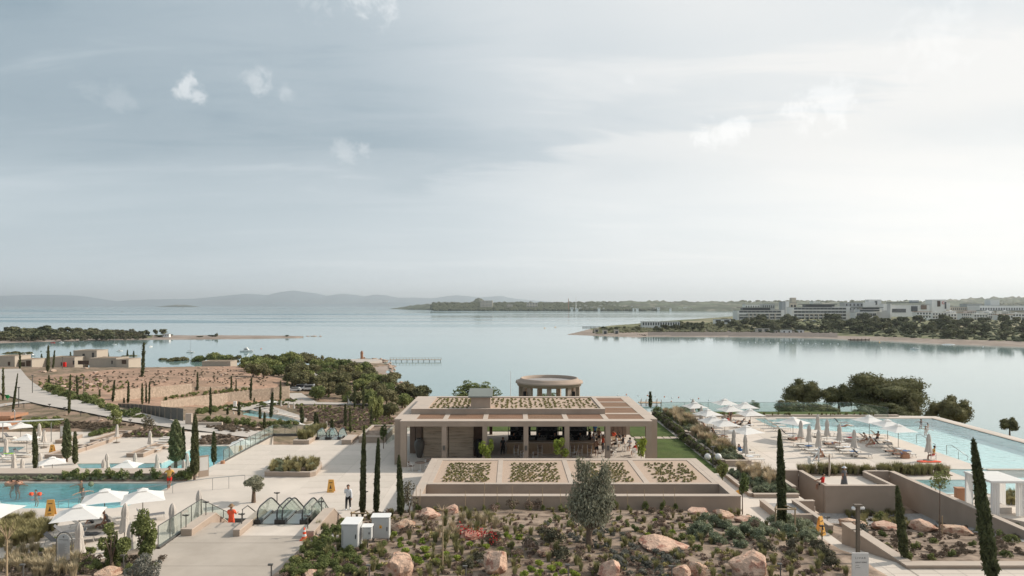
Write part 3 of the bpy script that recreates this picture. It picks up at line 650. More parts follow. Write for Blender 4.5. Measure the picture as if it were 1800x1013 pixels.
# the air
mb = MB(); mb.box(-47900,47900,-200,46900,-6,760)
hz = mb.build('haze','window_dark'); hz.data.materials.clear()
m = bpy.data.materials.new('haze_air'); m.use_nodes = True; t = m.node_tree; t.nodes.clear()
pv = N(t,'ShaderNodeVolumePrincipled'); pv.inputs['Color'].default_value = (0.86,0.90,0.93,1); pv.inputs['Density'].default_value = HAZE; pv.inputs['Anisotropy'].default_value = 0.35; pv.inputs['Color'].default_value = (0.89,0.955,1.0,1)
o_ = N(t,'ShaderNodeOutputMaterial'); t.links.new(pv.outputs[0], o_.inputs['Volume']); hz.data.materials.append(m); tag(hz, kind='stuff')
# ================================================================ slabs, pools, walls
mb = MB(); mb.prism([PLAZA, POOL_LH, POOL_R], ZP-1.2, ZP); struct(mb,'plaza_pavement','paving')
mb = MB(); mb.prism([DECK_B, POOL_2, POOL_3], ZB-1.0, ZB); struct(mb,'lower_deck_pavement','paving')
mb = MB(); mb.prism(LANDING, ZL-1.0, ZL); struct(mb,'upper_landing_pavement','path_concrete')
pav = bpy.data.objects['plaza_pavement']
slab_me = {}
def slabs(x0, x1, y0, y1, w, h, z, parent, name='paving_slab', mat='paving_slab', ok=None, th=0.010, g=0.022):
    if (w, h, mat) not in slab_me:
        m = MB(); m.box(-w/2+g/2, w/2-g/2,-h/2+g/2, h/2-g/2,-th+.003,0); m.box(-w/2, w/2,-h/2, h/2,-th,-th+.003,1); o = m.build(name,[mat,'joint']); slab_me[(w, h, mat)] = o.data; bpy.data.objects.remove(o)
    y = y0+h/2
    while y < y1:
        x = x0+w/2
        while x < x1:
            if ok is None or all(ok(x+a*w/2*.98, y+b*h/2*.98) for a in (-1,1) for b in (-1,1)):
                o = link_mesh(name, slab_me[(w, h, mat)], parent); o.location = (x, y,(z(x, y) if callable(z) else z)+th+R.uniform(0,.002))
            x += w
        y += h
slabs(XW+.5,-10.4,42.9,71.9,2.4,2.0, ZP, pav, ok=lambda x, y: x > XW+.4 and inside(PLAZA, x, y) and not inside(POOL_L, x, y) and not (-18.4 < x < -10.2 and y < 43) and not (x < -18 and y < 57.2))
slabs(21.9,42.5,58.9,88,3.0,2.4, ZP, pav, ok=lambda x, y: inside(PLAZA, x, y) and not inside(POOL_R, x, y))
# ramp on the right: tilted slabs in rows
rp = MB(); rp.prism([(18.0,42.0),(20.2,42.0),(20.2,35.8),(18.0,35.8)],19.5, ramp_z); rp.prism([(18.0,35.8),(60,35.8),(60,24),(18.0,24)],20, lambda x, y: ZR); ramp_o = struct(rp,'ramp_pavement','path_concrete')
for i in range(8):
    for j in range(2):
        ya, yb = 42-i*.77-.01,42-(i+1)*.77+.01; xa, xb = 18.05+j*1.07+.01,18.05+(j+1)*1.07-.01
        m = MB(); m.hexa([(xa, yb, ramp_z(0, yb)),(xb, yb, ramp_z(0, yb)),(xb, ya, ramp_z(0, ya)),(xa, ya, ramp_z(0, ya))],[(xa, yb, ramp_z(0, yb)+.012),(xb, yb, ramp_z(0, yb)+.012),(xb, ya, ramp_z(0, ya)+.012),(xa, ya, ramp_z(0, ya)+.012)]); m.build('paving_slab','paving_slab', ramp_o)
slabs(20.3,34,29.5,35.2,1.2,.8, ZR, ramp_o)
slabs(18.0,20.2,29.5,35.8,1.1,.8, ZR, ramp_o)
# paths draped over the ground
def path(name, pts, w, mat='far_path', lift=.06, seg=26):
    P3 = [Vector((p[0], p[1],0)) for p in pts]; W = w if hasattr(w,'__len__') else [w]*len(pts)
    fine = []; ws = []
    for i in range(len(P3)-1):
        for k in range(seg): u = k/seg; fine.append(P3[i].lerp(P3[i+1], u)); ws.append(W[i]+(W[i+1]-W[i])*u)
    fine.append(P3[-1]); ws.append(W[-1])
    for _ in range(8*seg//10): fine = [fine[0]]+[(fine[i-1]+fine[i]*2+fine[i+1])/4 for i in range(1, len(fine)-1)]+[fine[-1]]
    V = []; Fc = []; K = 9
    for i, p in enumerate(fine):
        d = (fine[min(i+1, len(fine)-1)]-fine[max(i-1,0)]).normalized(); s = Vector((d.y,-d.x,0))
        q = [p+s*ws[i]*(k/(K-1)-.5) for k in range(K)]; hh = tps(np.array([a.x for a in q]), np.array([a.y for a in q]))
        V += [(a.x, a.y, max(h, hh.mean()-0.15)+lift+.10) for a, h in zip(q, hh)]
    for i in range(len(fine)-1):
        for k in range(K-1): a = i*K+k; Fc.append((a, a+1, a+K+1, a+K))
    me = bpy.data.meshes.new(name); me.from_pydata(V,[], Fc); me.materials.append(MAT[mat]); me.update(); return tag(put(bpy.data.objects.new(name, me)), kind='structure')
g2 = lambda px, py: G(px, py)[:2]
path('winding_path',[g2(14,650), g2(22,668), g2(38,690), g2(95,706), g2(170,722), g2(240,737), g2(330,749), g2(420,762), g2(462,768)],[7,7.5,9,8,7,6.5,6.5,6,5], lift=.12)
path('side_path',[g2(-20,716), g2(20,711.5), g2(60,706), g2(90,706)],3.6, lift=.05)
path('beach_path',[g2(515,693), g2(530,702), g2(545,711)],5.5, lift=.14)
path('lower_path',[g2(400,720), g2(450,714), g2(500,709), g2(560,710), g2(640,713), g2(700,717)],4.5, lift=.12)
path('wood_path',[g2(536,654), g2(548,657), g2(560,664), g2(566,672)],5, lift=.18)
path('cape_path',[g2(700,683), g2(672,679), g2(672,668), g2(655,660), g2(645,652), g2(640,645)],5.5, lift=.18)

def pool(name, poly, zw, deep, mat='pool_tile', shallow=None, cat=None, curb=0.25, floor_mat2=None, water='pool_water'):
    # shallow: (x0, x1) depth fades to a few centimetres between them
    poly = [tuple(p[:2]) for p in poly]
    fz = (lambda x, y: zw-deep) if shallow is None else (lambda x, y: zw-0.12-(deep-.12)*min(1, max(0,(x-shallow[1])/(shallow[0]-shallow[1]))))
    root = tag(bpy.data.objects.new(name, None), kind='structure'); put(root)
    xs_ = np.linspace(min(p[0] for p in poly), max(p[0] for p in poly),26); ys_ = np.linspace(min(p[1] for p in poly), max(p[1] for p in poly),3)
    m = MB()
    if shallow is None: m.prism(grow(poly,-.01), zw-deep-.15, zw-deep)
    for i in range(25 if shallow else 0):
        for j in range(2):
            a, b, c, d = xs_[i], xs_[i+1], ys_[j], ys_[j+1]
            m.add([(a, c, fz(a, c)),(b, c, fz(b, c)),(b, d, fz(b, d)),(a, d, fz(a, d))],[(0,1,2,3)],0 if (shallow is None or xs_[i+1] < (shallow[1] if shallow[1] > shallow[0] else 1e9)) else 1)
    m.build('pool_floor',[mat, floor_mat2 or mat], root)
    m = MB()
    n = len(poly); ar = sum(poly[i][0]*poly[(i+1) % n][1]-poly[(i+1) % n][0]*poly[i][1] for i in range(n))
    pl = poly if ar > 0 else poly[::-1]
    for i in range(n):
        a, b = Vector(pl[i]+(0,)), Vector(pl[(i+1) % n]+(0,)); d = (b-a).normalized(); o = Vector((d.y,-d.x,0))*.25; e = Vector((-d.y, d.x,0))*.012
        q = [a+e, b+e, b+o, a+o]; m.hexa([(v.x, v.y, zw-deep-.2) for v in q],[(v.x, v.y, zw-.02) for v in q])
    m.build('pool_wall', mat, root)
    m = MB(); m.prism(grow(poly,-.02), zw-deep-.01, zw); w = m.build('water', water, root); w['kind'] = 'structure'
    return root
pool('family_pool', POOL_L, ZP-.10,1.35, shallow=(-28.5,-24.6))
pool('terrace_pool', POOL_R, ZP-.03,0.95, water='pool_water_pale')
pool('lower_deck_pool', POOL_2, ZB-.08,1.3)
pool('side_deck_pool', POOL_3, ZB-.08,.7)
pool('garden_pool', POOL_4, ZD+.0,.7); pool('garden_pool_beach', POOL_5, ZD+.0,.6)
# rims round the low garden pools
def rim(poly, z, w, name, mat='stucco_cap', h=.25):
    m = MB(); n = len(poly); ar = sum(poly[i][0]*poly[(i+1) % n][1]-poly[(i+1) % n][0]*poly[i][1] for i in range(n)); pl = poly if ar > 0 else poly[::-1]
    offs = []
    for i in range(n):
        p0, p1, p2 = Vector(pl[i-1]), Vector(pl[i]), Vector(pl[(i+1) % n]); d1 = (p1-p0).normalized(); d2 = (p2-p1).normalized()
        n1 = Vector((d1.y,-d1.x)); n2 = Vector((d2.y,-d2.x)); b = (n1+n2).normalized(); offs.append(p1+b*w/max(.4, b.dot(n1)))
    for i in range(n):
        a, b, c, d = pl[i], pl[(i+1) % n], offs[(i+1) % n], offs[i]; m.hexa([(p[0], p[1], z-h-.8) for p in (a, b, c, d)],[(p[0], p[1], z) for p in (a, b, c, d)])
    return struct(m, name, mat)
rim(POOL_4, ZD+.12,1.2,'garden_pool_kerb'); rim(POOL_5, ZD+.12,1.2,'garden_pool_beach_kerb')
# raised infinity edge on the right pool
m = MB(); m.box(54.6,55.1,53,89.2,18.5, ZP+.02); m.box(31.4,54.6,88.75,89.2,18.6, ZP+.015); solo(m,'infinity_edge','stucco_cap','long straight pale overflow edge along the far side of the right pool','pool edge')
m = MB(); m.box(32.9,54.6,53.0,53.2,19, ZP+.02); m.box(42.6,47.5,61.0,61.45,19.6, ZP+.004); solo(m,'pool_ledge','stucco_cap','narrow pale stone ledge reaching into the right pool from the deck corner','pool ledge')

# lawns
m = MB(); m.prism([(13.4,59.6),(15.9,59.6),(18.3,59.8),(18.3,75.0),(13.4,75.0)], ZP-.2, ZP+.05); m.prism([(13.4,76.2),(18.3,76.2),(18.3,90),(-9.5,90),(-9.5,79.5),(13.4,79.5)], ZP-.2, ZP+.05); lawn = struct(m,'lawn','grass')
m = MB(); m.prism([(22,90.0),(51,90.0),(51,90.45),(22,90.45)], ZP-.2, ZP+.25); struct(m,'terrace_kerb','stucco_cap')
m = MB(); m.prism([(19.5,90.5),(48,90.5),(48,94.0),(19.5,94.0)], ZP-.5, ZP+.08); struct(m,'lawn_strip','grass')
root = thing('stepping_stone_path','straight row of pale stepping stones crossing the lawn beside the pavilion','path',(15,75.6, ZP+.01))
for i in range(6):
    m = MB(); m.box(13.6+i*.80,14.25+i*.80,75.06,76.14, ZP-.05, ZP+.06); m.build('stepping_stone','stucco_cap', root, world=True)
tag(root, kind='structure')

# walls
def wall(name, x0, x1, y0, y1, z0, z1, label, capt=.06, over=.03, mat='stucco', zt=None):
    root = thing(name, label,'wall',((x0+x1)/2,(y0+y1)/2, z0)); m = MB(); m.box(x0, x1, y0, y1, z0, z1-capt); m.build('wall_body', mat, root, world=True)
    m = MB(); m.box(x0-over, x1+over, y0-over, y1+over, z1-capt, z1); m.build('wall_cap','stucco_cap', root, world=True); return root
HT = HC-14.2
wall('retaining_wall',22.0,22.3,53.6,59.0,18, HT,'tall taupe wall standing behind the staked cypress, left side of the dark slot')
wall('retaining_wall',20.45,20.75,44.1,49.9,18, HT,'taupe wall running towards the camera beside the staked cypress and gravel planter')
wall('retaining_wall',20.78,21.98,49.6,49.9,18, HT,'short taupe wall joining the slot wall and the wall beside the staked cypress')
wall('retaining_wall',22.0,22.3,49.6,53.57,18, HT-.9,'lower taupe wall continuing the tall slot wall towards the camera')
wall('retaining_wall',22.35,24.65,58.8,59.1,18, HT,'short taupe wall closing the back of the left slot behind the cypress')
wall('retaining_wall',24.7,25.0,54.15,58.8,18, HT,'taupe side wall of the left slot, shaded face towards the cypress')
wall('retaining_wall',24.7,30.25,53.8,54.1,18, HT,'wide taupe wall facing the camera, in front of the man in red')
wall('retaining_wall',30.0,30.25,54.15,58.4,18, HT,'taupe side wall on the left of the second slot, beside the woman in grey')
wall('retaining_wall',30.3,32.3,58.5,58.8,18, HT,'short taupe wall closing the back of the second slot below the grasses')
wall('long_retaining_wall',32.35,32.75,34,58.5,17.5, HT,'long taupe wall running from the second slot to the right edge, pool behind it')
wall('garden_curb_wall',20.2,20.75,35.5,41.8,19.2, HC-13.3,'low pale capped wall between the ramp and the sunken garden')
wall('garden_curb_wall',20.2,62,34.95,35.48,19.2, HC-13.3,'low pale capped wall along the front of the sunken garden, bottom right')
wall('ramp_side_wall',17.55,17.95,28,41.7,19.2, HC-13.45,'low wall along the left side of the ramp, against the planted bed')
wall('gravel_planter_wall',18.1,18.4,46.3,49.9,19.6, HC-14.2,'small low planter wall with gravel beside the path and staked cypress')
m = MB(); m.box(18.4,20.44,46.6,49.9,19.6, HC-14.45); struct(m,'planter_gravel','gravel')
m = MB(); m.box(18.42,20.44,46.3,46.6,19.4, HC-14.2); solo(m,'planter_end_wall','stucco','short front wall of the small gravel planter behind the staked cypress','wall', origin=(20,45.6,19.4))
def drape(name, poly, mat, lift=.03, step=.5, kind='stuff'):
    xs_ = np.arange(min(p[0] for p in poly), max(p[0] for p in poly)+step, step); ys_ = np.arange(min(p[1] for p in poly), max(p[1] for p in poly)+step, step)
    o, c = grid_mesh(xs_, ys_, lambda X, Y: hgt(X, Y)+lift, name, mat, kind, keep=lambda c: inside(poly, c[:,0], c[:,1])); return o
drape('gravel',[(22.4,53.8),(22.4,49),(24,51),(28.5,51.3),(30.6,48.5),(31.2,37),(32.4,37),(32.4,53.8)],'gravel')
drape('path_edge_gravel',[(-10.6,38.3),(-9.2,38.0),(-10.3,35.5),(-12.6,31.5),(-14,31),(-11.3,35.2)],'gravel')
# wall bands beside the lawn with planted tops
wall('planter_wall',19.2,19.5,62.6,75.4,19.8, HC-14.15,'nearer sloping looking planter wall between the lawn hedge and grasses, right of the pavilion')
wall('planter_wall',19.5,21.6,62.3,62.6,19.8, HC-14.15,'short front wall of the grass planter, facing the camera by the sun loungers')
wall('planter_wall',21.6,21.85,62.3,75.4,19.8, HC-14.15,'low planter wall along the right side of the grasses, next to the sun loungers')
wall('planter_wall',19.5,19.8,76.6,89.9,19.8, HC-14.15,'farther planter wall between the lawn hedge and the back grasses, near the sea')
wall('planter_wall',19.8,21.9,76.3,76.6,19.8, HC-14.15,'short front wall of the farther grass planter above the stepping stones')
m = MB(); m.box(19.5,21.6,62.6,75.4,19.8, HC-14.35); m.box(19.8,21.9,76.6,89.9,19.8, HC-14.35); struct(m,'planter_soil','soil')
wall('planter_wall',18.2,18.5,52.4,59.4,19.6, HC-14.4,'low wall of the lavender and grass bed right of the flat planted roof')
wall('planter_wall',18.5,21.9,52.1,52.4,19.6, HC-14.4,'front wall of the lavender and grass bed, facing the camera by the path')
m = MB(); m.box(18.5,21.95,52.4,59.4,19.6, HC-14.6); struct(m,'bed_soil','soil')
m = MB(); m.box(24.9,38.0,58.85,60.3,20, ZP+.05); struct(m,'grass_bed_soil','soil')
# left: broad wall behind the family pool
wall('pool_back_wall',-62, XW,57.75,59.5,19.5, HC-14.2,'long low broad topped taupe wall behind the left pool and its shrubs')
m = MB(); m.box(-62, XW-.2,57.0,57.7,19.5, ZP+.12); struct(m,'shrub_bed_soil','soil')
# plaza island planter with grasses
pl = [P(465,838, ZP)[:2], P(545,839, ZP)[:2], P(555,836.5, ZP)[:2], P(566,823, ZP)[:2], P(563,818.5, ZP)[:2], P(482,818.5, ZP)[:2]]
cxp = np.mean([p[0] for p in pl]); cyp = np.mean([p[1] for p in pl]); inn = [(p[0]+(cxp-p[0])*.10, p[1]+(cyp-p[1])*.13) for p in pl]
root = thing('plaza_planter','low concrete island planter with rounded corner in the middle of the plaza','planter',(cxp, cyp, ZP))
m = MB(); m.prism([pl, inn], ZP, ZP+.36); m.build('planter_wall_body','stucco', root, world=True)
m = MB(); m.prism([[(p[0]+(p[0]-cxp)*.006, p[1]+(p[1]-cyp)*.006) for p in pl],[(p[0]+(cxp-p[0])*.006, p[1]+(cyp-p[1])*.006) for p in inn]], ZP+.36, ZP+.43); m.build('planter_cap','stucco_cap', root, world=True)
m = MB(); m.prism(inn, ZP, ZP+.3); m.build('planter_bed','soil', root, world=True)
PLANTER_IN = inn
# planter and steps wall by the far escalators
def low_planter(x0, x1, y0, y1, z, h, label, rim_w=.3):
    root = thing('low_planter', label,'planter',((x0+x1)/2,(y0+y1)/2, z)); o = [(x0, y0),(x1, y0),(x1, y1),(x0, y1)]; i = [(x0+rim_w, y0+rim_w),(x1-rim_w, y0+rim_w),(x1-rim_w, y1-rim_w),(x0+rim_w, y1-rim_w)]
    m = MB(); m.prism([o, i], z, z+h-.06); m.build('planter_wall_body','stucco', root, world=True); m = MB(); m.prism([grow(o,.02), grow(i,-.02)], z+h-.06, z+h); m.build('planter_cap','stucco_cap', root, world=True)
    m = MB(); m.prism(i, z, z+h-.15); m.build('planter_bed','soil', root, world=True); return root
a = P(515,781.5, ZP); low_planter(a[0], P(543,781.5, ZP)[0], a[1],79.5, ZP,.45,'low planter of tall green grasses left of the far escalators')
for px0, px1, py, d, lab in ((97,110,780,4.5,'small pale planter behind the leafy columnar tree on the lower deck'),(158,184,779,7,'middle stepped planter of grey green herbs on the lower deck'),(78,110,806,6.5,'low planter of green bushes beside the orange floor sign on the lower deck'),
                             (137,152,792,6,'narrow planter of herbs right of the small cypress on the lower deck'),(222,252,804,7.5,'planter of yellow green grasses near the lower deck pool')):
    a = P(px0, py, ZB); b = P(px1, py, ZB); low_planter(a[0], b[0], a[1], a[1]+d, ZB,.5, lab)
# planting islands on the lower deck
ISL = [[(208,768.5),(250,752),(282,752.5),(302,761),(300,768.5)],[(350,781.5),(356,768),(378,764),(405,767),(425,772),(402,781.5)],[(155,767),(175,757),(212,750),(216,753),(185,763),(163,767)],[(36,758.6),(80,742),(160,745),(246,747.5),(190,757),(162,758.6)]]
for i, pl_ in enumerate(ISL):
    q = [P(a, b, ZB)[:2] for a, b in pl_]; m = MB(); m.prism(q, ZB-.5, ZB+.14); struct(m,('island_bed','pool_island_bed','path_island_bed','slope_bed')[i],'soil' if i != 3 else 'scrub')
# ================================================================ pavilion
ZR1, ZR2 = 24.5,25.0
pav_t = thing('pavilion_restaurant','long low taupe pavilion with timber louvre roof and open bar in the centre','pavilion',(1.3,70, ZP))
def part(mbx, name, mat, parent=pav_t, label=None): return mbx.build(name, mat, parent, world=True, label=label)
XS = [-9.87,-6.17,-2.47,1.27,5.0,8.72,12.45]
for x in XS:
    w = .27 if x in (XS[0], XS[-1]) else .22
    m = MB(); m.box(x-w, x+w,62.0,62.0+.46, ZP,24.0); part(m,'column','stucco')
m = MB(); m.box(-10.14,12.72,61.98,62.62,24.0, ZR1-.06); part(m,'front_beam','stucco')
# side frames stand a little behind the front frame
for x0, x1, y0 in ((-10.85,-10.25,63.0),(12.83,13.4,63.0)):
    m = MB(); m.box(x0, x1, y0, y0+.9, ZP, ZR1-.06); part(m,'side_pillar','stucco')
    m = MB(); m.box(x0, x1,77.6,78.5, ZP, ZR1-.06); part(m,'side_pillar','stucco')
    m = MB(); m.box(x0, x1,63.92,77.58,24.0, ZR1-.06); part(m,'side_beam','stucco')
m = MB(); m.box(-10.85,13.4,78.02,78.8,24.0, ZR1-.06); part(m,'rear_beam','stucco')
for x in (-7,-2.4,0.9,4.2,7.4,10.7):
    m = MB(); m.box(x-.17, x+.17,77.6,77.95, ZP,24.0); part(m,'rear_column','dark_wood')
# top of the frame, a pale coping in strips
m = MB(); m.box(-10.17,12.75,61.95,63.1, ZR1-.06, ZR1); m.box(-10.88,-10.2,63.1,78.83, ZR1-.06, ZR1); m.box(12.75,13.43,63.1,78.83, ZR1-.06, ZR1); m.box(-10.2,12.75,77.7,78.83, ZR1-.06, ZR1)
m.box(-10.2,-9.75,63.1,77.7, ZR1-.06, ZR1); m.box(12.3,12.75,63.1,77.7, ZR1-.06, ZR1); part(m,'roof_coping','stucco_cap')
def louvre(x0, x1, y0, y1):
    m = MB(); n = int((y1-y0)/.115)
    for i in range(n): y = y0+.03+i*.115; m.box(x0, x1, y, y+.085, ZR1-.10, ZR1-.03)
    o = part(m,'timber_louvre_panel','timber')
front = [-9.75]+[x for x in XS[1:-1]]+[12.3]
for i in range(6):
    a, b = front[i]+(.23 if i else .9), front[i+1]-(.23 if i < 5 else 0)
    louvre(a, b,63.1,66.0)
    if i: m = MB(); m.box(front[i]-.23, front[i]+.23,63.1,66.0, ZR1-.3, ZR1-.005); part(m,'roof_beam','stucco_cap')
m = MB(); m.box(-9.75,-8.85,63.1,66.0, ZR1-.06, ZR1-.002); part(m,'roof_plate','stucco_cap')
for y0, y1 in ((66.7,70.2),(70.7,74.0),(74.5,77.4)): louvre(9.15,12.3, y0, y1)
for y0, y1 in ((66.0,66.7),(70.2,70.7),(74.0,74.5),(77.4,77.7)):
    m = MB(); m.box(9.0,12.3, y0+.003, y1-.003, ZR1-.3, ZR1-.005); part(m,'roof_beam','stucco_cap')
# upper planted roof
m = MB(); m.prism([[(-9.75,66.0),(9.0,66.0),(9.0,74.95),(-9.75,74.95)],[(-8.2,66.35),(8.65,66.35),(8.65,74.4),(-8.2,74.4)]],24.0, ZR2-.04); part(m,'upper_roof','stucco')
m = MB(); m.prism([[(-9.78,65.97),(9.03,65.97),(9.03,74.98),(-9.78,74.98)],[(-8.17,66.32),(8.62,66.32),(8.62,74.4),(-8.17,74.4)]], ZR2-.04, ZR2); part(m,'upper_roof_coping','stucco_cap')
m = MB(); m.box(-8.2,8.65,66.35,74.4,24.0, ZR2-.10); part(m,'roof_gravel_bed','pink_gravel')
m = MB(); m.box(-4.0,-2.1,66.45,68.4, ZR2-.1,26.05); part(m,'chimney','stucco')
m = MB(); m.hexa([(-4.25,66.2,26.05),(-1.9,66.2,26.05),(-1.9,68.7,26.5),(-4.25,68.7,26.5)],[(-4.25,66.2,26.17),(-1.9,66.2,26.17),(-1.9,68.7,26.66),(-4.25,68.7,26.66)]); part(m,'chimney_cap','roof_grey')
# ceiling and rooms
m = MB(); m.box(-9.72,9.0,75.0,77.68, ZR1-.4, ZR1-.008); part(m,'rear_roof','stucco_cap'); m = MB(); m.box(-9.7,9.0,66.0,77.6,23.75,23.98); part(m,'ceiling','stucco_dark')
m = MB(); m.box(-8.6,-6.4,66.3,66.6, ZP,23.74); m.box(-5.95,-3.75,66.3,66.6, ZP,23.74); o = None
for x0, x1 in ((-8.6,-6.22),(-6.12,-3.75)):
    for k in range(10):
        z0 = ZP+.02+k*.344; m = MB(); m.box(x0, x1,66.28+R.uniform(0,.018),66.6, z0, z0+.332); part(m,'travertine_course','travertine')
m = MB(); m.box(-8.6,-3.75,66.62,76.5, ZP,23.74); part(m,'room_wall','stucco')
m = MB(); m.box(-9.7,-8.62,68.0,68.2, ZP,23.9); part(m,'side_room_wall','stucco')
for k in range(2): m = MB(); m.box(-10.15+k*.62,-9.6+k*.62,67.78,67.95, ZP,23.8); part(m,'brown_wall_panel','panel_brown')
m = MB(); m.box(-3.73,-2.75,66.5,66.7, ZP,23.74); part(m,'dark_timber_wall','dark_wood')
for k in range(4): m = MB(); m.box(10.9+k*.48,11.33+k*.48,76.3,76.42, ZP,23.9); part(m,'brown_wall_panel','panel_brown')
m = MB(); m.box(10.9,12.8,76.45,76.7, ZP,23.95); part(m,'end_wall','stucco')
# wall lamps on the columns
for x in (XS[1], XS[3], XS[5]):
    m = MB(); m.box(x-.09, x+.09,61.86,61.99, ZP+1.55, ZP+1.95); part(m,'wall_lamp','grey_metal')
# bar
bar = thing('bar_counter','long stone topped bar counter with ribbed front inside the pavilion','bar counter',(4,67.9, ZP))
m = MB(); m.box(-.5,8.1,67.65,68.3, ZP, ZP+1.08); m.build('bar_body','timber_pale', bar, world=True)
m = MB(); m.box(-.6,8.2,67.45,68.45, ZP+1.08, ZP+1.16); m.build('bar_top','stucco_cap', bar, world=True)
x = -.3
while x < 7.9: m = MB(); m.box(x, x+.09,67.58,67.64, ZP+.08, ZP+1.04); m.build('slat','timber_pale', bar, world=True); x += .19
shelf = thing('back_bar_shelf','dark back bar shelving with bottles and lamps behind the counter','shelving',(4,71, ZP))
m = MB(); m.box(-.4,8.0,70.8,71.3, ZP, ZP+1.15); m.build('shelf_cabinet','black', shelf, world=True)
for x0_, x1_ in ((-.2,2.0),(2.6,4.9),(5.4,8.0)): m = MB(); m.box(x0_, x1_,73.0,73.5, ZP, ZP+1.7); m.build('tall_cabinet','black', shelf, world=True)
for k in range(9): m = MB(); m.box(-.4+k*1.04,-.34+k*1.04,70.85,70.9, ZP+1.15, ZP+2.6); m.build('shelf_post','black', shelf, world=True)
for z in (1.65,2.1): m = MB(); m.box(-.4,8.0,70.85,71.15, ZP+z, ZP+z+.04); m.build('shelf_board','black', shelf, world=True)
m = MB()
for k in range(70):
    x = R.uniform(-.2,7.8); z = ZP+R.choice((1.15,1.69,2.14)); m.lathe([(0.045, z),(.045, z+.2),(.016, z+.26),(.016, z+.33),(0, z+.33)],6, c=(x,71+R.uniform(-.08,.08)))
o = m.build('bottle_row','window_dark', shelf, world=True); o['kind'] = 'stuff'
for k,(x, w) in enumerate(((1.6,1.5),(3.0,1.0),(5.6,1.3),(7.2,.9))):
    m = MB(); m.box(x-w/2, x+w/2,68.6,69.2, ZP, ZP+.9); m.box(x-w/2+.05, x+w/2-.05,68.65,69.1, ZP+.9, ZP+1.35)
    for q in range(4): m.lathe([(0.05, ZP+1.35),(.07, ZP+1.5),(.02, ZP+1.62),(0, ZP+1.62)],6, c=(x-w/2+.2+q*.25,68.85))
    solo(m,'bar_machine','grey_metal',('low metal bar machine behind the left end of the counter','small metal coffee machine left of the bar middle','wide metal bar machine right of the middle column','small metal machine at the right end of the bar')[k],'bar machine', origin=(x,68.9, ZP))
# stools, chairs, tables
def chair_parts(t, h, back, seat_mat, frame_mat, arm=False, legs='leg'):
    m = MB(); m.box(-.22,.22,-.21,.21, h-.04, h); m.build('seat', seat_mat, t)
    for sx in (-1,1):
        m = MB(); m.bar((sx*.2,-.19,0),(sx*.2,-.19, h-.04+(.22 if arm else 0)),.035); m.build('leg', frame_mat, t)
        m = MB(); m.bar((sx*.2,.24,0),(sx*.2,.2, h-.04),.035); m.build('leg', frame_mat, t)
        if arm: m = MB(); m.bar((sx*.22,-.2, h+.2),(sx*.22,.24, h+.22),.045,.03); m.build('armrest', frame_mat, t)
    m = MB(); m.hexa([(-.21,.19, h+.08),(.21,.19, h+.08),(.21,.23, h+.08),(-.21,.23, h+.08)],[(-.22,.25, h+back),(.22,.25, h+back),(.22,.29, h+back),(-.22,.29, h+back)]); m.build('backrest', seat_mat, t)
    m = MB(); m.bar((-.2,-.19, h*.35),(.2,-.19, h*.35),.03); m.build('stretcher', frame_mat, t)
    for sx in (-1,1): m = MB(); m.bar((sx*.21,.2, h),(sx*.215,.27, h+back),.035); m.build('back_post', frame_mat, t)
stool0 = thing('bar_stool','x','bar stool'); chair_parts(stool0,.74,.36,'panel_brown','white_paint')
stools = [stool0]
for i, x in enumerate((.4,2.75,5.9,6.65,7.6)):
    o = stool0 if i == 0 else dup(stool0); stools.append(o) if i else None; o.location = (x,66.9, ZP); o.rotation_euler = (0,0, PI+R.uniform(-.15,.15))
family(stools,'brown seated bar stool with white frame at the bar, {n}','stools along the bar')
ch0 = thing('dining_chair','x','chair'); chair_parts(ch0,.46,.36,'sling','white_paint', True)
chw = thing('wicker_chair','x','chair'); chair_parts(chw,.46,.36,'panel_brown','white_paint', True)
def table(x, y, top_mat, leg_mat, w, d, label, h=.74, rnd_=False):
    t = thing('dining_table', label,'table',(x, y, ZP)); m = MB()
    if rnd_: m.lathe([(0, h-.03),(w/2, h-.03),(w/2, h),(0, h)],20)
    else: m.box(-w/2, w/2,-d/2, d/2, h-.04, h)
    m.build('tabletop', top_mat, t)
    if rnd_:
        m = MB(); m.tube([(0,0,.02),(0,0, h-.03)],.03); m.build('pedestal', leg_mat, t)
        m = MB(); m.lathe([(0,0),(.24,0),(.24,.02),(0,.03)],16); m.build('foot', leg_mat, t)
    else:
        for sx in (-1,1):
            for sy in (-1,1): m = MB(); m.box(sx*(w/2-.05)-.03, sx*(w/2-.05)+.03, sy*(d/2-.05)-.03, sy*(d/2-.05)+.03,0, h-.04); m.build('leg', leg_mat, t)
    return t
table(-8.15,60.7,'panel_brown','white_paint',.95,.95,'round brown cafe table in front of the left travertine wall', rnd_=True)
left_ch = []
for i,(x, y, rz) in enumerate(((-8.95,60.6,1.35),(-7.4,60.35,-1.2),(-7.6,61.45,-.2))):
    o = chw if i == 0 else dup(chw); o.location = (x, y, ZP); o.rotation_euler = (0,0, rz)
    o['label'] = ('white framed wicker chair left of the round cafe table','white framed wicker chair right of the round cafe table','white framed wicker chair behind the round cafe table')[i]; o['group'] = 'chairs at the round cafe table'
terr = []
for i,(px, y) in enumerate(((1020,61),(1068,61.0),(800,60.9),(822,60.9),(885,61),(905,61),(972,61),(1100,61))):
    o = dup(ch0); o.location = ((px-CX)/F*y, y, ZP); o.rotation_euler = (0,0, R.uniform(-.6,.6)+PI*(i % 2)); terr.append(o)
family(terr,'pale chair showing over the planted roof edge before the pavilion, {n}','pale chairs along the pavilion front')
ins = []
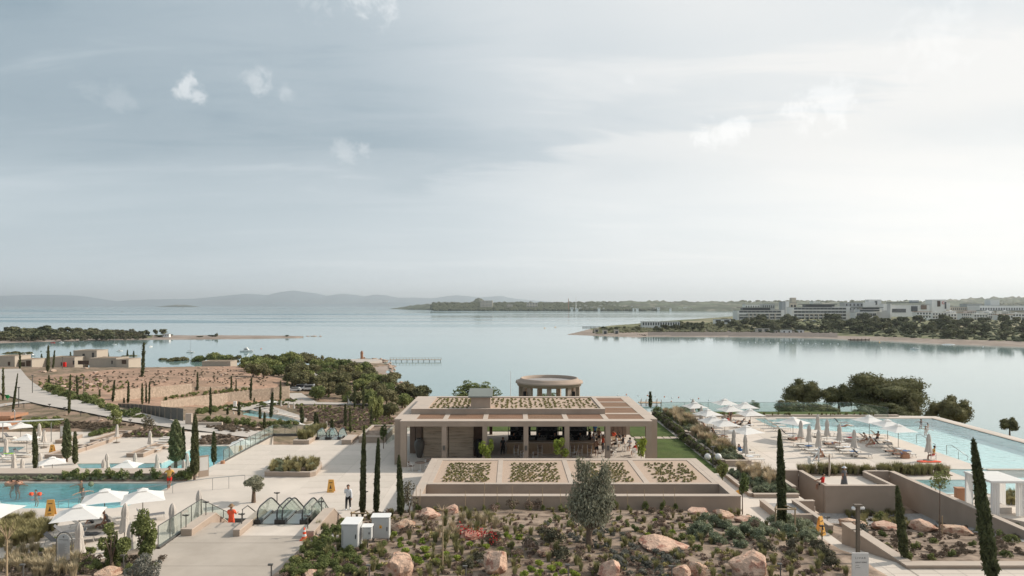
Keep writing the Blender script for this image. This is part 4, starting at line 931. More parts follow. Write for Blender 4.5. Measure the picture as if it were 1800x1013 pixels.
for i,(x, y) in enumerate(((9.9,66.5),(8.5,65.8),(10.9,70.5),(9.4,65.0),(11.4,68.8),(2.2,65.2),(1.1,65.6),(6.1,65.4),(11.3,72.5),(9.0,71.5))):
    o = dup(chw) if i % 2 else dup(ch0); o.location = (x, y, ZP); o.rotation_euler = (0,0, R.uniform(0,6.2)); ins.append(o)
family(ins,'chair on the shaded floor inside the open pavilion, {n}','chairs inside the pavilion')
ch0.location = (12.0,66.2, ZP); ch0.rotation_euler = (0,0,.4); ch0['label'] = 'pale chair nearest the right corner column of the pavilion'
table(8.9,68.6,'timber_pale','panel_brown',1.2,.9,'brown legged pale table right of the bar behind the second column from right')
table(10.9,71.8,'timber_pale','white_paint',.9,1.8,'long pale table at the right end of the pavilion, near the brown wall panels')
table(9.2,72.4,'timber_pale','panel_brown',1.4,.9,'pale table far inside the pavilion behind the waiting people')
# urns and covered things in the shade
def urn(x, y, label, s=1.0, mat='grey_metal'):
    m = MB(); m.lathe([(0,0),(.22*s,0),(.26*s,.1*s),(.44*s,.8*s),(.52*s,1.25*s),(.46*s,1.55*s),(.28*s,1.72*s),(.3*s,1.8*s),(.33*s,1.84*s),(.24*s,1.84*s),(.2*s,1.6*s),(0,1.5*s)],24); o = m.build('urn', mat); o.location = (x, y, ZP); tag(o, label,'urn')
urn(-8.95,66.0,'tall dark grey clay urn in the left recess of the pavilion'); urn(-3.2,66.0,'dark urn in the shade beside the travertine wall',.95,'black')

# round kiosk
kx, ky = 4.9,90.0
kio = thing('round_kiosk','round open kiosk with columns and ring roof behind the pavilion','kiosk',(kx, ky, ZP)); kio.scale = (1,1,1.045)
m = MB(); zt = 25.25
def K(prof, name, mat, n=72): q = MB(); q.lathe(prof, n); o = q.build(name, mat, kio); return o
K([(3.98,4.62),(3.75,4.95),(3.62,4.95),(3.58,4.55)],'roof_rim','stucco')
K([(3.98,4.62),(4.40,4.58),(4.43,4.34),(4.22,4.28),(4.20,4.02),(4.05,3.98),(3.5,3.98)],'ring_beam','stucco')
K([(3.6,4.56),(2,4.58),(0,4.58)],'roof_gravel','gravel'); K([(3.9,3.985),(0,3.985)],'kiosk_ceiling','stucco_cap')
K([(0,.02),(4.3,.02),(4.3,0)],'kiosk_floor','stucco_cap')
for k in range(9):
    a = 2*PI*(k+.5)/9+.12; q = MB(); q.box(-.22,.22,-.3,.3,.02,3.99); o = q.build('column','stucco', kio); o.location = (math.cos(a)*3.8, math.sin(a)*3.8,0); o.rotation_euler = (0,0, a)
for k, px in enumerate((922.5,1008)):
    q = MB(); q.box(-.2,.2,-.18,.18,0,.75); o = q.build('loudspeaker','black'); o.location = ((px-CX)/F*87.2,87.2, ZP+2.95); tag(o,('black box speaker hanging in the left side of the round kiosk','black box speaker hanging in the right side of the round kiosk')[k],'loudspeaker')
m = MB(); m.tube([(0,0,0),(0,0,9.4)],[.06,.03],8); o = m.build('flagpole','white_paint'); o.location = ((897.5-CX)/F*100,100, gz(-.2,100)); tag(o,'thin bare white pole standing left of the round kiosk','pole')
o.scale = (1,1,(PD(897,652,100)[2]-o.location.z)/9.4)

# the low building with the flat planted roof in front
fr = thing('planted_roof_building','wide low taupe roof structure with four planted gravel beds before the pavilion','building',(4.4,50, ZP))
def part2(mbx, name, mat): return mbx.build(name, mat, fr, world=True)
ZF = HC-13.2
o4 = [(-6.9,47.3),(15.85,47.3),(15.85,58.9),(-6.9,58.9)]
m = MB(); m.prism([o4,[(-6.35,47.85),(15.3,47.85),(15.3,58.5),(-6.35,58.5)]],20, ZF-.07); part2(m,'outer_wall','stucco')
m = MB(); m.prism([grow(o4,.03),[(-6.32,47.82),(15.27,47.82),(15.27,58.47),(-6.32,58.47)]], ZF-.07, ZF); part2(m,'outer_wall_cap','stucco_cap')
m = MB(); m.box(-6.35,15.3,50.5,58.5,20, ZF-.075); part2(m,'inner_roof','stucco')
m = MB(); m.box(-6.33,15.28,47.86,50.48,19.9,20.2); part2(m,'trough_floor','stucco')
DIV = [-5.9,-.95,4.45,10.05,14.9]
m = MB(); m.box(-6.31,15.26,50.47,50.85, ZF-.072, ZF-.004); m.box(-6.31,15.26,58.2,58.46, ZF-.072, ZF-.004); m.box(-6.31,-5.9,50.86,58.19, ZF-.072, ZF-.004); m.box(14.9,15.26,50.86,58.19, ZF-.072, ZF-.004); part2(m,'roof_coping','stucco_cap')
for i, x in enumerate(DIV[1:-1]): m = MB(); m.box(x-.2, x+.2,50.86,58.19, ZF-.072, ZF-.006); part2(m,'bed_divider','stucco_cap')
BEDS = []
for i in range(4):
    a, b = DIV[i]+(.2 if i else 0)+.003, DIV[i+1]-(.2 if i < 3 else 0)-.003; m = MB(); m.box(a, b,50.86,58.19, ZF-.072, ZF-.045); part2(m,'gravel_bed','pink_gravel'); BEDS.append((a, b,50.86,58.19))
# ================================================================ plants
def mesh_of(mb, name, mat):
    o = mb.build(name, mat); me = o.data; bpy.data.objects.remove(o); return me
def cyp_pts(h, w, n, seed, pw=.75, ragged=.17):
    rs = np.random.RandomState(seed); t = rs.beta(1.05,1.15, n); prof = np.minimum(1,(t/.07))**.6*(1-t**3.2)**pw*(1-.12*t)
    a = rs.uniform(0,2*PI, n); bump = 1+ragged*np.sin(7*a+23*t+seed)+ragged*.8*np.sin(3*a-31*t+2*seed)
    r = w/2*prof*bump*rs.uniform(.70,1.14, n)*.77; return np.stack([r*np.cos(a), r*np.sin(a), t*h],1)
def cypress_proto(h, w, n, size, seed, mat='cypress_leaf', near=True, trunk_h=.25, pw=.75):
    pts = cyp_pts(h-trunk_h, w, n, seed, pw); pts[:,2] += trunk_h; cv, cf = [],[]
    prof = [(t, w/2*.62*min(1, t/.07)**.6*(1-t**3.2)**pw*(1-.12*t)+.001) for t in (0.01,.06,.15,.3,.45,.6,.75,.88,.96,.995)]
    k = 9; rs = np.random.RandomState(seed)
    for t, r in prof: cv += [(r*(1+.14*rs.uniform(-1,1))*math.cos(2*PI*j/k), r*(1+.14*rs.uniform(-1,1))*math.sin(2*PI*j/k), trunk_h+t*(h-trunk_h)) for j in range(k)]
    cf = [(i*k+j, i*k+(j+1) % k,(i+1)*k+(j+1) % k,(i+1)*k+j) for i in range(len(prof)-1) for j in range(k)]
    me = leaves_mesh('crown', pts, size, mat, elong=2.4, core=(cv, cf))
    tr = mesh_of(MB().tube([(0,0,-.3),(0,0, h*.5)],[w*.11+.03,.03],7),'trunk','bark'); return me, tr, h
CYN = [cypress_proto(6,.60,6000,.11,1), cypress_proto(6,.58,6000,.11,2, pw=.6), cypress_proto(6,.62,6500,.11,3)]
CYM = [cypress_proto(6,.62,1500,.17,11), cypress_proto(6,.60,1500,.17,12, pw=1.0)]
CYF = [cypress_proto(6,.66,380,.36,21), cypress_proto(6,.70,380,.36,22, pw=.9)]
COLT = [cypress_proto(5.4,1.5,4200,.15,31,'cypress_light', trunk_h=.55, pw=.45), cypress_proto(5.4,1.0,3000,.15,32,'cypress_light', trunk_h=.5, pw=.5)]
def tree(name, proto, loc, hh, wscale=None, lean=(0,0), label='', cat='tree', group=None):
    me, tr, h = proto; t = thing(name, label, cat, loc, R.uniform(0,6.28) if lean == (0,0) else 0, group)
    s = hh/h; w = s if wscale is None else wscale; t.scale = (w, w, s)
    if lean != (0,0): t.rotation_euler = (lean[1], lean[0],0)
    link_mesh('crown', me, t); link_mesh('trunk', tr, t); return t
def px_tree(x, yt, yb, proto, base=None, w=None, name='cypress_tree', xt=None, lab='', cat='cypress tree', D=None):
    b = base or (PD(x, yb, D) if D else G(x, yb)); hh = (yb-yt)*b[1]/F+.0
    ln = (0,0) if xt is None else (math.atan2((xt-x)*b[1]/F, hh),0)
    ws = None if w is None else (w*b[1]/F)/.62
    return tree(name, proto, b, hh/ max(.5, math.cos(ln[0])), ws, ln, lab, cat)
# large cypresses near the camera
near_c = [(637,751,912,10,640,'tallest foreground cypress inside a wooden stake frame, behind the two cabinets'),
          (661,772,906,10,665,'middle one of the three slim cypresses left of the planted roof'),
          (705,802,910,11,701,'shortest of the three slim cypresses left of the planted roof'),
          (1376,757,930,14.5,1370,'tall slim cypress in a wooden stake frame beside the grey slot walls'),
          (1590,856,984,14,1577,'short leaning cypress in the sunken garden beside the bollard light'),
          (1746,776,1032,21,1711,'large leaning cypress at the bottom right in front of the curb wall'),
          (342,727,836,13,343,'dark tall cypress at the right end of the left pool shrubs'),
          (62,752,829,9,58,'ragged leaning cypress behind the left pool wall')]
for i,(x, yt, yb, w, xt, lab) in enumerate(near_c):
    base = None
    if i == 6: base = PD(342,838,57.4)
    if i == 7: base = P(64,832, ZB)
    px_tree(x, yt, yb if i != 7 else 832, CYN[i % 3], base, w*1.12, xt=xt, lab=lab)
for x, yt, yb, w, lab, pr in ((309,739,818,25,'broad leafy light green columnar tree by the lower deck pool',0),(117.5,736,812,15.5,'leafy light green columnar tree between two dark cypresses on the lower deck',1)):
    px_tree(x, yt, yb, COLT[pr], P(x, yb, ZB), None,'columnar_tree', lab=lab, cat='columnar tree').scale = ((w*83/F)/(1.5 if pr == 0 else 1.0),)*2+((yb-yt)*83/F/5.4,)
mid = [(322,751,812),(376,759,814),(132,759,816)]
for (x, yt, yb), lab in zip(mid,('dark cypress just right of the broad leafy columnar tree','dark pointed cypress beside the lower deck pool, left of the glass rail','straight dark cypress right of the leafy tree on the lower deck')):
    px_tree(x, yt, yb, CYM[0], P(x, yb, ZB),9 if x != 322 else 8, lab=lab)
far_c = [(5.5,648,704,5,5.5),(22,659,727,6,31),(121,659,729,7,124),(86,660,681,4.5,86),(136,661,696,5,135),(198,670,707,5,201),(175,686,699,4,175),(225,672,710,5,226),(250,675,711,5,250),(257,674,709,4,257),(262,673,710,4,263),
         (292,698,716,4,292),(218,700,709,4,218),(347,655,687,4.5,347),(406,662,687,4,407),(370,682,731,5.5,370),(440,666,705,5.5,442),(493,670,704,4.5,493),(505,667,701,4.5,505),(476,690,735,7,479),(400,717,729,5,400),(420,706,731,6,420),
         (457,716,737,6,457),(465,725,755,6,465),(531,717,745,9,530),(553,725,760,6,554),(561,729,762,6,557),(584,739,760,8,583),(607,712,755,7,607),(616,718,762,6,615),(653,716,751,6,653),(84,608,654,6,85),(93,617,648,4,96),
         (124,619,645,4,124),(35,620,649,4,35),(72,617,626,3,72),(73,623,638,4,73),(190,620,641,3.5,190),(224,616,640,4,224),(235,617,637,3.5,235),(250,604,663,7,253),(623,678,718,4,624),(638,681,721,5,639),(447,700,712,4,447),(415,668,690,3,415)]
fc = [px_tree(x, yt, yb, CYF[i % 2] if yb-yt < 60 else CYM[i % 2], None, w*.64, xt=xt, lab='x') for i,(x, yt, yb, w, xt) in enumerate(far_c)]
family(fc,'slim dark cypress standing on the left hillside, {n}','cypresses on the left hillside')
px_tree(1143,689,716, CYF[0], PD(1143,716,99),5, lab='small lone cypress against the sea right of the pavilion roof')
px_tree(1679,702,752, CYM[1], PD(1679,752,101),7, lab='slim cypress in front of the round pine beyond the right pool')

# broad trees
def broad(name, rx, rz, h0, n, size, seed, mat, lobes=12, ry=None, low=-.35, lr=(.30,.46), core=.82):
    me = crown('crown', mat, rx, ry or rx, rz, h0+rz*.75, lobes, n, size, seed, low=low, lobe_r=lr, core=core); tr = mesh_of(limbs(MB(), h0+rz*.3, h0+rz*1.1, max(.08, rx*.07),5, rx*.55, seed),'trunk','bark')
    return me, tr, h0+rz*1.75
PINE = [broad('p',6.5,3.6,3.5,15000,.20,41,'pine_leaf',34, lr=(.2,.38)), broad('p',3.8,2.6,2.6,8500,.16,42,'pine_leaf',24, lr=(.2,.38))]
BT = [broad('b',3,2.2,1.2,1300,.42,50+i,'pine_leaf',11, low=-.6) for i in range(5)]
BTG = [broad('b',3,2.0,.8,1300,.42,60+i,'bush_leaf',11, low=-.7) for i in range(3)]
FT = [broad('b',4,2.8,1.6,260,1.15,70+i,'far_leaf',8, low=-.5) for i in range(5)]
def btree(x, yb, hp, wp, protos, lab, name='broad_tree', cat='tree', D=None, base=None, group=None, w0=3.0):
    b = base or (PD(x, yb, D) if D else G(x, yb)); pr = R.choice(protos); t = thing(name, lab, cat,(b[0], b[1], b[2]-.1), R.uniform(0,6.28), group)
    sz = hp*b[1]/F/pr[2]; sx = wp*b[1]/F/(2*w0)*1.02; t.scale = (sx, sx, sz); link_mesh('crown', pr[0], t); link_mesh('trunk', pr[1], t); return t
for x, yt, yb, w, D, pr, w0, lab in ((1547,669,760,140,112, PINE[0],6.5,'largest spreading pine behind the right pool, centre of the group'),(1413,674,745,78,116, PINE[1],3.8,'round topped pine left of the group beyond the glass rail'),
        (1475,682,745,62,119, PINE[1],3.8,'smaller pine between the round topped pine and the largest pine'),(1597,704,762,40,106, PINE[1],3.8,'low pine at the right foot of the largest pine'),(1560,712,760,90,104, PINE[1],3.8,'low dense pine in front of the largest pine, beyond the pool edge'),
        (1672,704,780,76,100, PINE[1],3.8,'separate round pine with a cypress in it, right of the pine group'),(1775,737,775,36,100, PINE[1],3.8,'small round tree at the far right beyond the infinity edge'),
        (1440,712,750,70,104, PINE[1],3.8,'low bush behind the glass rail below the round topped pine'),(1388,706,745,60,101, PINE[1],3.8,'low green bush at the left of the pine group behind the rail')):
    btree(x, yb,(yb-yt)*1.18, w*1.10,[pr], lab,'pine_tree','pine tree', D=D, w0=w0)
OLB = [broad('o',2,1.7,.6,2600,.16,81,'olive_leaf',14, low=-.6), broad('o',2,1.8,1.2,1500,.17,82,'bush_leaf',13, low=-.4, lr=(.22,.34), core=0)]
btree(1522,740,32,42,[OLB[0]],'grey green olive bush at the end of the glass rail','olive_bush','bush', D=97, w0=2)
for x, yb, h, w, lab in ((1200,732,22,30,'grey bush behind the back grass planter, nearest the pavilion'),(1325,728,26,28,'bush behind the far umbrellas at the glass rail'),(1228,728,20,24,'loose bush just right of the grey bush by the back umbrellas'),(1172,728,15,16,'bare grey shrub right of the small lone cypress'),(1152,734,22,30,'green shrub at the foot of the small lone cypress')):
    btree(x, yb, h, w,[OLB[0]] if x in (1200,1172) else [OLB[1]], lab,'shore_bush','bush', D=97, w0=2)
for x, yb, h, w, lab in ((816,716,50,66,'left half of the loose dark tree behind the pavilion chimney'),(856,716,46,66,'loose dark tree directly behind the pavilion chimney'),(968,712,22,70,'green bush seen between the kiosk columns')):
    btree(x, yb, h, w,[OLB[1]], lab.replace('left half of the ',''),'leafy_tree','tree', D=97, w0=2)
bpy.data.objects['leafy_tree']['label'] = 'loose dark crowned tree left of the pavilion chimney, against the sea'
# wooded slope between the hillside and the sea
keep_out = [[(530,648),(552,652),(574,668),(572,676),(556,668),(535,657)],[(650,645),(700,672),(706,690),(690,690),(660,668),(640,650)],[(590,627),(660,627),(680,640),(645,655),(596,642)],[(440,668),(500,664),(498,705),(440,690)]]
woods = []; wp = [(430,662),(462,640),(600,648),(650,662),(700,690),(758,706),(735,716),(690,722),(620,712),(560,707),(545,690),(500,672)]
def ins(poly, x, y): return bool(inside(poly, np.array([x], float), np.array([y], float))[0])
pts = []
for _ in range(2600):
    x, y = R.uniform(425,765), R.uniform(640,722)
    if not ins(wp, x, y) or any(ins(k, x, y) for k in keep_out): continue
    mind = 7+(y-640)*.09
    if all(math.hypot((x-a)*.62, y-b) > mind for a, b in pts): pts.append((x, y))
wood_l = [(x, y, R.uniform(17,25)+(y-640)*.09, R.uniform(24,36)+(y-640)*.12) for x, y in pts]
wood_l += [(350,641,17,24),(375,640,20,26),(396,643,21,30),(415,643,17,22),(434,645,19,26),(452,645,20,20),(512,652,36,40),(524,655,26,24),(480,648,22,24),(552,648,20,24),(564,647,20,14),(578,649,20,20),(604,655,24,30),(626,660,20,26),(583,662,26,26),(322,640,12,22),(305,641,12,26),(288,640,10,20),(236,634,10,24),(222,634,9,20),
           (660,742,48,32),(685,738,28,34),(712,703,26,40),(736,707,24,34),(690,676,22,40),(672,706,30,30),(648,712,30,28),(20,630,12,30),(45,631,12,26)]
for x, y, h, w in wood_l:
    if ins([(60,668),(60,640),(335,650),(430,655),(440,690)], x, y): continue
    woods.append(btree(x, y, h*1.12, w, BT if R.random() < .68 else BTG,'x'))
family(woods,'round evergreen tree of the wooded shore slope, {n}','evergreens of the wooded shore slope')
q_ = []
for _ in range(520):
    x, y = R.uniform(425,765), R.uniform(640,722)
    if ins(wp, x, y) and not any(ins(k, x, y) for k in keep_out): b = G(x, y); q_.append((b[0], b[1], b[2], R.uniform(1.2,3.0)))
WOODQ = q_
# spit trees and peninsula trees
far1 = []
for i in range(120):
    x = R.uniform(-20,262)*R.uniform(.75,1); y = R.uniform(585,599) if x < 250 else 593
    b = P(x, y,1.0); h = R.uniform(8,15)*(1.0 if x < 100 else .8 if x < 200 else .6); far1.append(btree(x, y, h, h*R.uniform(1.3,2.0), FT,'x','shore_tree', base=b, w0=4))
for x, y, h, w in ((250,590,9,10),(258,590,11,14),(273,590,12,8),(288,590,13,12),(381,592.5,8,6),(373,592.5,4,14),(350,593,2.5,12),(505,592,3.5,8),(297,592,5,16),(280,593,5,20)): far1.append(btree(x, y, h, w, FT,'x','shore_tree', base=P(x, y,1.0), w0=4))
family(far1,'dark round tree on the low spit across the bay, {n}','trees on the far left spit')
far2 = []
_pD = np.arange(560,2400,2.0)
def pen_base(px, py):
    near = P(px, np.interp(px,[s[0] for s in SH],[s[1] for s in SH]),0)[1]; far = max(min(P(px, np.interp(px,[s[0] for s in FS],[s[1] for s in FS]),0)[1],2600), near+4); w = np.interp(px,[998,1030,1140,1200,1320,1500],[0.15,0.35,0.6,0.7,1,1])
    D = _pD; d = D-near; e = far-D; z = np.minimum(np.interp(d,[0,8,14,34,60,180,330,2000],[-.3,.5,1.0,3.2,3.8,8.5,13.2,15])*w, e*0.05+0.2); z = np.where((d < 0) | (e < 0),-1, z)
    zr = HC-(py-HY)*D/F; k = np.argmax(z >= zr) if (z >= zr).any() else np.argmin(abs(z-zr)); return (float((px-CX)/F*D[k]), float(D[k]), float(z[k]))
cnt = 0
while cnt < 235:
    x = R.uniform(1060,1810); y = R.uniform(np.interp(x,[1060,1200,1300,1500,1800],[578,573,566,566,568]), np.interp(x,[1060,1130,1300,1480,1560,1640,1800],[588,584,583,585,591,594,601]))
    if any(a < x < b and c < y < d for a, b, c, d in ((1325,1360,570,576),(1408,1500,569,575),(1540,1545,560,590),(1600,1640,572,580),(1250,1290,578,584))): continue
    h = R.uniform(6,11) if x < 1330 else R.uniform(8,19)
    if x < 1160: h *= .6
    far2.append(btree(x, y, h, h*R.uniform(1.1,1.6), FT,'x','peninsula_tree', base=pen_base(x, y), w0=4)); cnt += 1
family(far2,'dark broad crowned tree on the right peninsula, {n}','trees of the right peninsula')

def under(name, n, px0, px1, f0, f1, s0, s1):
    v0, f_ = ICO1; VV = []; Fc = []; off = 0
    for _ in range(n):
        px = R.uniform(px0, px1); y = R.uniform(f0(px), f1(px)); b = pen_base(px, y); s = R.uniform(s0, s1)
        VV.append(v0*np.array([s*R.uniform(1,1.8), s, s*.75])*(1+.28*NR.uniform(-1,1,(len(v0),1)))+np.array([b[0], b[1], b[2]+s*.2])); Fc += [tuple(i+off for i in q) for q in f_]; off += len(v0)
    me = bpy.data.meshes.new(name); me.from_pydata(np.vstack(VV).tolist(),[], Fc); me.materials.append(MAT['far_leaf']); me.update(); return tag(put(bpy.data.objects.new(name, me)), kind='stuff')
lo = lambda x: np.interp(x,[1040,1200,1300,1500,1800],[579,573,564,562,562]); hi = lambda x: np.interp(x,[1040,1130,1300,1480,1560,1640,1800],[587,584,584,586,592,595,601])
under('peninsula_undergrowth',1500,1045,1320, lo, hi,.8,2.2); under('peninsula_bushes',1300,1320,1810, lo, hi,.9,2.4)
# twisted olive, young trees
def olive_hero(x, yt, yb):
    b = G(x, yb); H_ = (yb-yt)*b[1]/F; t = thing('olive_tree','large grey green olive tree with thick twisted trunk in the foreground bed','olive tree', b)
    m = MB(); m.tube([(-.02,0,-.2),(0.0,0,.15),(-.05,0,.5),(0.03,.03,.95),(-.06,0,1.3)],[.30,.24,.19,.20,.22],12)
    br = [[(-.02,0,.9),(-.35,.1,1.7),(-.15,.1,2.6),(-.45,.0,3.5)],[(0,0,1.0),(.15,-.1,1.9),(-.08,0,2.7),(.0,.1,3.2)],[(0,0,1.0),(.5,.1,1.6),(.85,0,2.3),(.95,.1,3.4)],[(0,0,.9),(-.6,-.2,1.5),(-.95,0,2.1)],[(0,0,.95),(.3,.5,1.7),(.2,.8,2.4)],[(0,0,.95),(.7,-.3,1.3),(1.05,-.2,1.7)]]
    for q in br: m.tube(q,[.13,.09,.06,.03][:len(q)],7)
    m.build('trunk','bark', t)
    lob = [(-.45,0,3.65,.50,.55),(-.15,.1,4.1,.34,.4),(-.62,.1,4.25,.24,.38),(.98,.1,3.9,.36,.62),(1.05,0,3.3,.42,.5),(-.05,.1,3.0,.75,.6),(-.75,0,2.6,.55,.55),(.75,0,2.6,.75,.65),(0,-.2,2.2,.95,.6),(-.7,.1,1.85,.62,.5),(.85,-.1,1.9,.65,.5),(.1,.5,1.9,.8,.6),(.25,-.4,1.6,.75,.38),(-.35,-.3,1.5,.6,.38),(.9,.3,1.45,.4,.3),(1.2,0,2.4,.4,.4),(-1.0,.2,2.15,.35,.35),(.45,0,3.35,.4,.5)]
    P_ = []; rs = np.random.RandomState(5)
    for x0, y0, z0, r, rz in lob:
        n = int(640*r*rz/.36); d = rs.normal(size=(n,3)); d /= np.linalg.norm(d, axis=1)[:, None]; P_.append(np.array([x0, y0, z0])+d*np.array([r, r, rz])*rs.uniform(.2,1.28, n)[:, None]*(1+.2*np.sin(6*d[:,:1]+4*d[:,2:])))
    me = leaves_mesh('crown', np.vstack(P_),.095,'olive_leaf', elong=1.9); link_mesh('crown', me, t); s = H_/4.55; t.scale = (s*.84, s*.84, s)
olive_hero(1036,808,962)
def leafy(name, x, yb, h, w, mat, lab, seed=0, n=1500, size=.1, base=None, lobes=9, h0=.35, lr=(.25,.4), cat='young tree', core=0, bare=False, D=None, trunk=.035):
    b = base or (PD(x, yb, D) if D else G(x, yb)); hh = h*b[1]/F; ww = w*b[1]/F; t = thing(name, lab, cat, b)
    rz = hh*(1-h0)/2;
    if not bare: link_mesh('crown', crown('crown', mat, ww/2*1.15, ww/2*1.15, rz*1.12, hh*h0+rz, lobes, n, size, seed, low=-.8, lobe_r=lr, core=core), t)
    mesh = limbs(MB(), hh*(h0+.1), hh*(.95 if bare else .85), trunk,9 if bare else 5, ww*(.5 if bare else .3), seed); mesh.build('trunk','bark' if not bare else 'timber_post', t); return t
leafy('bonsai_olive',446,884,50,48,'olive_leaf','twisted young olive with tufted crowns beside the escalator bed',4,2300,.09, lobes=7, h0=.42, lr=(.25,.42), core=.5, cat='olive tree', trunk=.14)
leafy('leafy_shrub_tree',196,1002,80,50,'bush_leaf','bushy young olive behind the oval sign, bottom left',6,3800,.085, h0=.12, lr=(.22,.34), trunk=.08)
leafy('leafy_shrub_tree',252,992,92,56,'bush_leaf','taller bushy young olive left of the stair glass, bottom left',7,4600,.085, h0=.12, lr=(.2,.32), lobes=12, trunk=.08)
leafy('leafy_shrub_tree',255,1035,60,60,'bush_grey','grey leaved bush at the bottom edge left of the landing',8,2300,.07, h0=.05, lr=(.2,.3), lobes=12)
leafy('bare_sapling',12,1030,128,34,'bush_leaf','thin bare sapling at the far left bottom corner',9,300,.06, bare=True, h0=.55, trunk=.04)
leafy('sapling',1652,946,128,34,'bush_leaf','young staked sapling with light crown between the two boulders',10,700,.085, h0=.62, lobes=8, lr=(.25,.4), trunk=.035)
leafy('bare_sapling',778,1003,128,34,'bush_leaf','leafless thin sapling with upright twigs beside the large boulder',12,10,.06, bare=True, h0=.74, trunk=.03)
leafy('young_tree',1270,846,36,20,'bush_leaf','small leafy tree at the corner of the low planted roof',13,1100,.11, base=P(1270,846, ZP), h0=.12)
leafy('young_tree',1305,905,76,22,'bush_leaf','slim young tree with oval crown beside the path right of the planted roof',14,1300,.10, h0=.52)
leafy('flowering_shrub',720,905,62,40,'bush_dark','bare branched grey shrub behind the shortest slim cypress',15,700,.09, h0=.05, lr=(.15,.25), lobes=14, cat='shrub')
for i,(px, D_, w, h, lab) in enumerate(((855,61.3,22,46,'light green potted tree before the left columns of the pavilion'),(988,61.3,26,42,'light green potted tree before the middle columns of the pavilion'),(1127,61.3,22,44,'light green potted tree before the right corner of the pavilion'))):
    leafy('potted_tree', px,0, h*1.38, w*1.1,'bush_lime', lab,20+i,800,.13, base=((px-CX)/F*D_, D_, ZP), h0=.28, lr=(.2,.32), lobes=9, cat='potted tree')
leafy('young_tree',674,789,46,13,'bush_leaf','slim young tree by the far stair rail left of the pavilion',31,500,.14, base=P(674,789, ZP), h0=.3)
leafy('young_tree',200,768,36,30,'bush_leaf','small spreading tree on the slope bed beside the winding path',32,700,.22, base=P(200,755, ZB+.1), h0=.3)
leafy('young_tree',262,762,30,28,'bush_dark','thin forked tree on the island bed of the lower deck',33,500,.18, base=P(263,762, ZB+.1), h0=.25, lobes=7)
leafy('young_tree',243,745,26,36,'bush_leaf','leafy tree beside the winding path below the grey fence',34,800,.26, D=118, h0=.2)

# shrubs: one mesh per kind, shared by its copies
def clump(name, mat, r, h, n, size, seed, flat=0, low=-.3, core=.7, lobes=7, lr=(.3,.5)): return crown('shrub', mat, r, r, h*.6, h*.42, lobes, n, size, seed, low=low, lobe_r=lr, core=core, flat=flat)
def tuft(mat, r, h, n, w, seed, droop=.5):
    rs = np.random.RandomState(seed); V = []; Fc = []
    for i in range(n):
        a = rs.uniform(0,2*PI); b = rs.uniform(0, r*.3); l = h*rs.uniform(.6,1.1); o = r*rs.uniform(.3,1); c, s = math.cos(a), math.sin(a); k = len(V); px_, py_ = -s*w/2, c*w/2
        q = [(b*c, b*s,0),(b*c+o*.35*c, b*s+o*.35*s, l*.6),(b*c+o*c, b*s+o*s, l*(1-droop*rs.uniform(0,.5)))]
        V += [(q[0][0]+px_, q[0][1]+py_,-.05),(q[0][0]-px_, q[0][1]-py_,-.05),(q[1][0]-px_, q[1][1]-py_, q[1][2]),(q[1][0]+px_, q[1][1]+py_, q[1][2]), q[2]]
        Fc += [(k, k+1, k+2, k+3),(k+3, k+2, k+4)]
    me = bpy.data.meshes.new('tuft'); me.from_pydata(V,[], Fc); me.materials.append(MAT[mat]); me.update(); return me
SH_ = {'lime': [clump('s','bush_lime',.34,.5,520,.075, i+100) for i in range(2)],'green': [clump('s','bush_leaf',.5,.7,620,.085, i+110, core=.5) for i in range(3)],'blue': [clump('s','bush_blue',.6,.8,900,.085, i+120) for i in range(2)],
       'grey': [clump('s','bush_grey',.3,.4,330,.055, i+130) for i in range(2)],'brown': [clump('s','bush_brown',.3,.4,300,.06, i+140, core=0) for i in range(2)],'dark': [clump('s','bush_dark',.5,.7,620,.09, i+150, core=.55) for i in range(2)],
       'twig': [clump('s','bush_brown',.45,.8,260,.07,160, core=0, lobes=10, lr=(.2,.35))],'feather': [tuft('grass_blade',.3,.7,120,.03,170), tuft('grass_straw',.32,.75,120,.03,171)],'straw': [tuft('grass_straw',.35,.9,150,.035,172)],'blade': [tuft('grass_blade',.35,.7,130,.04,173)],
       'sedum': [clump('s','sedum',.17,.16,60,.07,180+i, lobes=4, core=.5) for i in range(3)],'red': [clump('s','flower_red',.35,.55,70,.05,190, core=0, lobes=8)]}
R0 = {'lime': .34,'green': .5,'blue': .6,'grey': .3,'brown': .3,'dark': .5,'twig': .45,'feather': .3,'straw': .35,'blade': .35,'sedum': .17,'red': .35}
def shrub(kind, x=None, y=None, w=20, hs=1.0, base=None, name=None):
    b = base or G(x, y); o = link_mesh(name or {'feather': 'grass_tuft','straw': 'grass_tuft','blade': 'grass_tuft','sedum': 'sedum_plant'}.get(kind,'shrub'), R.choice(SH_[kind])); o.location = (b[0], b[1], b[2]-.03); s = w*b[1]/F/(2*R0[kind]); s *= 1.12; o.scale = (s, s, s*hs); o.rotation_euler = (0,0, R.uniform(0,6.28)); return o
def shrubs(kind, lst, text, group, cat='shrub', side='left',**k):
    objs = [shrub(kind,*a,**k) for a in lst]; family(objs, text, group, side)
    for o in objs: o['category'] = cat
    return objs
shrubs('lime',[(691,946,16),(704,952,12),(704,962,14),(711,975,19),(722,984,15),(738,992,19),(743,956,15),(743,972,18),(750,984,17),(768,992,15),(781,980,15),(803,986,17),(828,963,14),(852,966,14),(893,947,17),(914,949,14),(880,971,14),(906,979,14),(948,994,15),(934,1005,17),(921,1014,17),(949,1014,17),(966,1006,17),(979,998,15),(990,1010,15),(1010,1014,18),(978,1018,15),(898,962,15),(1162,905,10),(1151,917,9),(1200,926,9),(1140,944,12),(1145,948,13),(1180,940,13)],
       'round bright green shrub on the bare soil of the front bed, {n}','bright green shrubs of the front bed')
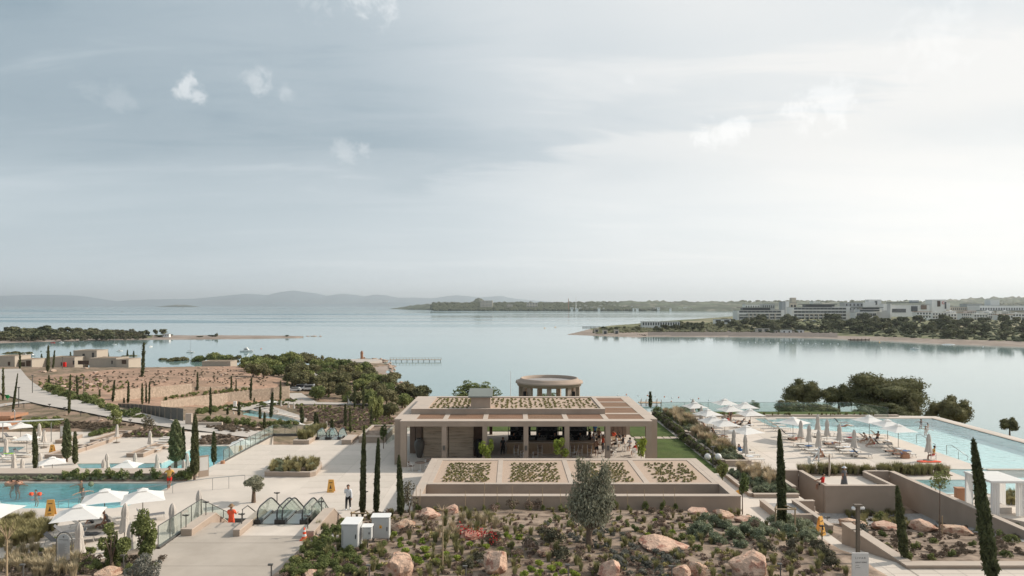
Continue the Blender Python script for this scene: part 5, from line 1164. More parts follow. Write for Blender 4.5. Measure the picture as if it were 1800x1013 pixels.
shrubs('blue',[(1228,940,30),(1240,948,34),(1262,955,34),(1275,932,26),(1290,950,32),(1310,944,32),(1325,932,30),(1337,952,30),(1350,940,30),(1300,962,26),(1372,936,26),(1390,948,34),(1405,938,34),(1417,952,30),(1420,934,26),(1255,925,26),(1240,920,24),(1362,925,26),(1385,922,24),(1430,944,18)],
       'blue green bush in the thicket left of the staked cypress, {n}','blue green bushes of the front bed')
shrubs('dark',[(1350,970,26),(1393,985,24),(1396,966,26),(1436,964,24),(1455,985,26),(1462,1000,26),(1445,975,24),(1340,962,18),(825,1000,22),(843,985,22),(932,962,26),(975,955,34),(985,985,32),(958,942,22),(860,958,24),(870,950,22)],
       'dark leaved low shrub of the front bed, {n}','dark shrubs of the front bed')
shrubs('green',[(585,925,24),(595,940,22),(572,942,20),(560,965,20),(580,975,18),(545,985,22),(525,995,22),(612,985,15),(618,1002,14),(640,975,13),(660,972,12),(655,985,12),(675,960,14),(668,1000,14),(636,965,13),(576,958,18),(540,1008,24),(503,1012,20),(515,1005,18),(555,1002,18),(590,998,18),(675,975,12),(1000,925,15),(978,915,14),(965,920,12),(985,900,14),(915,930,12),(1100,925,14),(1115,935,16),(1090,915,14),(1060,905,16),(1215,955,20),(1202,950,18),(1225,968,16),(1320,975,14),(1260,972,14),(1130,950,12),(1190,955,14),(1460,940,10),(1530,905,18),(1545,915,20),(1552,945,16),(1560,965,14),(1600,985,20),(1610,965,18),(1637,985,16),(1640,955,14),(1672,978,16),(1710,960,14),(1720,935,14),(1755,945,18),(1780,955,22),(1790,935,20),(1770,980,18),(1620,945,12),(1590,950,12),(720,960,12),(735,940,12)],
       'green low shrub planted in the front beds, {n}','green shrubs of the front beds')
gl = []
for _ in range(52):
    x, y = R.uniform(1075,1200), R.uniform(966,1016); gl.append((x, y, R.uniform(10,17)))
gl += [(R.uniform(1040,1100), R.uniform(930,965), R.uniform(9,14)) for _ in range(16)]+[(1003,945,14),(1012,952,15),(1030,955,12),(960,925,12),(845,995,16),(1520,955,18),(1515,935,20)]
shrubs('grey', gl,'grey green lavender clump of the front bed, {n}','lavender clumps of the front bed')
shrubs('brown',[(R.uniform(1115,1215), R.uniform(897,940), R.uniform(8,13)) for _ in range(26)]+[(R.uniform(700,860), R.uniform(915,1010), R.uniform(8,14)) for _ in range(16)]+[(R.uniform(1530,1790), R.uniform(930,985), R.uniform(8,16)) for _ in range(24)],'small brownish dry shrub of the front beds, {n}','brownish shrubs of the front beds')
shrubs('twig',[(720,945,26),(700,930,22),(760,935,22),(745,925,22),(1020,990,26),(930,975,30),(910,985,24),(1380,1000,20),(880,935,18),(868,905,22),(900,900,26),(930,900,24),(945,897,22),(1175,912,26),(1325,935,24)],'loose twiggy shrub of the front bed, {n}','twiggy shrubs of the front bed')
shrubs('feather',[(782,925,17),(795,935,17),(785,950,20),(800,960,20),(812,920,17),(825,915,17),(840,920,17),(850,925,18),(862,918,17),(870,930,18),(803,946,18),(770,945,15),(880,928,10),(881,960,10),(802,972,16),(765,955,16),(856,912,15),(838,935,17),(825,932,15)],'feathery grass tuft behind the red boulder, {n}','feathery grasses of the front bed','grass tuft')
rd = shrubs('red',[(815,945,30),(835,950,28),(855,955,32),(868,960,26)],'red flowering sage plant beside the red boulder, {n}','red sage by the red boulder','flowering plant')
# stakes with climbers against the low building
stk = []
for i, px in enumerate((732,737,818,850,874,900,929,954,986,1080,1104,1134,1166,1187)):
    b = PD(px,897,46.9); b = (b[0], b[1], gz(b[0], b[1])); t = thing('vine_stake','x','plant stake', b); m = MB(); m.tube([(0,0,-.1),(R.uniform(-.08,.08),.1, R.uniform(1.3,1.9))],.018,5); m.build('stake','timber_post', t)
    o = link_mesh('vine', R.choice(SH_['green']), t); s = R.uniform(.25,.5); o.scale = (s, s, s*2.2)
    stk.append(t)
family(stk,'thin stake with a young climber before the low planted building, {n}','vine stakes before the planted building')
# planted roofs
sed = []
for i,(a, b, c, d) in enumerate(BEDS):
    nx, ny = 12,12
    for ix in range(nx):
        for iy in range(ny):
            if len(sed) >= 10000: break
            x = a+.75+(b-a-1.3)*(ix+.5*(iy % 2))/nx+R.uniform(-.06,.06); y = c+.45+(d-c-1.2)*iy/ny+R.uniform(-.12,.12)
            if x > b-.4 or R.random() < (.06 if i < 3 else .25): continue
            sed.append((x, y, ZF-.04, R.uniform(.22,.33)))
R.shuffle(sed); near = sorted(sed, key=lambda p: p[1])
for k,(x, y, z, w) in enumerate(near[:290]):
    o = shrub('sedum', base=(x, y, z+.03), w=w*F/y); tag(o,'small low succulent plant in the gravel of the planted roof','plant','succulents on the planted roof')
def stuff_plants(name, lst, kind='sedum', rs=1.0):
    V = []; Fc = []; ms = SH_[kind]; dat = []
    for me in ms:
        v = np.empty(len(me.vertices)*3); me.vertices.foreach_get('co', v); dat.append((v.reshape(-1,3),[tuple(p.vertices) for p in me.polygons]))
    off = 0; VV = []
    for x, y, z, w in lst:
        v, f = R.choice(dat); a = R.uniform(0,6.28); s = w/(2*R0[kind]); c, sn = math.cos(a)*s, math.sin(a)*s
        VV.append(np.stack([v[:,0]*c-v[:,1]*sn+x, v[:,0]*sn+v[:,1]*c+y, v[:,2]*s+z],1)); Fc += [tuple(i+off for i in q) for q in f]; off += len(v)
    me = bpy.data.meshes.new(name); me.from_pydata(np.vstack(VV).tolist(),[], Fc); me.materials.append(ms[0].materials[0]); me.update(); o = put(bpy.data.objects.new(name, me)); o['kind'] = 'stuff'; return o
stuff_plants('roof_succulents',[(x, y, z, w) for x, y, z, w in near[290:]])
stuff_plants('wood_undergrowth', WOODQ,'green'); up = []
spq = []
for _ in range(260): x = R.uniform(-20,255); b = P(x, R.uniform(586,600)-(x > 150)*2,1.0); spq.append((b[0], b[1],.9, R.uniform(3,7)))
stuff_plants('spit_undergrowth', spq,'dark')
for ix in range(34):
    for iy in range(10):
        x = -7.8+ix*.485+R.uniform(-.1,.1); y = 66.9+iy*.72+R.uniform(-.15,.15)
        if -4.3 < x < -1.8 and y < 69 or x > 8.3 or R.random() < (.04 if x < -3 else .2): continue
        up.append((x, y, ZR2-.09, R.uniform(.22,.40)))
stuff_plants('upper_roof_succulents', up)
# ground cover of the beds: dry weeds and low growth nobody could count
def scatter(name, poly_px, n, kind, w0, w1, zoff=0.0, zfix=None):
    xs_ = [p[0] for p in poly_px]; ys_ = [p[1] for p in poly_px]; out = []
    cand = NR.uniform((min(xs_), min(ys_)),(max(xs_), max(ys_)),(n*12,2)); cand = cand[inside(poly_px, cand[:,0], cand[:,1])][:n]
    for x, y in cand:
        b = P(x, y, zfix) if zfix is not None else G(x, y); out.append((b[0], b[1], b[2]+zoff, R.uniform(w0, w1)))
    return stuff_plants(name, out, kind)
front = [(560,905),(690,905),(725,896),(1300,896),(1345,925),(1440,935),(1500,1020),(485,1020),(545,950)]
scatter('dry_ground_cover', front,620,'brown',.14,.40); scatter('low_green_cover', front,420,'sedum',.15,.45); scatter('dead_grass', front,300,'feather',.2,.5)
scatter('left_brush_cover',[(560,910),(620,915),(640,1016),(490,1016),(545,955)],130,'green',.25,.6)
rg = [(1480,915),(1540,905),(1800,940),(1800,982),(1580,982)]
scatter('garden_dry_cover', rg,230,'brown',.15,.45); scatter('garden_grass_cover',[(1475,898),(1590,900),(1600,930),(1500,925)],60,'feather',.3,.6)
scatter('corner_grass',[(0,920),(60,918),(100,930),(60,955),(0,965)],150,'blade',.5,.9); scatter('corner_straw',[(0,965),(60,960),(150,985),(140,1016),(0,1016)],90,'straw',.3,.6); scatter('corner_brush',[(0,975),(290,985),(270,1016),(0,1016)],90,'brown',.2,.5); scatter('corner_green',[(20,950),(90,950),(290,1000),(250,1016),(20,1000)],60,'green',.3,.6)
# shrub row behind the left pool
row = [(x,843, w) for x, w in ((114,15),(132,18),(150,16),(172,18),(194,18),(212,17),(224,14),(245,16),(268,18),(281,14),(320,16),(333,20),(302,13))]
ro = []
for x, y, w in row:
    D_ = 57.35; o = shrub('green', base=((x-CX)/F*D_, D_, ZP+.1), w=w*1.05, hs=1.35); o['category'] = 'shrub'; ro.append(o)
family(ro,'leafy round shrub in the row behind the left pool, {n}','shrub row behind the left pool')
stuff_plants('pool_bed_cover',[(R.uniform(-44, XW-.4), R.uniform(57.05,57.6), ZP+.1, R.uniform(.25,.5)) for _ in range(170)],'blue')
# path side shrubs on the left
ps = [(R.uniform(80,190), R.uniform(684,712), R.uniform(10,16)) for _ in range(10)]; ps = [(82,688,20),(95,692,22),(106,696,22),(120,700,20),(150,706,20),(162,712,20),(174,716,20),(196,724,20),(206,728,18),(216,732,18),(226,734,16),(100,697,16),(112,700,16),(146,702,16),(135,706,16),(160,708,18),(168,714,16),(178,712,15),(152,712,14),(190,722,18),(200,726,16),(180,720,14),(210,730,14),(166,703,14),(124,704,14),(228,735,10),(240,737,10)]
shrubs('green', ps,'bushy green shrub along the upper side of the winding path, {n}','shrubs along the winding path')
op = [(366,742,15),(378,745,17),(390,744,17),(402,746,18),(414,748,16),(424,748,18),(436,750,20),(448,752,16),(458,751,14),(472,750,14),(484,752,18),(495,751,18),(507,752,18),(518,750,14),(540,757,13),(548,758,14)]
shrubs('green', op,'dark oleander shrub between the path and the garden pools, {n}','oleanders by the garden pools')
for nm, poly, n, k, a, b in (('path_bank_cover',[(345,745),(365,738),(470,752),(440,765),(370,758)],120,'brown',.5,1.1),('slope_plants',[(520,718),(680,722),(700,745),(620,760),(540,740)],420,'brown',.6,1.3),('slope_green_plants',[(500,712),(690,716),(690,750),(620,762),(560,735)],260,'green',.5,1.1),
                             ('wall_foot_plants',[(340,722),(500,706),(530,704),(500,712),(340,730)],110,'green',.8,1.5),('hill_scrub',[(60,668),(200,655),(430,648),(480,668),(470,680),(330,674),(200,686),(80,690)],190,'dark',.3,.8),('hill_dry_scrub',[(60,668),(200,655),(430,648),(480,668),(470,680),(330,674),(200,686),(80,690)],200,'brown',.3,.9),('hill_green_scrub',[(60,672),(140,660),(230,676),(200,690),(90,692)],90,'green',.5,1.2),('wall_top_scrub',[(283,703),(335,692.5),(440,683),(440,686.5),(335,697.5),(290,706)],90,'green',.5,1.1)):
    scatter(nm, poly, n, k, a, b)
scatter('red_slope_plants',[(60,742),(160,745),(246,748),(190,757),(100,757)],170,'brown',.5,1.0, zfix=ZB+.14); scatter('slope_bushes',[(36,742),(110,742),(100,755),(40,755)],50,'green',.9,1.7, zfix=ZB+.14)
for nm, pts_, n, k in (('island_plants', ISL[0],70,'brown'),('island_green', ISL[0],25,'green'),('pool_island_plants', ISL[1],60,'brown'),('path_island_plants', ISL[2],60,'green')): scatter(nm, pts_, n, k,.35,.8, zfix=ZB+.14)
pi_ = PLANTER_IN
def fill(name, rect, z, n, kind, w0, w1): return stuff_plants(name,[(R.uniform(rect[0], rect[1]), R.uniform(rect[2], rect[3]), z, R.uniform(w0, w1)) for _ in range(n)], kind)
q = []
while len(q) < 90:
    x, y = R.uniform(min(p[0] for p in pi_), max(p[0] for p in pi_)), R.uniform(min(p[1] for p in pi_), max(p[1] for p in pi_))
    if bool(inside(pi_, np.array([x]), np.array([y]))[0]): q.append((x, y, ZP+.3, R.uniform(.5,.9)))
stuff_plants('planter_grasses', q[:60],'blade'); stuff_plants('planter_sage', q[60:],'blue')
for i,(x0, x1, y0, y1, lab) in enumerate(((19.6,21.5,62.7,75.3,'near'),(19.9,21.8,76.7,89.8,'far'))):
    fill('tall_grasses',(x0, x1, y0+3, y1), HC-14.35,36,'straw',.7,1.2); fill('green_grasses',(x0, x1, y0+2, y1), HC-14.35,40,'blade',.6,1.1); fill('grey_sage',(x0, x1, y0, y1), HC-14.35,55,'blue',.6,1.0)
fill('bed_lavender',(18.7,21.8,52.6,59), HC-14.6,90,'blue',.5,.9); fill('bed_tall_grass',(19.6,21.8,54.5,59.3), HC-14.6,26,'straw',.7,1.1)
fill('terrace_grass_row',(25.2,37.8,59,60.2), ZP,90,'feather',.5,.9); fill('terrace_straw_row',(25.2,37.8,59,60.2), ZP,35,'straw',.5,.8)
fill('cabana_grass',(36.5,44,50,52.3), ZP,50,'blade',.5,.9); fill('cabana_sage',(37,46,49.8,52.2), ZP,40,'blue',.4,.8)
fill('back_strip_plants',(22,48,90.0,90.4), ZP+.2,50,'blade',.3,.5)
fill('escalator_bed_grass',(P(517,781, ZP)[0], P(541,781, ZP)[0],73,79), ZP+.3,40,'blade',.7,1.1)
hd = []
for i in range(22):
    for y0, y1, x in ((60.3,75,18.75),(76.6,89,19.0)):
        o = shrub('dark' if i % 2 else 'green', base=(x+R.uniform(-.2,.2), y0+(y1-y0)*i/21, ZP+.05), w=0.95*F/70); o['category'] = 'shrub'; hd.append(o)
family(hd,'clipped hedge shrub between the lawn and the planter wall, {n}','hedge shrubs beside the lawn')
stuff_plants('stair_bed_cover',[(R.uniform(-9.6,-7.2), R.uniform(44.5,47.2),20.6, R.uniform(.4,.8)) for _ in range(26)],'brown')

# ================================================================ boulders
def boulder_mesh(seed, mat, sub=ICO3):
    rs = np.random.RandomState(seed); v = sub[0].copy(); v *= 1+.10*np.sin(v@rs.normal(size=3)*3)[:, None]
    for _ in range(13):
        n = rs.normal(size=3); n /= np.linalg.norm(n); d = rs.uniform(.52,.88); k = v@n; v -= np.outer(np.maximum(k-d,0), n)*.92
    f = rs.normal(size=(3,3))*4; v += v*(.05*np.sin(v@f[0])*np.cos(v@f[1]))[:, None]+v*(.06*rs.uniform(-1,1,(len(v),1)))
    v[:,2] = np.maximum(v[:,2],-.55); me = bpy.data.meshes.new('boulder'); me.from_pydata(v.tolist(),[], sub[1]); me.materials.append(MAT[mat]); me.update(); return me
BM = [boulder_mesh(200+i,'rock') for i in range(6)]; BR = boulder_mesh(300,'rock_red'); BF = [boulder_mesh(210+i,'rock_far', ICO2) for i in range(5)]
def boulder(x, yb, w, h, lab, me=None, i=0, dy=1.0, rz=None, group=None):
    b = G(x, yb-w*.10); o = link_mesh('boulder', me or BM[i % 6]); k = b[1]/F; h = max(h-.20*w,.35*h); o.scale = (w*k/1.9, w*k/1.9*dy, h*k/1.45); o.location = (b[0], b[1]+w*k*.1, b[2]+h*k*.30); o.rotation_euler = (0,0, R.uniform(0,6.28) if rz is None else rz); tag(o, lab,'boulder', group); return o
for i,(x, yb, w, h, lab) in enumerate(((697,1020,50,58,'big upright pale pink boulder right of the cabinets at the bottom edge'),(707,938,46,30,'rounded boulder behind the right utility cabinet'),(750,916,42,24,'low boulder at the left end of the planted building wall'),(794,905,32,22,'pale square boulder against the planted building wall'),
        (868,1014,52,54,'upright boulder with a dark red stained face in the front bed'),(955,980,32,22,'small reddish boulder next to a white one in the front bed'),(979,971,26,19,'small whitish boulder next to a reddish one in the front bed'),(1073,1020,50,44,'pinkish boulder at the bottom edge below the olive tree'),
        (1160,976,86,32,'long low reddish boulder right of the olive tree'),(1323,1016,74,56,'largest wedge shaped boulder at the bottom of the front bed'),(1196,1022,38,36,'pale boulder beside a bollard light at the bottom edge'),(1229,1014,38,34,'whitish boulder at the bottom edge, right of a similar one'),
        (1230,908,44,20,'low boulder at the right foot of the planted building wall'),(1273,914,40,22,'reddish boulder by the right corner of the planted building'),(1308,922,34,18,'low brown boulder just right of the planted building corner'),(1498,932,50,27,'pinkish boulder at the upper end of the sunken garden by the lamp post'),
        (1558,937,44,22,'boulder half hidden by shrubs left of the short leaning cypress'),(1629,939,46,30,'pale pointed boulder left of the staked sapling'),(1688,946,50,28,'blocky pink boulder right of the staked sapling'),(188,1018,46,24,'pale boulder at the bottom edge left of the landing'),
        (553,950,16,9,'little pale stone behind the traffic cone'),(545,1018,34,18,'pale boulder cut by the bottom edge beside the landing'))):
    boulder(x, yb, w, h, lab, i=i)
boulder(830,951,46,22,'deep red rough boulder among the sage flowers', me=BR)
hb = []
for x, yb, w, h in ((70,655,8,5),(78,656,7,5),(92,655,13,7),(167,658,9,7),(172,664,12,6),(176,673,9,8),(150,650,9,5),(225,645,9,6),(214,643,8,5),(240,640,7,4),(265,638,9,5),(300,640,7,4),(324,640,12,6),(258,655,8,5),(290,672,6,4),(110,683,14,7),(120,688,12,6),(142,684,10,8),(158,680,14,8),(170,676,10,6),(150,676,10,5),(390,662,8,5),(396,659,7,4),(420,667,14,4),(350,648,8,4),(386,654,6,4),(365,650,6,3),(380,748,9,7),(422,752,9,7),(452,757,15,9),(475,759,9,8),(248,760,10,7),(284,760,8,5),(290,763,12,7),(185,749,8,6),(176,741,10,5),(540,762,10,5),(395,772,9,6),(115,731,7,4),(530,706,6,4),(8,715,8,5)): hb.append((x, yb, w, h))
for _ in range(75):
    x, y = R.uniform(60,480), R.uniform(645,700)
    if ins([(60,668),(200,652),(430,645),(480,668),(470,688),(330,680),(200,700),(80,690)], x, y): s = R.uniform(2.2,6); hb.append((x, y, s, s*.6))
ob = [boulder(x, y, w, h,'x', me=R.choice(BF)) for x, y, w, h in hb]; family(ob,'pinkish rock lying on the left hillside terraces, {n}','rocks on the left hillside')
rr = []
for i in range(64):     # rock armour of the small cape
    u = R.random(); pth = [(602,633),(640,628),(668,632),(686,641),(690,652),(694,660),(700,668),(706,676)]; k = min(6, int(u*7)); f_ = u*7-k; x = pth[k][0]+(pth[k+1][0]-pth[k][0])*f_+R.uniform(-5,3); y = pth[k][1]+(pth[k+1][1]-pth[k][1])*f_+R.uniform(-1,3)
    s = R.uniform(3.5,8); o = boulder(x, y, s, s*.7,'x', me=R.choice(BF)); rr.append(o)
family(rr,'pale armour rock along the small cape by the jetty, {n}','rocks around the small cape')
# ================================================================ far buildings, boats, jetties
def bld(name, label, px0, px1, yt, yb, D, depth=18, rows=0, colsn=0, mat='hotel_white', wmat='window_dark', roof='roof_grey', over=0, wr=.62, hr=.5, x0w=0.0, group=None, cat='building', z0=None, zone=(0,1), bands=False):
    k = D/F; x0, x1 = (px0-CX)*k,(px1-CX)*k; z1 = HC-(yt-HY)*k; zb = HC-(yb-HY)*k-3; t = thing(name, label, cat,((x0+x1)/2, D, zb),0, group)
    m = MB(); m.box(x0, x1, D, D+depth, zb, z1-.3); m.build('wall', mat, t, world=True)
    m = MB(); m.box(x0-over-.15, x1+over+.15, D-over-.15, D+depth+over, z1-.3, z1); m.build('roof', roof, t, world=True)
    hh = (z1-.4-(zb+3))/max(1, rows); w = (x1-x0)*(zone[1]-zone[0]); xs0 = x0+(x1-x0)*zone[0]
    for r in range(rows):
        zc = zb+3+hh*r
        if bands:
            m = MB(); m.box(xs0+.6, xs0+w-.6, D-.12, D-.01, zc+hh*.30, zc+hh*.85); wo = m.build('window_band', wmat, t, world=True)
            m = MB()
            for c in range(colsn): xx = xs0+.6+(w-1.2)*c/colsn; m.box(xx-.12, xx+.12, D-.3, D-.121, zc+hh*.30, zc+hh*.85)
            o = m.build('mullion', mat, t, world=True); o['kind'] = 'stuff'
            m = MB(); m.box(xs0, xs0+w, D-.9, D-.02, zc+hh*.12, zc+hh*.27); m.build('balcony_slab', mat, t, world=True)
        else:
            for c in range(colsn):
                a = xs0+w*(c+.5-wr/2)/colsn; b = xs0+w*(c+.5+wr/2)/colsn; m = MB(); m.box(a, b, D-.1, D+.02, zc+hh*(.5-hr/2), zc+hh*(.5+hr/2)); m.build('window', wmat, t, world=True)
    return t
def addbox(t, nm, px0, px1, yt, yb, D, depth, mat):
    k = D/F; m = MB(); m.box((px0-CX)*k,(px1-CX)*k, D, D+depth, HC-(yb-HY)*k, HC-(yt-HY)*k); return m.build(nm, mat, t, world=True)
h = bld('hotel_building','leftmost long white hotel block with dark roof terrace on the peninsula',1296,1379,545.5,562,1080,22,3,10,'hotel_white', over=.2, bands=True, zone=(.03,.93))
addbox(h,'top_storey',1306,1354,541.5,545.4,1090,12,'window_dark'); addbox(h,'terrace_roof',1302,1360,540.6,541.7,1086,20,'roof_grey'); addbox(h,'end_wall',1373.5,1379,545,562,1079,1,'hotel_white'); addbox(h,'arcade_frame',1297,1312,551,553,1078,2,'hotel_white')
for x in (1316,1323,1330,1337,1344,1352,1362): addbox(h,'arcade_pillar', x, x+1.6,552,562,1077.6,1.2,'hotel_beige')
bld('tower_block','tall narrow grey and white tower between the two long hotels',1375,1387,530,562,1120,14,0,0,'hotel_grey'); addbox(bpy.data.objects['tower_block'],'white_side',1381,1387,529.6,562,1118.8,1,'hotel_white')
bld('tower_block','stepped beige tower with a box on top left of the largest hotel',1389,1400,532,562,1150,14,2,2,'hotel_beige'); addbox(bpy.data.objects['tower_block.001'],'tower_top',1392,1399.5,523.5,533,1150,10,'hotel_beige')
h = bld('hotel_building','largest long white hotel block with balconies and dark top storey',1393,1494,540,563,1090,24,4,14,'hotel_white', over=.2, bands=True, zone=(.02,.94))
addbox(h,'top_storey',1416,1467,535.6,540,1098,12,'window_dark'); addbox(h,'terrace_roof',1411,1472,534.6,535.8,1094,20,'roof_grey'); addbox(h,'end_wall',1487.5,1494,539,563,1089,1,'hotel_white'); addbox(h,'balcony_frame',1393,1410,545,546.4,1088,2,'hotel_white'); addbox(h,'upper_frame',1463,1488,539.4,541,1088,2,'hotel_white')
for x in (1414,1422,1430,1438,1446,1454,1464): addbox(h,'arcade_pillar', x, x+1.8,553,563,1087.6,1.2,'hotel_beige')
addbox(h,'arcade_beam',1414,1480,551.6,553,1087.7,1.2,'hotel_beige')
bld('hotel_annex','grey blue block right behind the largest hotel',1485,1518,532,562,1130,18,4,5,'hotel_grey', wr=.35)
bld('low_pavilion_roof','long low white flat canopy in front of the hotels at the lawn',1463,1545,561.5,568,1010,10,1,9,'hotel_white', over=.6, wr=.7, hr=.6)
h = bld('hotel_building','stepped white hotel with wide curved dark canopy on its roof',1505,1541,549,568,1060,20,2,5,'hotel_white', bands=True); addbox(h,'upper_storey',1509,1550,544,549,1070,14,'hotel_white'); addbox(h,'upper_windows',1512,1546,545,547.6,1069,1.2,'window_dark'); addbox(h,'canopy_roof',1509,1553,540,541.4,1066,24,'roof_grey'); addbox(h,'top_storey',1516,1546,541.4,544,1074,10,'window_dark'); addbox(h,'end_wall',1541,1560,546,566,1075,12,'hotel_grey')
h = bld('stair_tower','white roof tower with a dark opening above the stepped hotel',1527,1549,527,545,1120,12,0,0,'hotel_white'); addbox(h,'dark_opening',1538,1542,529.5,536,1119,.8,'window_dark'); addbox(h,'lower_wing',1518,1539,532,545,1116,3,'hotel_white')
h = bld('slab_tower','plain tall white slab tower right of the stepped hotel',1553,1567,534,560,1090,12,0,0,'hotel_white'); addbox(h,'grey_face',1560,1565,534.5,560,1089,.8,'hotel_grey')
h = bld('conference_building','wide white building with a row of tall slit windows',1567,1634,535.5,551,1100,22,0,0,'hotel_white', over=.4)
for k in range(13): addbox(h,'slit_window',1568.5+k*1.9,1569.5+k*1.9,543,549.4,1099.2,.7,'window_dark')
addbox(h,'dark_window',1602,1613,538.5,547.5,1099.2,.7,'window_dark'); addbox(h,'slatted_window',1619,1629,536.6,544,1099.2,.7,'panel_brown'); addbox(h,'roof_slab',1569,1620,531.5,533.5,1106,18,'roof_grey'); addbox(h,'roof_box',1603,1615,528,531.5,1110,8,'hotel_grey'); addbox(h,'garden_wall',1567,1611,551.3,557,1085,1,'hotel_white')
h = bld('emblem_building','white block with dark vertical window and round red emblem',1638,1663,527,548,1110,18,0,0,'hotel_white'); addbox(h,'dark_window',1648,1653,529,539,1109.2,.7,'dark_wood'); addbox(h,'side_wing',1663,1670,532.5,545,1112,14,'hotel_white'); addbox(h,'side_window',1661,1663.6,531,543,1109.3,.6,'window_dark')
m = MB(); m.tube([((1657.5-CX)*.925+1.6*math.cos(a),1108.9, HC-(532.5-HY)*.925+1.9*math.sin(a)) for a in np.linspace(.6,5.9,16)],.38,6); m.build('red_emblem','cloth_red', h, world=True)
bld('beige_hall','low beige hall right of the emblem block',1671,1712,539.5,547,1120,16,1,12,'hotel_beige', wr=.3)
h = bld('long_hall','very long pale grey hall with parapet at the right edge',1722,1840,537,549,1090,30,1,26,'hotel_white', wr=.5, hr=.3); addbox(h,'roof_box',1741,1757,526.5,537,1100,14,'hotel_white'); addbox(h,'lower_roof',1722,1840,545.6,546.6,1082,8,'roof_grey')
bld('office_block','flat grey office behind the beige hall',1700,1726,534,545,1180,20,1,6,'hotel_grey')
for x0_, x1_, y0_, lab in ((1310,1335,535,'distant white apartment row above the leftmost hotel'),(1340,1362,534,'distant grey block behind the leftmost hotel roof'),(1430,1442,529.5,'small rooftop block above the largest hotel')): bld('distant_block', lab, x0_, x1_, y0_,545,1500,20,1,6,'hotel_white' if x0_ != 1340 else 'hotel_grey', wr=.4)
hs = []
for i,(a, b, yt, yb) in enumerate(((1611,1637,548,560),(1639,1664,549,561),(1666,1692,551,563),(1690,1708,550,562),(1712,1736,552,564),(1734,1752,550,560),(1754,1781,553,568),(1780,1806,551,563),(1730,1746,547,555),(1700,1716,547,554),(1665,1680,547,553),(1760,1776,547,553))):
    D_ = 1000+(i % 3)*26 if i < 8 else 1060; o = bld('white_house','x', a, b, yt, yb, D_,10,2,5,'hotel_white', roof='roof_red' if i % 3 == 0 else 'hotel_white', over=.7, wr=.55, hr=.5)
    addbox(o,'solar_tank', a+5, a+8, yt-1.6, yt-.1, D_+4,1.5,'white_paint'); addbox(o,'balcony', a+2, b-3, yt+(yb-yt)*.5, yt+(yb-yt)*.56, D_-1.6,1.5,'hotel_beige'); hs.append(o)
family(hs,'two storey white seaside house with roof tank on the peninsula, {n}','white houses on the right peninsula')
h = bld('colonnade_building','low white building with a row of dark openings on the peninsula tip',1129,1195,565.5,573,905,12,1,15,'hotel_white', over=.3, wr=.55, hr=.7)
for px0, px1, yt, yb, D_, mt, lab in ((1060,1068,580,589,800,'hotel_beige','left stone hut near the tip of the peninsula'),(1080,1088,579.5,589,800,'hotel_beige','right stone hut near the tip of the peninsula'),(1045,1053,578,585,830,'hotel_beige','farthest small hut among the rocks of the peninsula tip'),(1330,1353,577.5,583,800,'hotel_beige','dark open beach shelter with flat pale roof'),(1374,1392,580,587.5,790,'white_paint','white container with a dark door above the rock beach'),(1403,1413,580,586.5,790,'white_paint','smaller white container right of one with a dark door'),(1363,1367,581,586,790,'hotel_beige','tiny beige kiosk left of the white container'),(1255,1285,561,568,960,'hotel_white','low white house left of the leftmost hotel')):
    bld('small_hut', lab, px0, px1, yt, yb, D_,5,1,1 if px1-px0 < 12 else 2, mt, wr=.3 if mt == 'white_paint' else .6, hr=.6, over=.3)
# far coast town
for px0, px1, yt, lab in ((844,866,528.5,'large tall pale hotel slab below the headland hill'),(926,945,532,'pale twin apartment slab on the far coast'),(891,901,534.5,'small white building between the big hotel and the twin slab')):
    bld('coast_hotel', lab, px0, px1, yt,541,4480,60,5 if px0 == 844 else 2,9 if px0 == 844 else 4,'hotel_beige', wr=.55, hr=.4)
m = MB(); kx_ = 4300/F; m.tube([((1012.5-CX)*kx_,4300,8),((1012.5-CX)*kx_,4300, HC+14.5*kx_)],[2.2,1.2],8); solo(m,'minaret','hotel_white','thin white minaret on the far coast','minaret', origin=((1012.5-CX)*kx_,4300,8))
m = MB(); m.tube([((999.3-CX)*kx_,4300,8),((999.3-CX)*kx_,4300, HC+12*kx_)],[2.4,1.6],8); solo(m,'mast','roof_red','thin reddish mast just left of the minaret on the far coast','mast', origin=((999.3-CX)*kx_,4300,8))
fh = []
for i in range(130):
    px = R.uniform(775,1300); y = R.uniform(537.5,545); D_ = np.interp(y,[537,545],[4900,4420]) if px < 1000 else np.interp(y,[537,545],[4700,4200]); w = R.uniform(2,6); k = D_/F
    b = ((px-CX)*k, D_, HC-(y-HY)*k); m = MB(); hh = R.uniform(5,9); m.box(-w*k/2, w*k/2,-6,6,-12, hh); m.box(-w*k*.3, w*k*.3,-6.3,-6, hh*.3, hh*.6,1); o = m.build('coast_house',['hotel_white' if i % 3 else 'hotel_beige','window_dark']); o.location = b; o['category'] = 'house'; fh.append(o)
family(fh,'tiny pale house in the town on the far coast, {n}','houses on the far coast')
def woods_stuff(name, n, px0, px1, y0, y1, s0, s1, D0, D1):
    v0, f0 = ICO1; VV = []; Fc = []; off = 0
    for _ in range(n):
        px = R.uniform(px0, px1); y = R.uniform(y0, y1); D_ = np.interp(y,[y0, y1],[D1, D0]); k = D_/F; s = R.uniform(s0, s1); VV.append(v0*np.array([s*R.uniform(1,1.8), s, s*.7])*(1+.2*NR.uniform(-1,1,(len(v0),1)))+np.array([(px-CX)*k, D_, HC-(y-HY)*k])); Fc += [tuple(i+off for i in q) for q in f0]; off += len(v0)
    me = bpy.data.meshes.new(name); me.from_pydata(np.vstack(VV).tolist(),[], Fc); me.materials.append(MAT['far_leaf']); me.update(); return tag(put(bpy.data.objects.new(name, me)), kind='stuff')
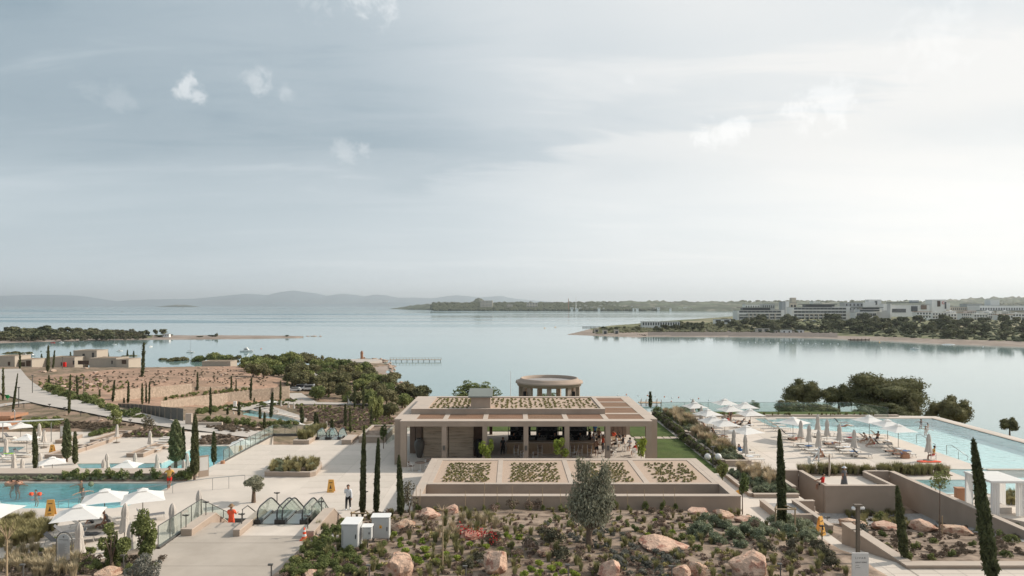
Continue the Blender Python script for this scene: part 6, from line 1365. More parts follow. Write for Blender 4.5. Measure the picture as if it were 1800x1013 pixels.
woods_stuff('far_coast_woods',2600,760,1330,532.5,545.5,7,17,4300,4900); woods_stuff('far_coast_woods_east',700,1300,1810,529.5,540,8,16,4400,4900)
# villas on the left hillside
def villa(label, px0, px1, yt, yb, D, side=0, wins=(), doors=(), mat='villa_wall', depth=9):
    k = D/F; x0, x1 = (px0-CX)*k,(px1-CX)*k; z1 = HC-(yt-HY)*k; zb = HC-(yb-HY)*k-2; t = thing('villa', label,'villa',((x0+x1)/2, D, zb)); m = MB(); m.box(x0, x1, D, D+depth, zb, z1-.15); m.build('wall', mat, t, world=True)
    m = MB(); m.prism([[(x0-.1, D-.1),(x1+.1, D-.1),(x1+.1, D+depth+.1),(x0-.1, D+depth+.1)],[(x0+.4, D+.4),(x1-.4, D+.4),(x1-.4, D+depth-.4),(x0+.4, D+depth-.4)]], z1-.15, z1+.05); m.build('parapet', mat, t, world=True)
    m = MB(); m.box(x0+.41, x1-.41, D+.41, D+depth-.41, z1-.14, z1-.02); m.build('roof','scrub', t, world=True)
    for a, b, c, d in wins: m = MB(); m.box((a-CX)*k,(b-CX)*k, D-.05, D+.02, HC-(d-HY)*k, HC-(c-HY)*k); m.build('window','window_dark', t, world=True)
    for a, b, c, d in doors: m = MB(); m.box((a-CX)*k,(b-CX)*k, D-.06, D+.02, HC-(d-HY)*k, HC-(c-HY)*k); m.build('door','dark_wood', t, world=True)
    return t
villa('tallest villa block with two windows, right of the far left villas',129,170,616.5,634,285, wins=((145,149,622,631),(161.5,165.5,620,630)), depth=8)
villa('villa with a long sloping roof and a brown slatted wall, below the tallest block',83,131,628.5,645,278, wins=((107,109,637,643),(128,131,634,641)), doors=((111,116,637,645),))
villa('leftmost pale villa cut by the picture edge',-14,26,626.5,645,268, doors=((14,18,636,643),))
villa('low villa with dark terrace doors right of the tallest block',157,204,630,643,276, doors=((137,156,634,641),), wins=((196,198,634,640),))
villa('small dark fronted villa between the leftmost villa and the pale wall',27,56,632.5,644,270, doors=((29,44,637,644),(46,54,634,644)))
villa('small flat roofed villa right of the low one, near the bay',204,226,632,642,272, doors=((214,222,633,640),))
villa('low stone service building at the right end of the brown hillside',355,405,635.5,644,292, mat='villa_wall', depth=7)
m = MB(); k_ = 276/F; m.box((111-CX)*k_,(116-CX)*k_,275.6,276.3, HC-(645-HY)*k_, HC-(637-HY)*k_); solo(m,'red_box','cloth_red','bright red cabinet in front of the villa wall','cabinet', origin=((113-CX)*k_,276, HC-(645-HY)*k_))
# stone terraces walls on the hillside
def swall(label, pts, th=.7):
    # pts: (px, y top, y bottom, z top) from left to right
    t = None; m = MB(); cap = MB()
    q = []
    for px, yt, yb, zt in pts: g = G(px, yb); D = g[1]; q.append((g[0], D, g[2]-1.2, HC-(yt-HY)*D/F))
    t = thing('stone_wall', label,'stone wall',(q[0][0], q[0][1], q[0][2]))
    for a, b in zip(q[:-1], q[1:]):
        m.hexa([(a[0], a[1], a[2]),(b[0], b[1], b[2]),(b[0], b[1]+th, b[2]),(a[0], a[1]+th, a[2])],[(a[0], a[1], a[3]-.2),(b[0], b[1], b[3]-.2),(b[0], b[1]+th, b[3]-.2),(a[0], a[1]+th, a[3]-.2)])
        cap.hexa([(a[0], a[1]-.06, a[3]-.2),(b[0], b[1]-.06, b[3]-.2),(b[0], b[1]+th, b[3]-.2),(a[0], a[1]+th, a[3]-.2)],[(a[0], a[1]-.06, a[3]),(b[0], b[1]-.06, b[3]),(b[0], b[1]+th, b[3]),(a[0], a[1]+th, a[3])])
    m.build('wall_body','stone_wall', t, world=True); cap.build('wall_cap','stone_wall', t, world=True)
swall('upper pink stone terrace wall left of the hillside slope',[(198,687,704,0),(250,682.5,700,0),(335,675.5,691,0)])
swall('long lower stone wall stepping up behind the garden pools',[(283,705.5,717,0),(340,698,712.5,0),(400,691,708,0),(441,686,705,0)])
swall('right end of the stone wall below the parked white cars',[(442,686,705,0),(480,682,703,0),(508,679,702,0)])
swall('thin upper stone wall running towards the parked cars',[(336,681,687.5,0),(400,680.5,685.5,0),(438,679,683.5,0)])
# grey panel fence beside the winding path
fen = thing('panel_fence','dark grey panel fence along the upper side of the winding path','fence', PD(207,717,140))
fp = [(207,709.5,719),(232,710.5,721),(258,712.5,724.5),(284,715,729),(322,718.5,734)]
NP = 14
for i in range(NP):
    u0, u1 = i/NP,(i+1)/NP; f = lambda u, j: np.interp(u, np.linspace(0,1, len(fp)),[p[j] for p in fp]); m = MB()
    Da, Db = 142-30*u0,142-30*u1; a = PD(f(u0,0)+.3, f(u0,2), Da); b = PD(f(u1,0)-.3, f(u1,2), Db); ha, hb_ = (f(u0,2)-f(u0,1))*Da/F,(f(u1,2)-f(u1,1))*Db/F
    m.hexa([(a[0], a[1], a[2]-.6),(b[0], b[1], b[2]-.6),(b[0], b[1]+.08, b[2]-.6),(a[0], a[1]+.08, a[2]-.6)],[(a[0], a[1], a[2]+ha),(b[0], b[1], b[2]+hb_),(b[0], b[1]+.08, b[2]+hb_),(a[0], a[1]+.08, a[2]+ha)]); m.build('fence_panel','grey_metal', fen, world=True)
m = MB(); a = PD(331,748,111); m.box(a[0]-.5, a[0]+.5, a[1], a[1]+.4, a[2]-.5, a[2]+1.9); m.box(a[0]+.5, a[0]+5.5, a[1]-.1, a[1]+.3, a[2]-.5, a[2]+.5); solo(m,'gate_wall','stucco_cap','short pale wall stub at the right end of the grey fence','wall', origin=a)
# parked cars
def car(loc, rz, body, label, van=False):
    t = thing('parked_car', label,'car', loc, rz); L, W, Hh = (4.9,1.9,1.9) if van else (4.4,1.8,1.45)
    m = MB(); pr = [(-L/2,.35),(-L/2,.85),(-L/2+.9,.95),(-L/2+1.5, Hh),(L/2-(.15 if van else .8), Hh),(L/2,.95),(L/2,.35)]
    n = len(pr); m.add([(x,-W/2, z) for x, z in pr]+[(x, W/2, z) for x, z in pr],[tuple(range(n)), tuple(range(2*n-1, n-1,-1))]+[(i, n+i, n+(i+1) % n,(i+1) % n) for i in range(n)]); m.build('body', body, t)
    m = MB(); m.box(-L/2+1.35, L/2-.9,-W/2-.01, W/2+.01,.98, Hh-.12); m.build('window','window_dark', t); m = MB(); m.box(-L/2+1.5, L/2-.6,-W/2+.1, W/2-.1, Hh-.01, Hh+.02); m.build('roof','car_dark' if body == 'car_white' else body, t)
    for sx in (-1,1):
        for sy in (-1,1): m = MB(); m.tube([(sx*(L/2-.8), sy*(W/2-.1),.33),(sx*(L/2-.8), sy*(W/2+.03),.33)],.33,12); m.build('wheel','rubber', t)
    return t
for i,(px, y, D_, rz, bdy, van, lab) in enumerate(((517,688,228,.2,'car_white',0,'leftmost white car behind the stone wall'),(527,685,232,.2,'car_white',1,'white van with a dark roof among the parked cars'),(541,686,230,.3,'car_white',1,'rightmost white van parked behind the stone wall'),(533,679,240,.3,'car_dark',0,'dark car behind the white vans'))):
    car(PD(px, y, D_), rz, bdy, lab, van)
pc = []
for px, y, c in ((1562,567,'car_white'),(1746,567,'cloth_blue'),(1755,569,'car_white'),(1768,570,'car_white'),(1650,561,'car_white'),(1612,562,'car_dark'),(1431,565,'car_white'),(1415,564,'car_white'),(1262,590,'car_white')):
    if px == 1262: pc.append(car(P(261,591.2,1.3),0,'car_dark','dark car parked under the trees at the end of the left spit')); continue
    pc.append(car(PD(px, y,985), R.uniform(-.3,.3), c,'x'))
family(pc[:-1],'small parked car near the houses of the right peninsula, {n}','cars on the right peninsula')
bld('camper_van','white camper van parked among the trees on the left spit',286,297,587,591.5,725,4,1,3,'white_paint', wr=.4, cat='camper van')
# jetty on the left
jt = thing('timber_jetty','long timber jetty on piles reaching right from the small cape','jetty', P(688,641,0)); D_ = 425; k = D_/F
m = MB(); m.box((684-CX)*k,(775-CX)*k, D_, D_+2.4,.9,1.15); m.build('deck','timber_pale', jt, world=True)
for i in range(10): x = (686+i*9.8-CX)*k; m = MB(); m.box(x-.18, x+.18, D_+.1, D_+.45,-2.5,.9); m.build('pile','grey_metal', jt, world=True)
for i in range(17): x = (686+i*5.6-CX)*k; m = MB(); m.box(x-.1, x+.1, D_+.0, D_+.2,1.15,2.5); m.build('rail_post','timber_post', jt, world=True)
m = MB(); m.box((684-CX)*k,(775-CX)*k, D_+.05, D_+.12,2.2,2.32); m.build('handrail','timber_post', jt, world=True)
m = MB(); b = P(636,631,1.5); m.box(-.7,.7,-.7,.7,-.5,4.4); m.box(-.85,.85,-.85,.85,3.3,3.6); m.box(-.4,.4,-.4,.4,4.4,5.0); o = m.build('small_beacon','terracotta'); o.location = b; tag(o,'small reddish beacon tower on the cape beside the jetty','beacon')
m = MB(); b = P(622,634,1.7); m.prism([(b[0]-14, b[1]-14),(b[0]+12, b[1]-14),(b[0]+17, b[1]),(b[0]+12, b[1]+8),(b[0]-14, b[1]+8)],.5,1.95); struct(m,'cape_pavement','far_path')
jt = thing('bathing_jetty','short timber bathing platform with orange posts behind the pavilion','jetty', P(1150,712,0)); D_ = 238; k = D_/F
m = MB(); m.box((1124-CX)*k,(1163-CX)*k, D_, D_+3,.75,1.0); m.build('deck','timber_pale', jt, world=True)
for i in range(9): x = (1126+i*4.6-CX)*k; m = MB(); m.box(x-.07, x+.07, D_+(i % 2)*2.8, D_+.14+(i % 2)*2.8,-1,2.1); m.build('post','terracotta', jt, world=True)
for px0, px1, y, D_, lab in ((1024,1060,578,1075,'dark timber landing stage at the back of the peninsula tip'),(1121,1135,591.5,775,'dark broken timber dock at the rock beach'),(1493,1526,600.5,672,'low dark slanting jetty at the peninsula beach')):
    k = D_/F; m = MB(); m.box((px0-CX)*k,(px1-CX)*k, D_-2, D_+3,.5,1.5)
    for i in range(6): x = (px0+(px1-px0)*i/5-CX)*k; m.box(x-.3, x+.3, D_-2.2, D_-1.8,-1.5,2.4)
    solo(m,'landing_stage','dark_wood' if px0 != 1024 else 'grey_metal', lab,'landing stage', origin=((px0-CX)*k, D_,0))
# boats
def boat(px, y, w, kind, label, rz=0, hull='white_paint', mast=0):
    b = P(px, y,0); k = b[1]/F; L = w*k; t = thing('sailing_boat' if mast else 'motor_boat' if kind else 'small_boat', label,'boat',(b[0], b[1],0), rz); m = MB(); n = 9; V = []
    for i in range(n):
        u = i/(n-1); hw = L*.15*(min(1,(1-u)*2.6)**.6)*(.88+.12*min(1, u*4)); x = -L/2+L*u; sh = L*(.10+.05*u*u)
        V += [(x,-hw, sh),(x,-hw*.7,-.15),(x, hw*.7,-.15),(x, hw, sh)]
    Fc = [(i*4+j,(i+1)*4+j,(i+1)*4+j+1, i*4+j+1) for i in range(n-1) for j in range(3)]+[(0,1,2,3)]+[(i*4+3,(i+1)*4+3,(i+1)*4, i*4) for i in range(n-1)]
    m.add(V, Fc); m.build('hull', hull, t)
    if kind:
        s = L*.10; m = MB(); m.hexa([(-L*.22,-s, L*.10),(L*.18,-s, L*.12),(L*.18, s, L*.12),(-L*.22, s, L*.10)],[(-L*.2,-s*.8, L*.24),(L*.06,-s*.8, L*.24),(L*.06, s*.8, L*.24),(-L*.2, s*.8, L*.24)]); m.build('cabin','white_paint', t)
        m = MB(); m.box(-L*.18, L*.07,-s*1.0, s*1.0, L*.17, L*.215); m.build('cabin_window','window_dark', t); m = MB(); m.box(-L*.24, L*.08,-s, s, L*.245, L*.26); m.build('canopy','white_paint', t)
        if kind == 2: m = MB(); m.box(-L*.12, L*.02,-s*.7, s*.7, L*.26, L*.34); m.build('flying_bridge','white_paint', t)
    if mast:
        h = mast*k; m = MB(); m.tube([(0,0,0),(0,0, h)],[.09,.05],6); m.build('mast','steel', t); m = MB(); m.box(-L*.4,0,-.09,.09, L*.22, L*.27); m.build('boom','canvas_fold', t); m = MB(); m.box(-L*.15, L*.15,-L*.07, L*.07, L*.1, L*.18); m.build('coachroof','white_paint', t)
    return t
boat(434,618.5,23,2,'white motor cruiser with cabin anchored in the bay',.0, mast=0); boat(335,620,13,0,'white sailing boat with tall mast, nearest in the bay',.1, mast=33); boat(210,617.5,10,1,'small white motor boat left of the middle of the bay',.5); boat(201,606,7,0,'sailing boat farthest left in the bay',.3, mast=22); boat(265,610,8,1,'white motor boat near the spit beside a dinghy',1.2); boat(250,611.5,6,0,'low grey dinghy beside the motor boat near the spit')
boat(93,603,7,0,'small dark moored boat at the left spit shore',.2,'cloth_red'); boat(108,602.5,8,1,'small white moored boat at the left spit shore',.2); boat(367,598.3,10,0,'flat white skiff close to the sandy spit'); boat(144,600,7,0,'flat pale skiff at the left spit shore, right of the moored boats')
boat(1607,614,14,1,'white motor boat off the beach of the right peninsula', PI); boat(215,548.5,4,1,'tiny dark boat far out on the open sea',0,'car_dark'); boat(44,625.5,14,1,'left white boat behind the villas',.4); boat(57,626,14,1,'right white boat behind the villas',-.3)
b = P(1667,606,0); m = MB(); n = 14; V = []; k = b[1]/F
for i in range(n): u = i/(n-1); a = -11+22*u; r = 1.7*math.sin(PI*min(1, max(0,.04+.92*u)))**.45; V += [(a*k*1.05, r*k*.8*math.cos(q)-0, max(-.2, r*k*math.sin(q)*.8)) for q in np.linspace(0, PI,7)]
m.add(V,[(i*7+j,(i+1)*7+j,(i+1)*7+j+1, i*7+j+1) for i in range(n-1) for j in range(6)], smooth=True); o = m.build('upturned_hull','white_paint'); o.location = (b[0], b[1],0); tag(o,'long white upturned hull lying in the shallows of the peninsula','boat wreck')
bu = []
def buoy(px, y, s, mat):
    b = P(px, y,0); m = MB(); r = s*b[1]/F/2; m.lathe([(0,-r*.4),(r*.8,-r*.2),(r, r*.3),(r*.6, r),(0, r*1.25)],8); o = m.build('buoy', mat); o.location = (b[0], b[1],0); o['category'] = 'buoy'; return o
b1 = [buoy(px, y,2.4,'buoy_orange' if i % 2 else 'white_paint') for i,(px, y) in enumerate(((1086,695),(1101,694),(1122,696),(1138,695.5),(1152,697.5),(1168,698),(1181,700),(1193,699),(1215,702),(1228,701),(1246,704),(1180,706)))]; family(b1,'small buoy on the swimming line behind the pavilion, {n}','buoys of the near swimming line')
b2 = [buoy(1196+i*13.2,600.2+i*.22+R.uniform(-.2,.2),1.8,'white_paint') for i in range(22)]; family(b2,'white float of the line along the rock beach, {n}','floats along the rock beach')
b3 = [buoy(x, y,2.2, c) for x, y, c in ((957.5,577,'plastic_yellow'),(976,575.5,'plastic_yellow'),(459,613.5,'buoy_orange'),(1546,602,'plastic_yellow'),(1548.5,612,'white_paint'),(1728,610,'white_paint'))]; family(b3,'single small buoy alone on the water, {n}','single buoys')
# poles of the peninsula
pl_ = []
for px, yt, yb in ((1720,561,583),(1742,556,572),(1762,557,572),(1300,556,566),(1541,578,590)):
    D_ = 900; a = PD(px, yb, D_); m = MB(); m.box(-.25,.25,-.25,.25,-2,(yb-yt)*D_/F); m.box(-1.4,1.4,-.15,.15,(yb-yt)*D_/F-1.4,(yb-yt)*D_/F-1.1); o = m.build('utility_pole','grey_metal'); o.location = a; o['category'] = 'utility pole'; pl_.append(o)
family(pl_,'thin utility pole on the right peninsula, {n}','utility poles on the right peninsula')
# ================================================================ people
J0 = {'pel': (0,0,.95),'spi': (0,0,1.15),'che': (0,0,1.36),'nek': (0,0,1.50),'hd1': (0,-.015,1.58),'hd2': (0,-.02,1.67),'hd3': (0,-.01,1.75),
      'shL': (.17,0,1.42),'elL': (.22,.02,1.14),'wrL': (.24,-.03,.88),'haL': (.24,-.05,.80),'fiL': (.235,-.07,.72),'shR': (-.17,0,1.42),'elR': (-.22,.02,1.14),'wrR': (-.24,-.03,.88),'haR': (-.24,-.05,.80),'fiR': (-.235,-.07,.72),
      'hiL': (.10,0,.90),'knL': (.11,-.02,.48),'anL': (.11,.02,.09),'toL': (.12,-.14,.035),'hiR': (-.10,0,.90),'knR': (-.11,-.02,.48),'anR': (-.11,.02,.09),'toR': (-.12,-.14,.035)}
RAD = {'pel': .14,'spi': .125,'che': .145,'nek': .055,'hd1': .075,'hd2': .105,'hd3': .07,'sh': .065,'el': .045,'wr': .032,'ha': .04,'fi': .018,'hi': .095,'kn': .062,'an': .042,'to': .035}
BONES = [('pel','spi'),('spi','che'),('che','nek'),('nek','hd1'),('hd1','hd2'),('hd2','hd3')]+[(a+s, b+s) for s in 'LR' for a, b in (('sh','el'),('el','wr'),('wr','ha'),('ha','fi'),('hi','kn'),('kn','an'),('an','to'))]+[('che','shL'),('che','shR'),('pel','hiL'),('pel','hiR')]
def rot_chain(J, root, names, axis, ang):
    M_ = Matrix.Rotation(ang,3, axis); r = Vector(J[root])
    for n in names: J[n] = tuple(r+M_@(Vector(J[n])-r))
def arm(s): return ['el'+s,'wr'+s,'ha'+s,'fi'+s]
def leg(s): return ['kn'+s,'an'+s,'to'+s]
UP = ['spi','che','nek','hd1','hd2','hd3','shL','shR']+arm('L')+arm('R')
def pose(kind):
    J = dict(J0)
    if kind == 'walk':
        rot_chain(J,'hiL', leg('L'),'X',.38); rot_chain(J,'hiR', leg('R'),'X',-.35); rot_chain(J,'knR',['anR','toR'],'X',-.35); rot_chain(J,'shL', arm('L'),'X',-.3); rot_chain(J,'shR', arm('R'),'X',.5); rot_chain(J,'elR',['wrR','haR','fiR'],'X',1.9)
    if kind == 'stand':
        rot_chain(J,'shL', arm('L'),'Y',-.2); rot_chain(J,'elL',['wrL','haL','fiL'],'X',.5); rot_chain(J,'hiR', leg('R'),'Y',.06)
    if kind == 'lean':
        rot_chain(J,'shR', arm('R'),'Y',.75); rot_chain(J,'shL', arm('L'),'Y',-.5); rot_chain(J,'elL',['wrL','haL','fiL'],'Y',1.4); rot_chain(J,'hiL', leg('L'),'Y',.12); rot_chain(J,'knL',['anL','toL'],'X',-.6)
    if kind == 'phone':
        for s in 'LR': rot_chain(J,'sh'+s, arm(s),'X',.5); rot_chain(J,'el'+s,['wr'+s,'ha'+s,'fi'+s],'X',1.3)
    if kind in ('sit','recline','hunch'):
        for s in 'LR': rot_chain(J,'hi'+s, leg(s),'X',1.5); rot_chain(J,'kn'+s,['an'+s,'to'+s],'X',-1.45 if kind != 'recline' else -.35)
        for s in 'LR': rot_chain(J,'sh'+s, arm(s),'X',.6); rot_chain(J,'el'+s,['wr'+s,'ha'+s,'fi'+s],'X',.8)
        rot_chain(J,'pel', UP,'X',-.55 if kind == 'recline' else .12 if kind == 'sit' else .6)
        J = {k: (v[0], v[1], v[2]-.95+.12) for k, v in J.items()}     # pelvis at seat height
    if kind == 'lie':
        J = {k: (v[0],(v[2]-.95),.12-v[1]*.6) for k, v in J.items()}
        for s in 'LR': x, y, z = J['kn'+s]; J['kn'+s] = (x, y+.05, z+.16)
    if kind == 'swim':
        for s, a in (('L',-1.3),('R',1.3)): rot_chain(J,'sh'+s, arm(s),'Y', a); rot_chain(J,'sh'+s, arm(s),'X',.5)
        for s in 'LR': rot_chain(J,'hi'+s, leg(s),'X',.5); rot_chain(J,'kn'+s,['an'+s,'to'+s],'X',-.9)
        J = {k: (v[0], v[1], v[2]-1.47) for k, v in J.items()}
    return J
BODY = {}
def body(kind):
    if kind in BODY: return BODY[kind]
    J = pose(kind); names = list(J); me = bpy.data.meshes.new('b'); me.from_pydata([J[n] for n in names],[(names.index(a), names.index(b)) for a, b in BONES],[])
    o = bpy.data.objects.new('b', me); put(o); md = o.modifiers.new('s','SKIN')
    for i, n in enumerate(names):
        r = RAD.get(n) or RAD[n[:2]]; d = me.skin_vertices[0].data[i]; fl = .72 if n in ('pel','spi','che') else 1
        d.radius = (r, r*fl); d.use_root = (n == 'pel')
    o.modifiers.new('u','SUBSURF').levels = 1; dg = bpy.context.evaluated_depsgraph_get(); dg.update(); m2 = bpy.data.meshes.new_from_object(o.evaluated_get(dg)); bpy.data.objects.remove(o)
    V = np.array([v.co[:] for v in m2.vertices]); Nn = np.array([v.normal[:] for v in m2.vertices]); Fc = [tuple(p.vertices) for p in m2.polygons]
    seg = [(np.array(J[a]), np.array(J[b]), a, b) for a, b in BONES]; lab = []
    C = np.array([V[list(f)].mean(0) for f in Fc]); best = np.full(len(C),9e9); bi = np.zeros(len(C), int); bt = np.zeros(len(C))
    for i,(a, b, _, _) in enumerate(seg):
        d = b-a; t_ = np.clip(((C-a)@d)/(d@d),0,1); dist = np.linalg.norm(C-(a+t_[:, None]*d), axis=1); m_ = dist < best; best[m_] = dist[m_]; bi[m_] = i; bt[m_] = t_[m_]
    lab = [(seg[i][2], seg[i][3], t_) for i, t_ in zip(bi, bt)]
    BODY[kind] = (J, V, Nn, Fc, lab); return BODY[kind]
def sel(lab, what):
    a, b, t = lab; k = a[:2]
    if what == 'shirt': return (a in ('spi','che','pel') and not b.startswith('hi') and b != 'hd1' and not (a == 'che' and b == 'nek' and t > .75)) or (k == 'sh' and t < .62)
    if what == 'top': return (a in ('spi','che','pel') and not b.startswith('hi') and b != 'hd1' and not (a == 'che' and b == 'nek' and t > .5))
    if what == 'long': return sel(lab,'shirt') or k in ('sh',) or (k == 'el')
    if what == 'shorts': return (a == 'pel' and (b.startswith('hi') or t < .35)) or (k == 'hi' and t < .62)
    if what == 'briefs': return (a == 'pel' and (b.startswith('hi') or t < .2)) or (k == 'hi' and t < .12)
    if what == 'trousers': return sel(lab,'shorts') or k == 'hi' or (k == 'kn')
    if what == 'shoes': return k == 'an'
def sub(kind, what, infl, nm, mat, t):
    J, V, Nn, Fc, lab = body(kind); fs = [f for f, l in zip(Fc, lab) if sel(l, what)]; idx = sorted({i for f in fs for i in f}); mp = {a: b for b, a in enumerate(idx)}
    if not fs: return
    me = bpy.data.meshes.new(nm); me.from_pydata((V[idx]+Nn[idx]*infl).tolist(),[],[tuple(mp[i] for i in f) for f in fs]); me.materials.append(MAT[mat]); me.polygons.foreach_set('use_smooth',[True]*len(fs)); me.update(); return link_mesh(nm, me, t)
def person(kind, loc, rz, label, wear, h=1.75, hair='hair', hat=None, skin='skin', long_hair=False, group=None):
    J, V, Nn, Fc, lab = body(kind); t = thing('person', label,'person', loc, rz, group); t.scale = (h/1.75,)*3
    me = bpy.data.meshes.new('body'); me.from_pydata(V.tolist(),[], Fc); me.materials.append(MAT[skin]); me.polygons.foreach_set('use_smooth',[True]*len(Fc)); me.update(); link_mesh('body', me, t)
    for what, mat in wear: sub(kind, what,.016 if what not in ('shirt','long') else .024,{'shirt': 'shirt','top': 'top','long': 'hooded_top','shorts': 'shorts','briefs': 'swimwear','trousers': 'trousers','shoes': 'shoe'}[what], mat, t)
    a, b, c = Vector(J['hd1']), Vector(J['hd2']), Vector(J['hd3']); up = (c-a).normalized(); back = Vector((0,1,0)) if kind != 'lie' else Vector((0,0,-1)); ctr = b+up*.025+back*.028
    v = ICO2[0]; m = MB(); rr = [ctr+Vector(p)*.115 for p in v]; rr = [p for p in rr]; m.add([tuple(p) for p in rr],[f for f in ICO2[1] if sum((Vector(v[i]).dot(up)*.75+Vector(v[i]).dot(back)) for i in f)/3 > -.15], smooth=True); m.build('hair', hair, t)
    if long_hair: m = MB(); m.tube([tuple(ctr+back*.05), tuple(ctr-up*.2+back*.08)],[.09,.05],8); m.build('long_hair', hair, t)
    m = MB(); m.tube([tuple(b-back*.095-up*.005), tuple(b-back*.125-up*.03)],[.012,.016],5); m.build('nose', skin, t)
    if hat: m = MB(); m.lathe([(.21,1.71),(.12,1.72),(.11,1.80),(.06,1.84),(0,1.845)],14); m.build('hat', hat, t)
    return t
Pz = lambda px, py, z=ZP: P(px, py, z)
person('lean', Pz(298,860),.3,'lifeguard in yellow shirt and red shorts leaning on the pool ramp rail',[('shirt','cloth_yellow'),('shorts','cloth_red')],1.82, skin='skin_tan')
person('walk', Pz(612,898),.15,'person in white hooded top and black trousers walking across the plaza',[('long','cloth_white'),('trousers','cloth_black'),('shoes','cloth_white')],1.82)
person('phone',(P(407,930,21.5)[0],41.2,21.15),.1,'person in orange shirt and brown hat on the stairs by the escalators',[('shirt','cloth_orange'),('shorts','cloth_orange')],1.78, hat='straw')
person('stand', Pz(1484,858),.4,'woman in long grey skirt and white visor standing by the terrace wall',[('shirt','cloth_grey'),('trousers','cloth_grey')],1.68, hat='cloth_white', long_hair=True)
m = MB(); m.lathe([(.17,1.0),(.24,.6),(.30,.15),(.29,.12)],14); o = m.build('skirt','cloth_grey', bpy.data.objects['person.003'])
person('sit',(P(1447,860, ZP)[0],54.75, ZP+.30),.7,'man in red shirt sitting behind the terrace parapet',[('shirt','cloth_red'),('shorts','cloth_black')],1.75)
# lifeguard on his chair
def deck_chair(loc, rz, label):
    t = thing('lifeguard_chair', label,'chair', loc, rz); chair_parts(t,.46,.55,'white_paint','white_paint', True); return t
lc = Pz(1641,808); deck_chair(lc,1.2,'white armchair of the lifeguard beside the right pool'); person('sit',(lc[0], lc[1], ZP+.36),1.2,'seated lifeguard in yellow shirt and red shorts beside the right pool',[('shirt','cloth_yellow'),('shorts','cloth_red')],1.78, skin='skin_tan')
m = MB(); m.prism([(-1.1,-.2),(-.9,-.28),(.8,-.28),(1.1,0),(.8,.28),(-.9,.28),(-1.1,.2)],0,.09); o = m.build('rescue_board','plastic_orange'); o.location = Pz(1634,812.5); tag(o,'red rescue board lying at the foot of the lifeguard chair','rescue board')
for px, py, pz, rz, lab, wear, hh in ((1619,741, ZP-.05,0,'swimmer standing in the right pool near its back edge',[('top','cloth_black')],1.7),(1631,748.5, ZP-.1,.8,'swimmer in the right pool, the middle of three',[],1.7),(1627,753.5, ZP-.12,-.6,'nearest swimmer in the right pool with water around the arms',[],1.7),
        (63,867, ZP-.12,0,'child with orange arm floats swimming in the left pool',[],1.4),(143,850.5, ZP-.1,.5,'swimmer with spread arms at the back edge of the left pool',[],1.7),(146,864, ZP+.05,.9,'dark haired bather standing by the pool rail in the left pool',[('top','cloth_grey')],1.6),(30,851, ZP+.02,.2,'bather lying over a float at the back of the left pool',[('top','cloth_grey')],1.7),(22,849.5, ZP-.05,1.2,'second bather beside the float at the back of the left pool',[],1.6)):
    person('swim', Pz(px, py, pz), rz, lab, wear, hh, skin='skin_tan' if px in (1619,30) else 'skin')
m = MB()
b = Pz(63,867)
for s, lab in ((-1,'left'),(1,'right')): m = MB(); m.tube([(-.1,0,0),(.1,0,0)],.13,10); o = m.build('arm_float','plastic_orange'); o.location = (b[0]+s*.32, b[1]-.05, ZP-.05); tag(o, lab+' orange arm float of the child in the left pool','arm float')
m = MB(); m.add((ICO2[0]*.22).tolist(), ICO2[1], smooth=True); o = m.build('beach_ball','bush_blue'); o.location = Pz(160,851, ZP); tag(o,'pale green beach ball on the left pool','ball')
m = MB(); m.tube([(math.cos(a)*.55, math.sin(a)*.35,0) for a in np.linspace(0,2*PI,19)],.16,8); o = m.build('swim_ring','skin'); o.location = Pz(24,850, ZP-.02); tag(o,'pale swim ring under the bathers at the back of the left pool','swim ring')
# pavilion guests and waiters
for i,(px, D_, kind, rz, wear, lab) in enumerate(((884,67,'stand',.2,[('shirt','cloth_black'),('trousers','cloth_black')],'waiter in black walking left of the bar'),(903,69.5,'phone',0,[('shirt','cloth_black'),('trousers','cloth_black')],'bartender in black behind the left end of the bar'),(975,69.5,'phone',.5,[('shirt','cloth_black'),('trousers','cloth_black')],'bartender in black behind the middle of the bar'),(1020,69.6,'stand',-.4,[('shirt','cloth_black'),('trousers','cloth_black')],'bartender in black behind the right end of the bar'),
        (1043,69,'stand',.8,[('shirt','cloth_grey'),('shorts','cloth_black')],'guest in grey shirt at the right end of the bar'),(1049,66.5,'phone',2.6,[('top','skin'),('shorts','cloth_black')],'bare shouldered guest in dark shorts beside the bar stools'),(1060,68.2,'stand',-1.2,[('shirt','cloth_orange'),('trousers','cloth_grey')],'guest in a reddish shirt near the second column from the right'))):
    person(kind,((px-CX)/F*D_, D_, ZP), rz, lab, wear,1.72, skin='skin_tan')
for px, D_, rz, lab, wear in ((1083,70.5,1.4,'seated guest in white at the pavilion tables, left of three',[('shirt','cloth_white'),('shorts','cloth_black')]),(1090,72.2,-1.2,'seated guest in grey at the far pavilion tables',[('shirt','cloth_grey'),('shorts','cloth_black')]),(1117,66.8,.6,'seated guest in red at the right corner of the pavilion',[('shirt','cloth_red'),('shorts','cloth_white')])):
    person('sit',((px-CX)/F*D_, D_, ZP+.36), rz, lab, wear,1.72)

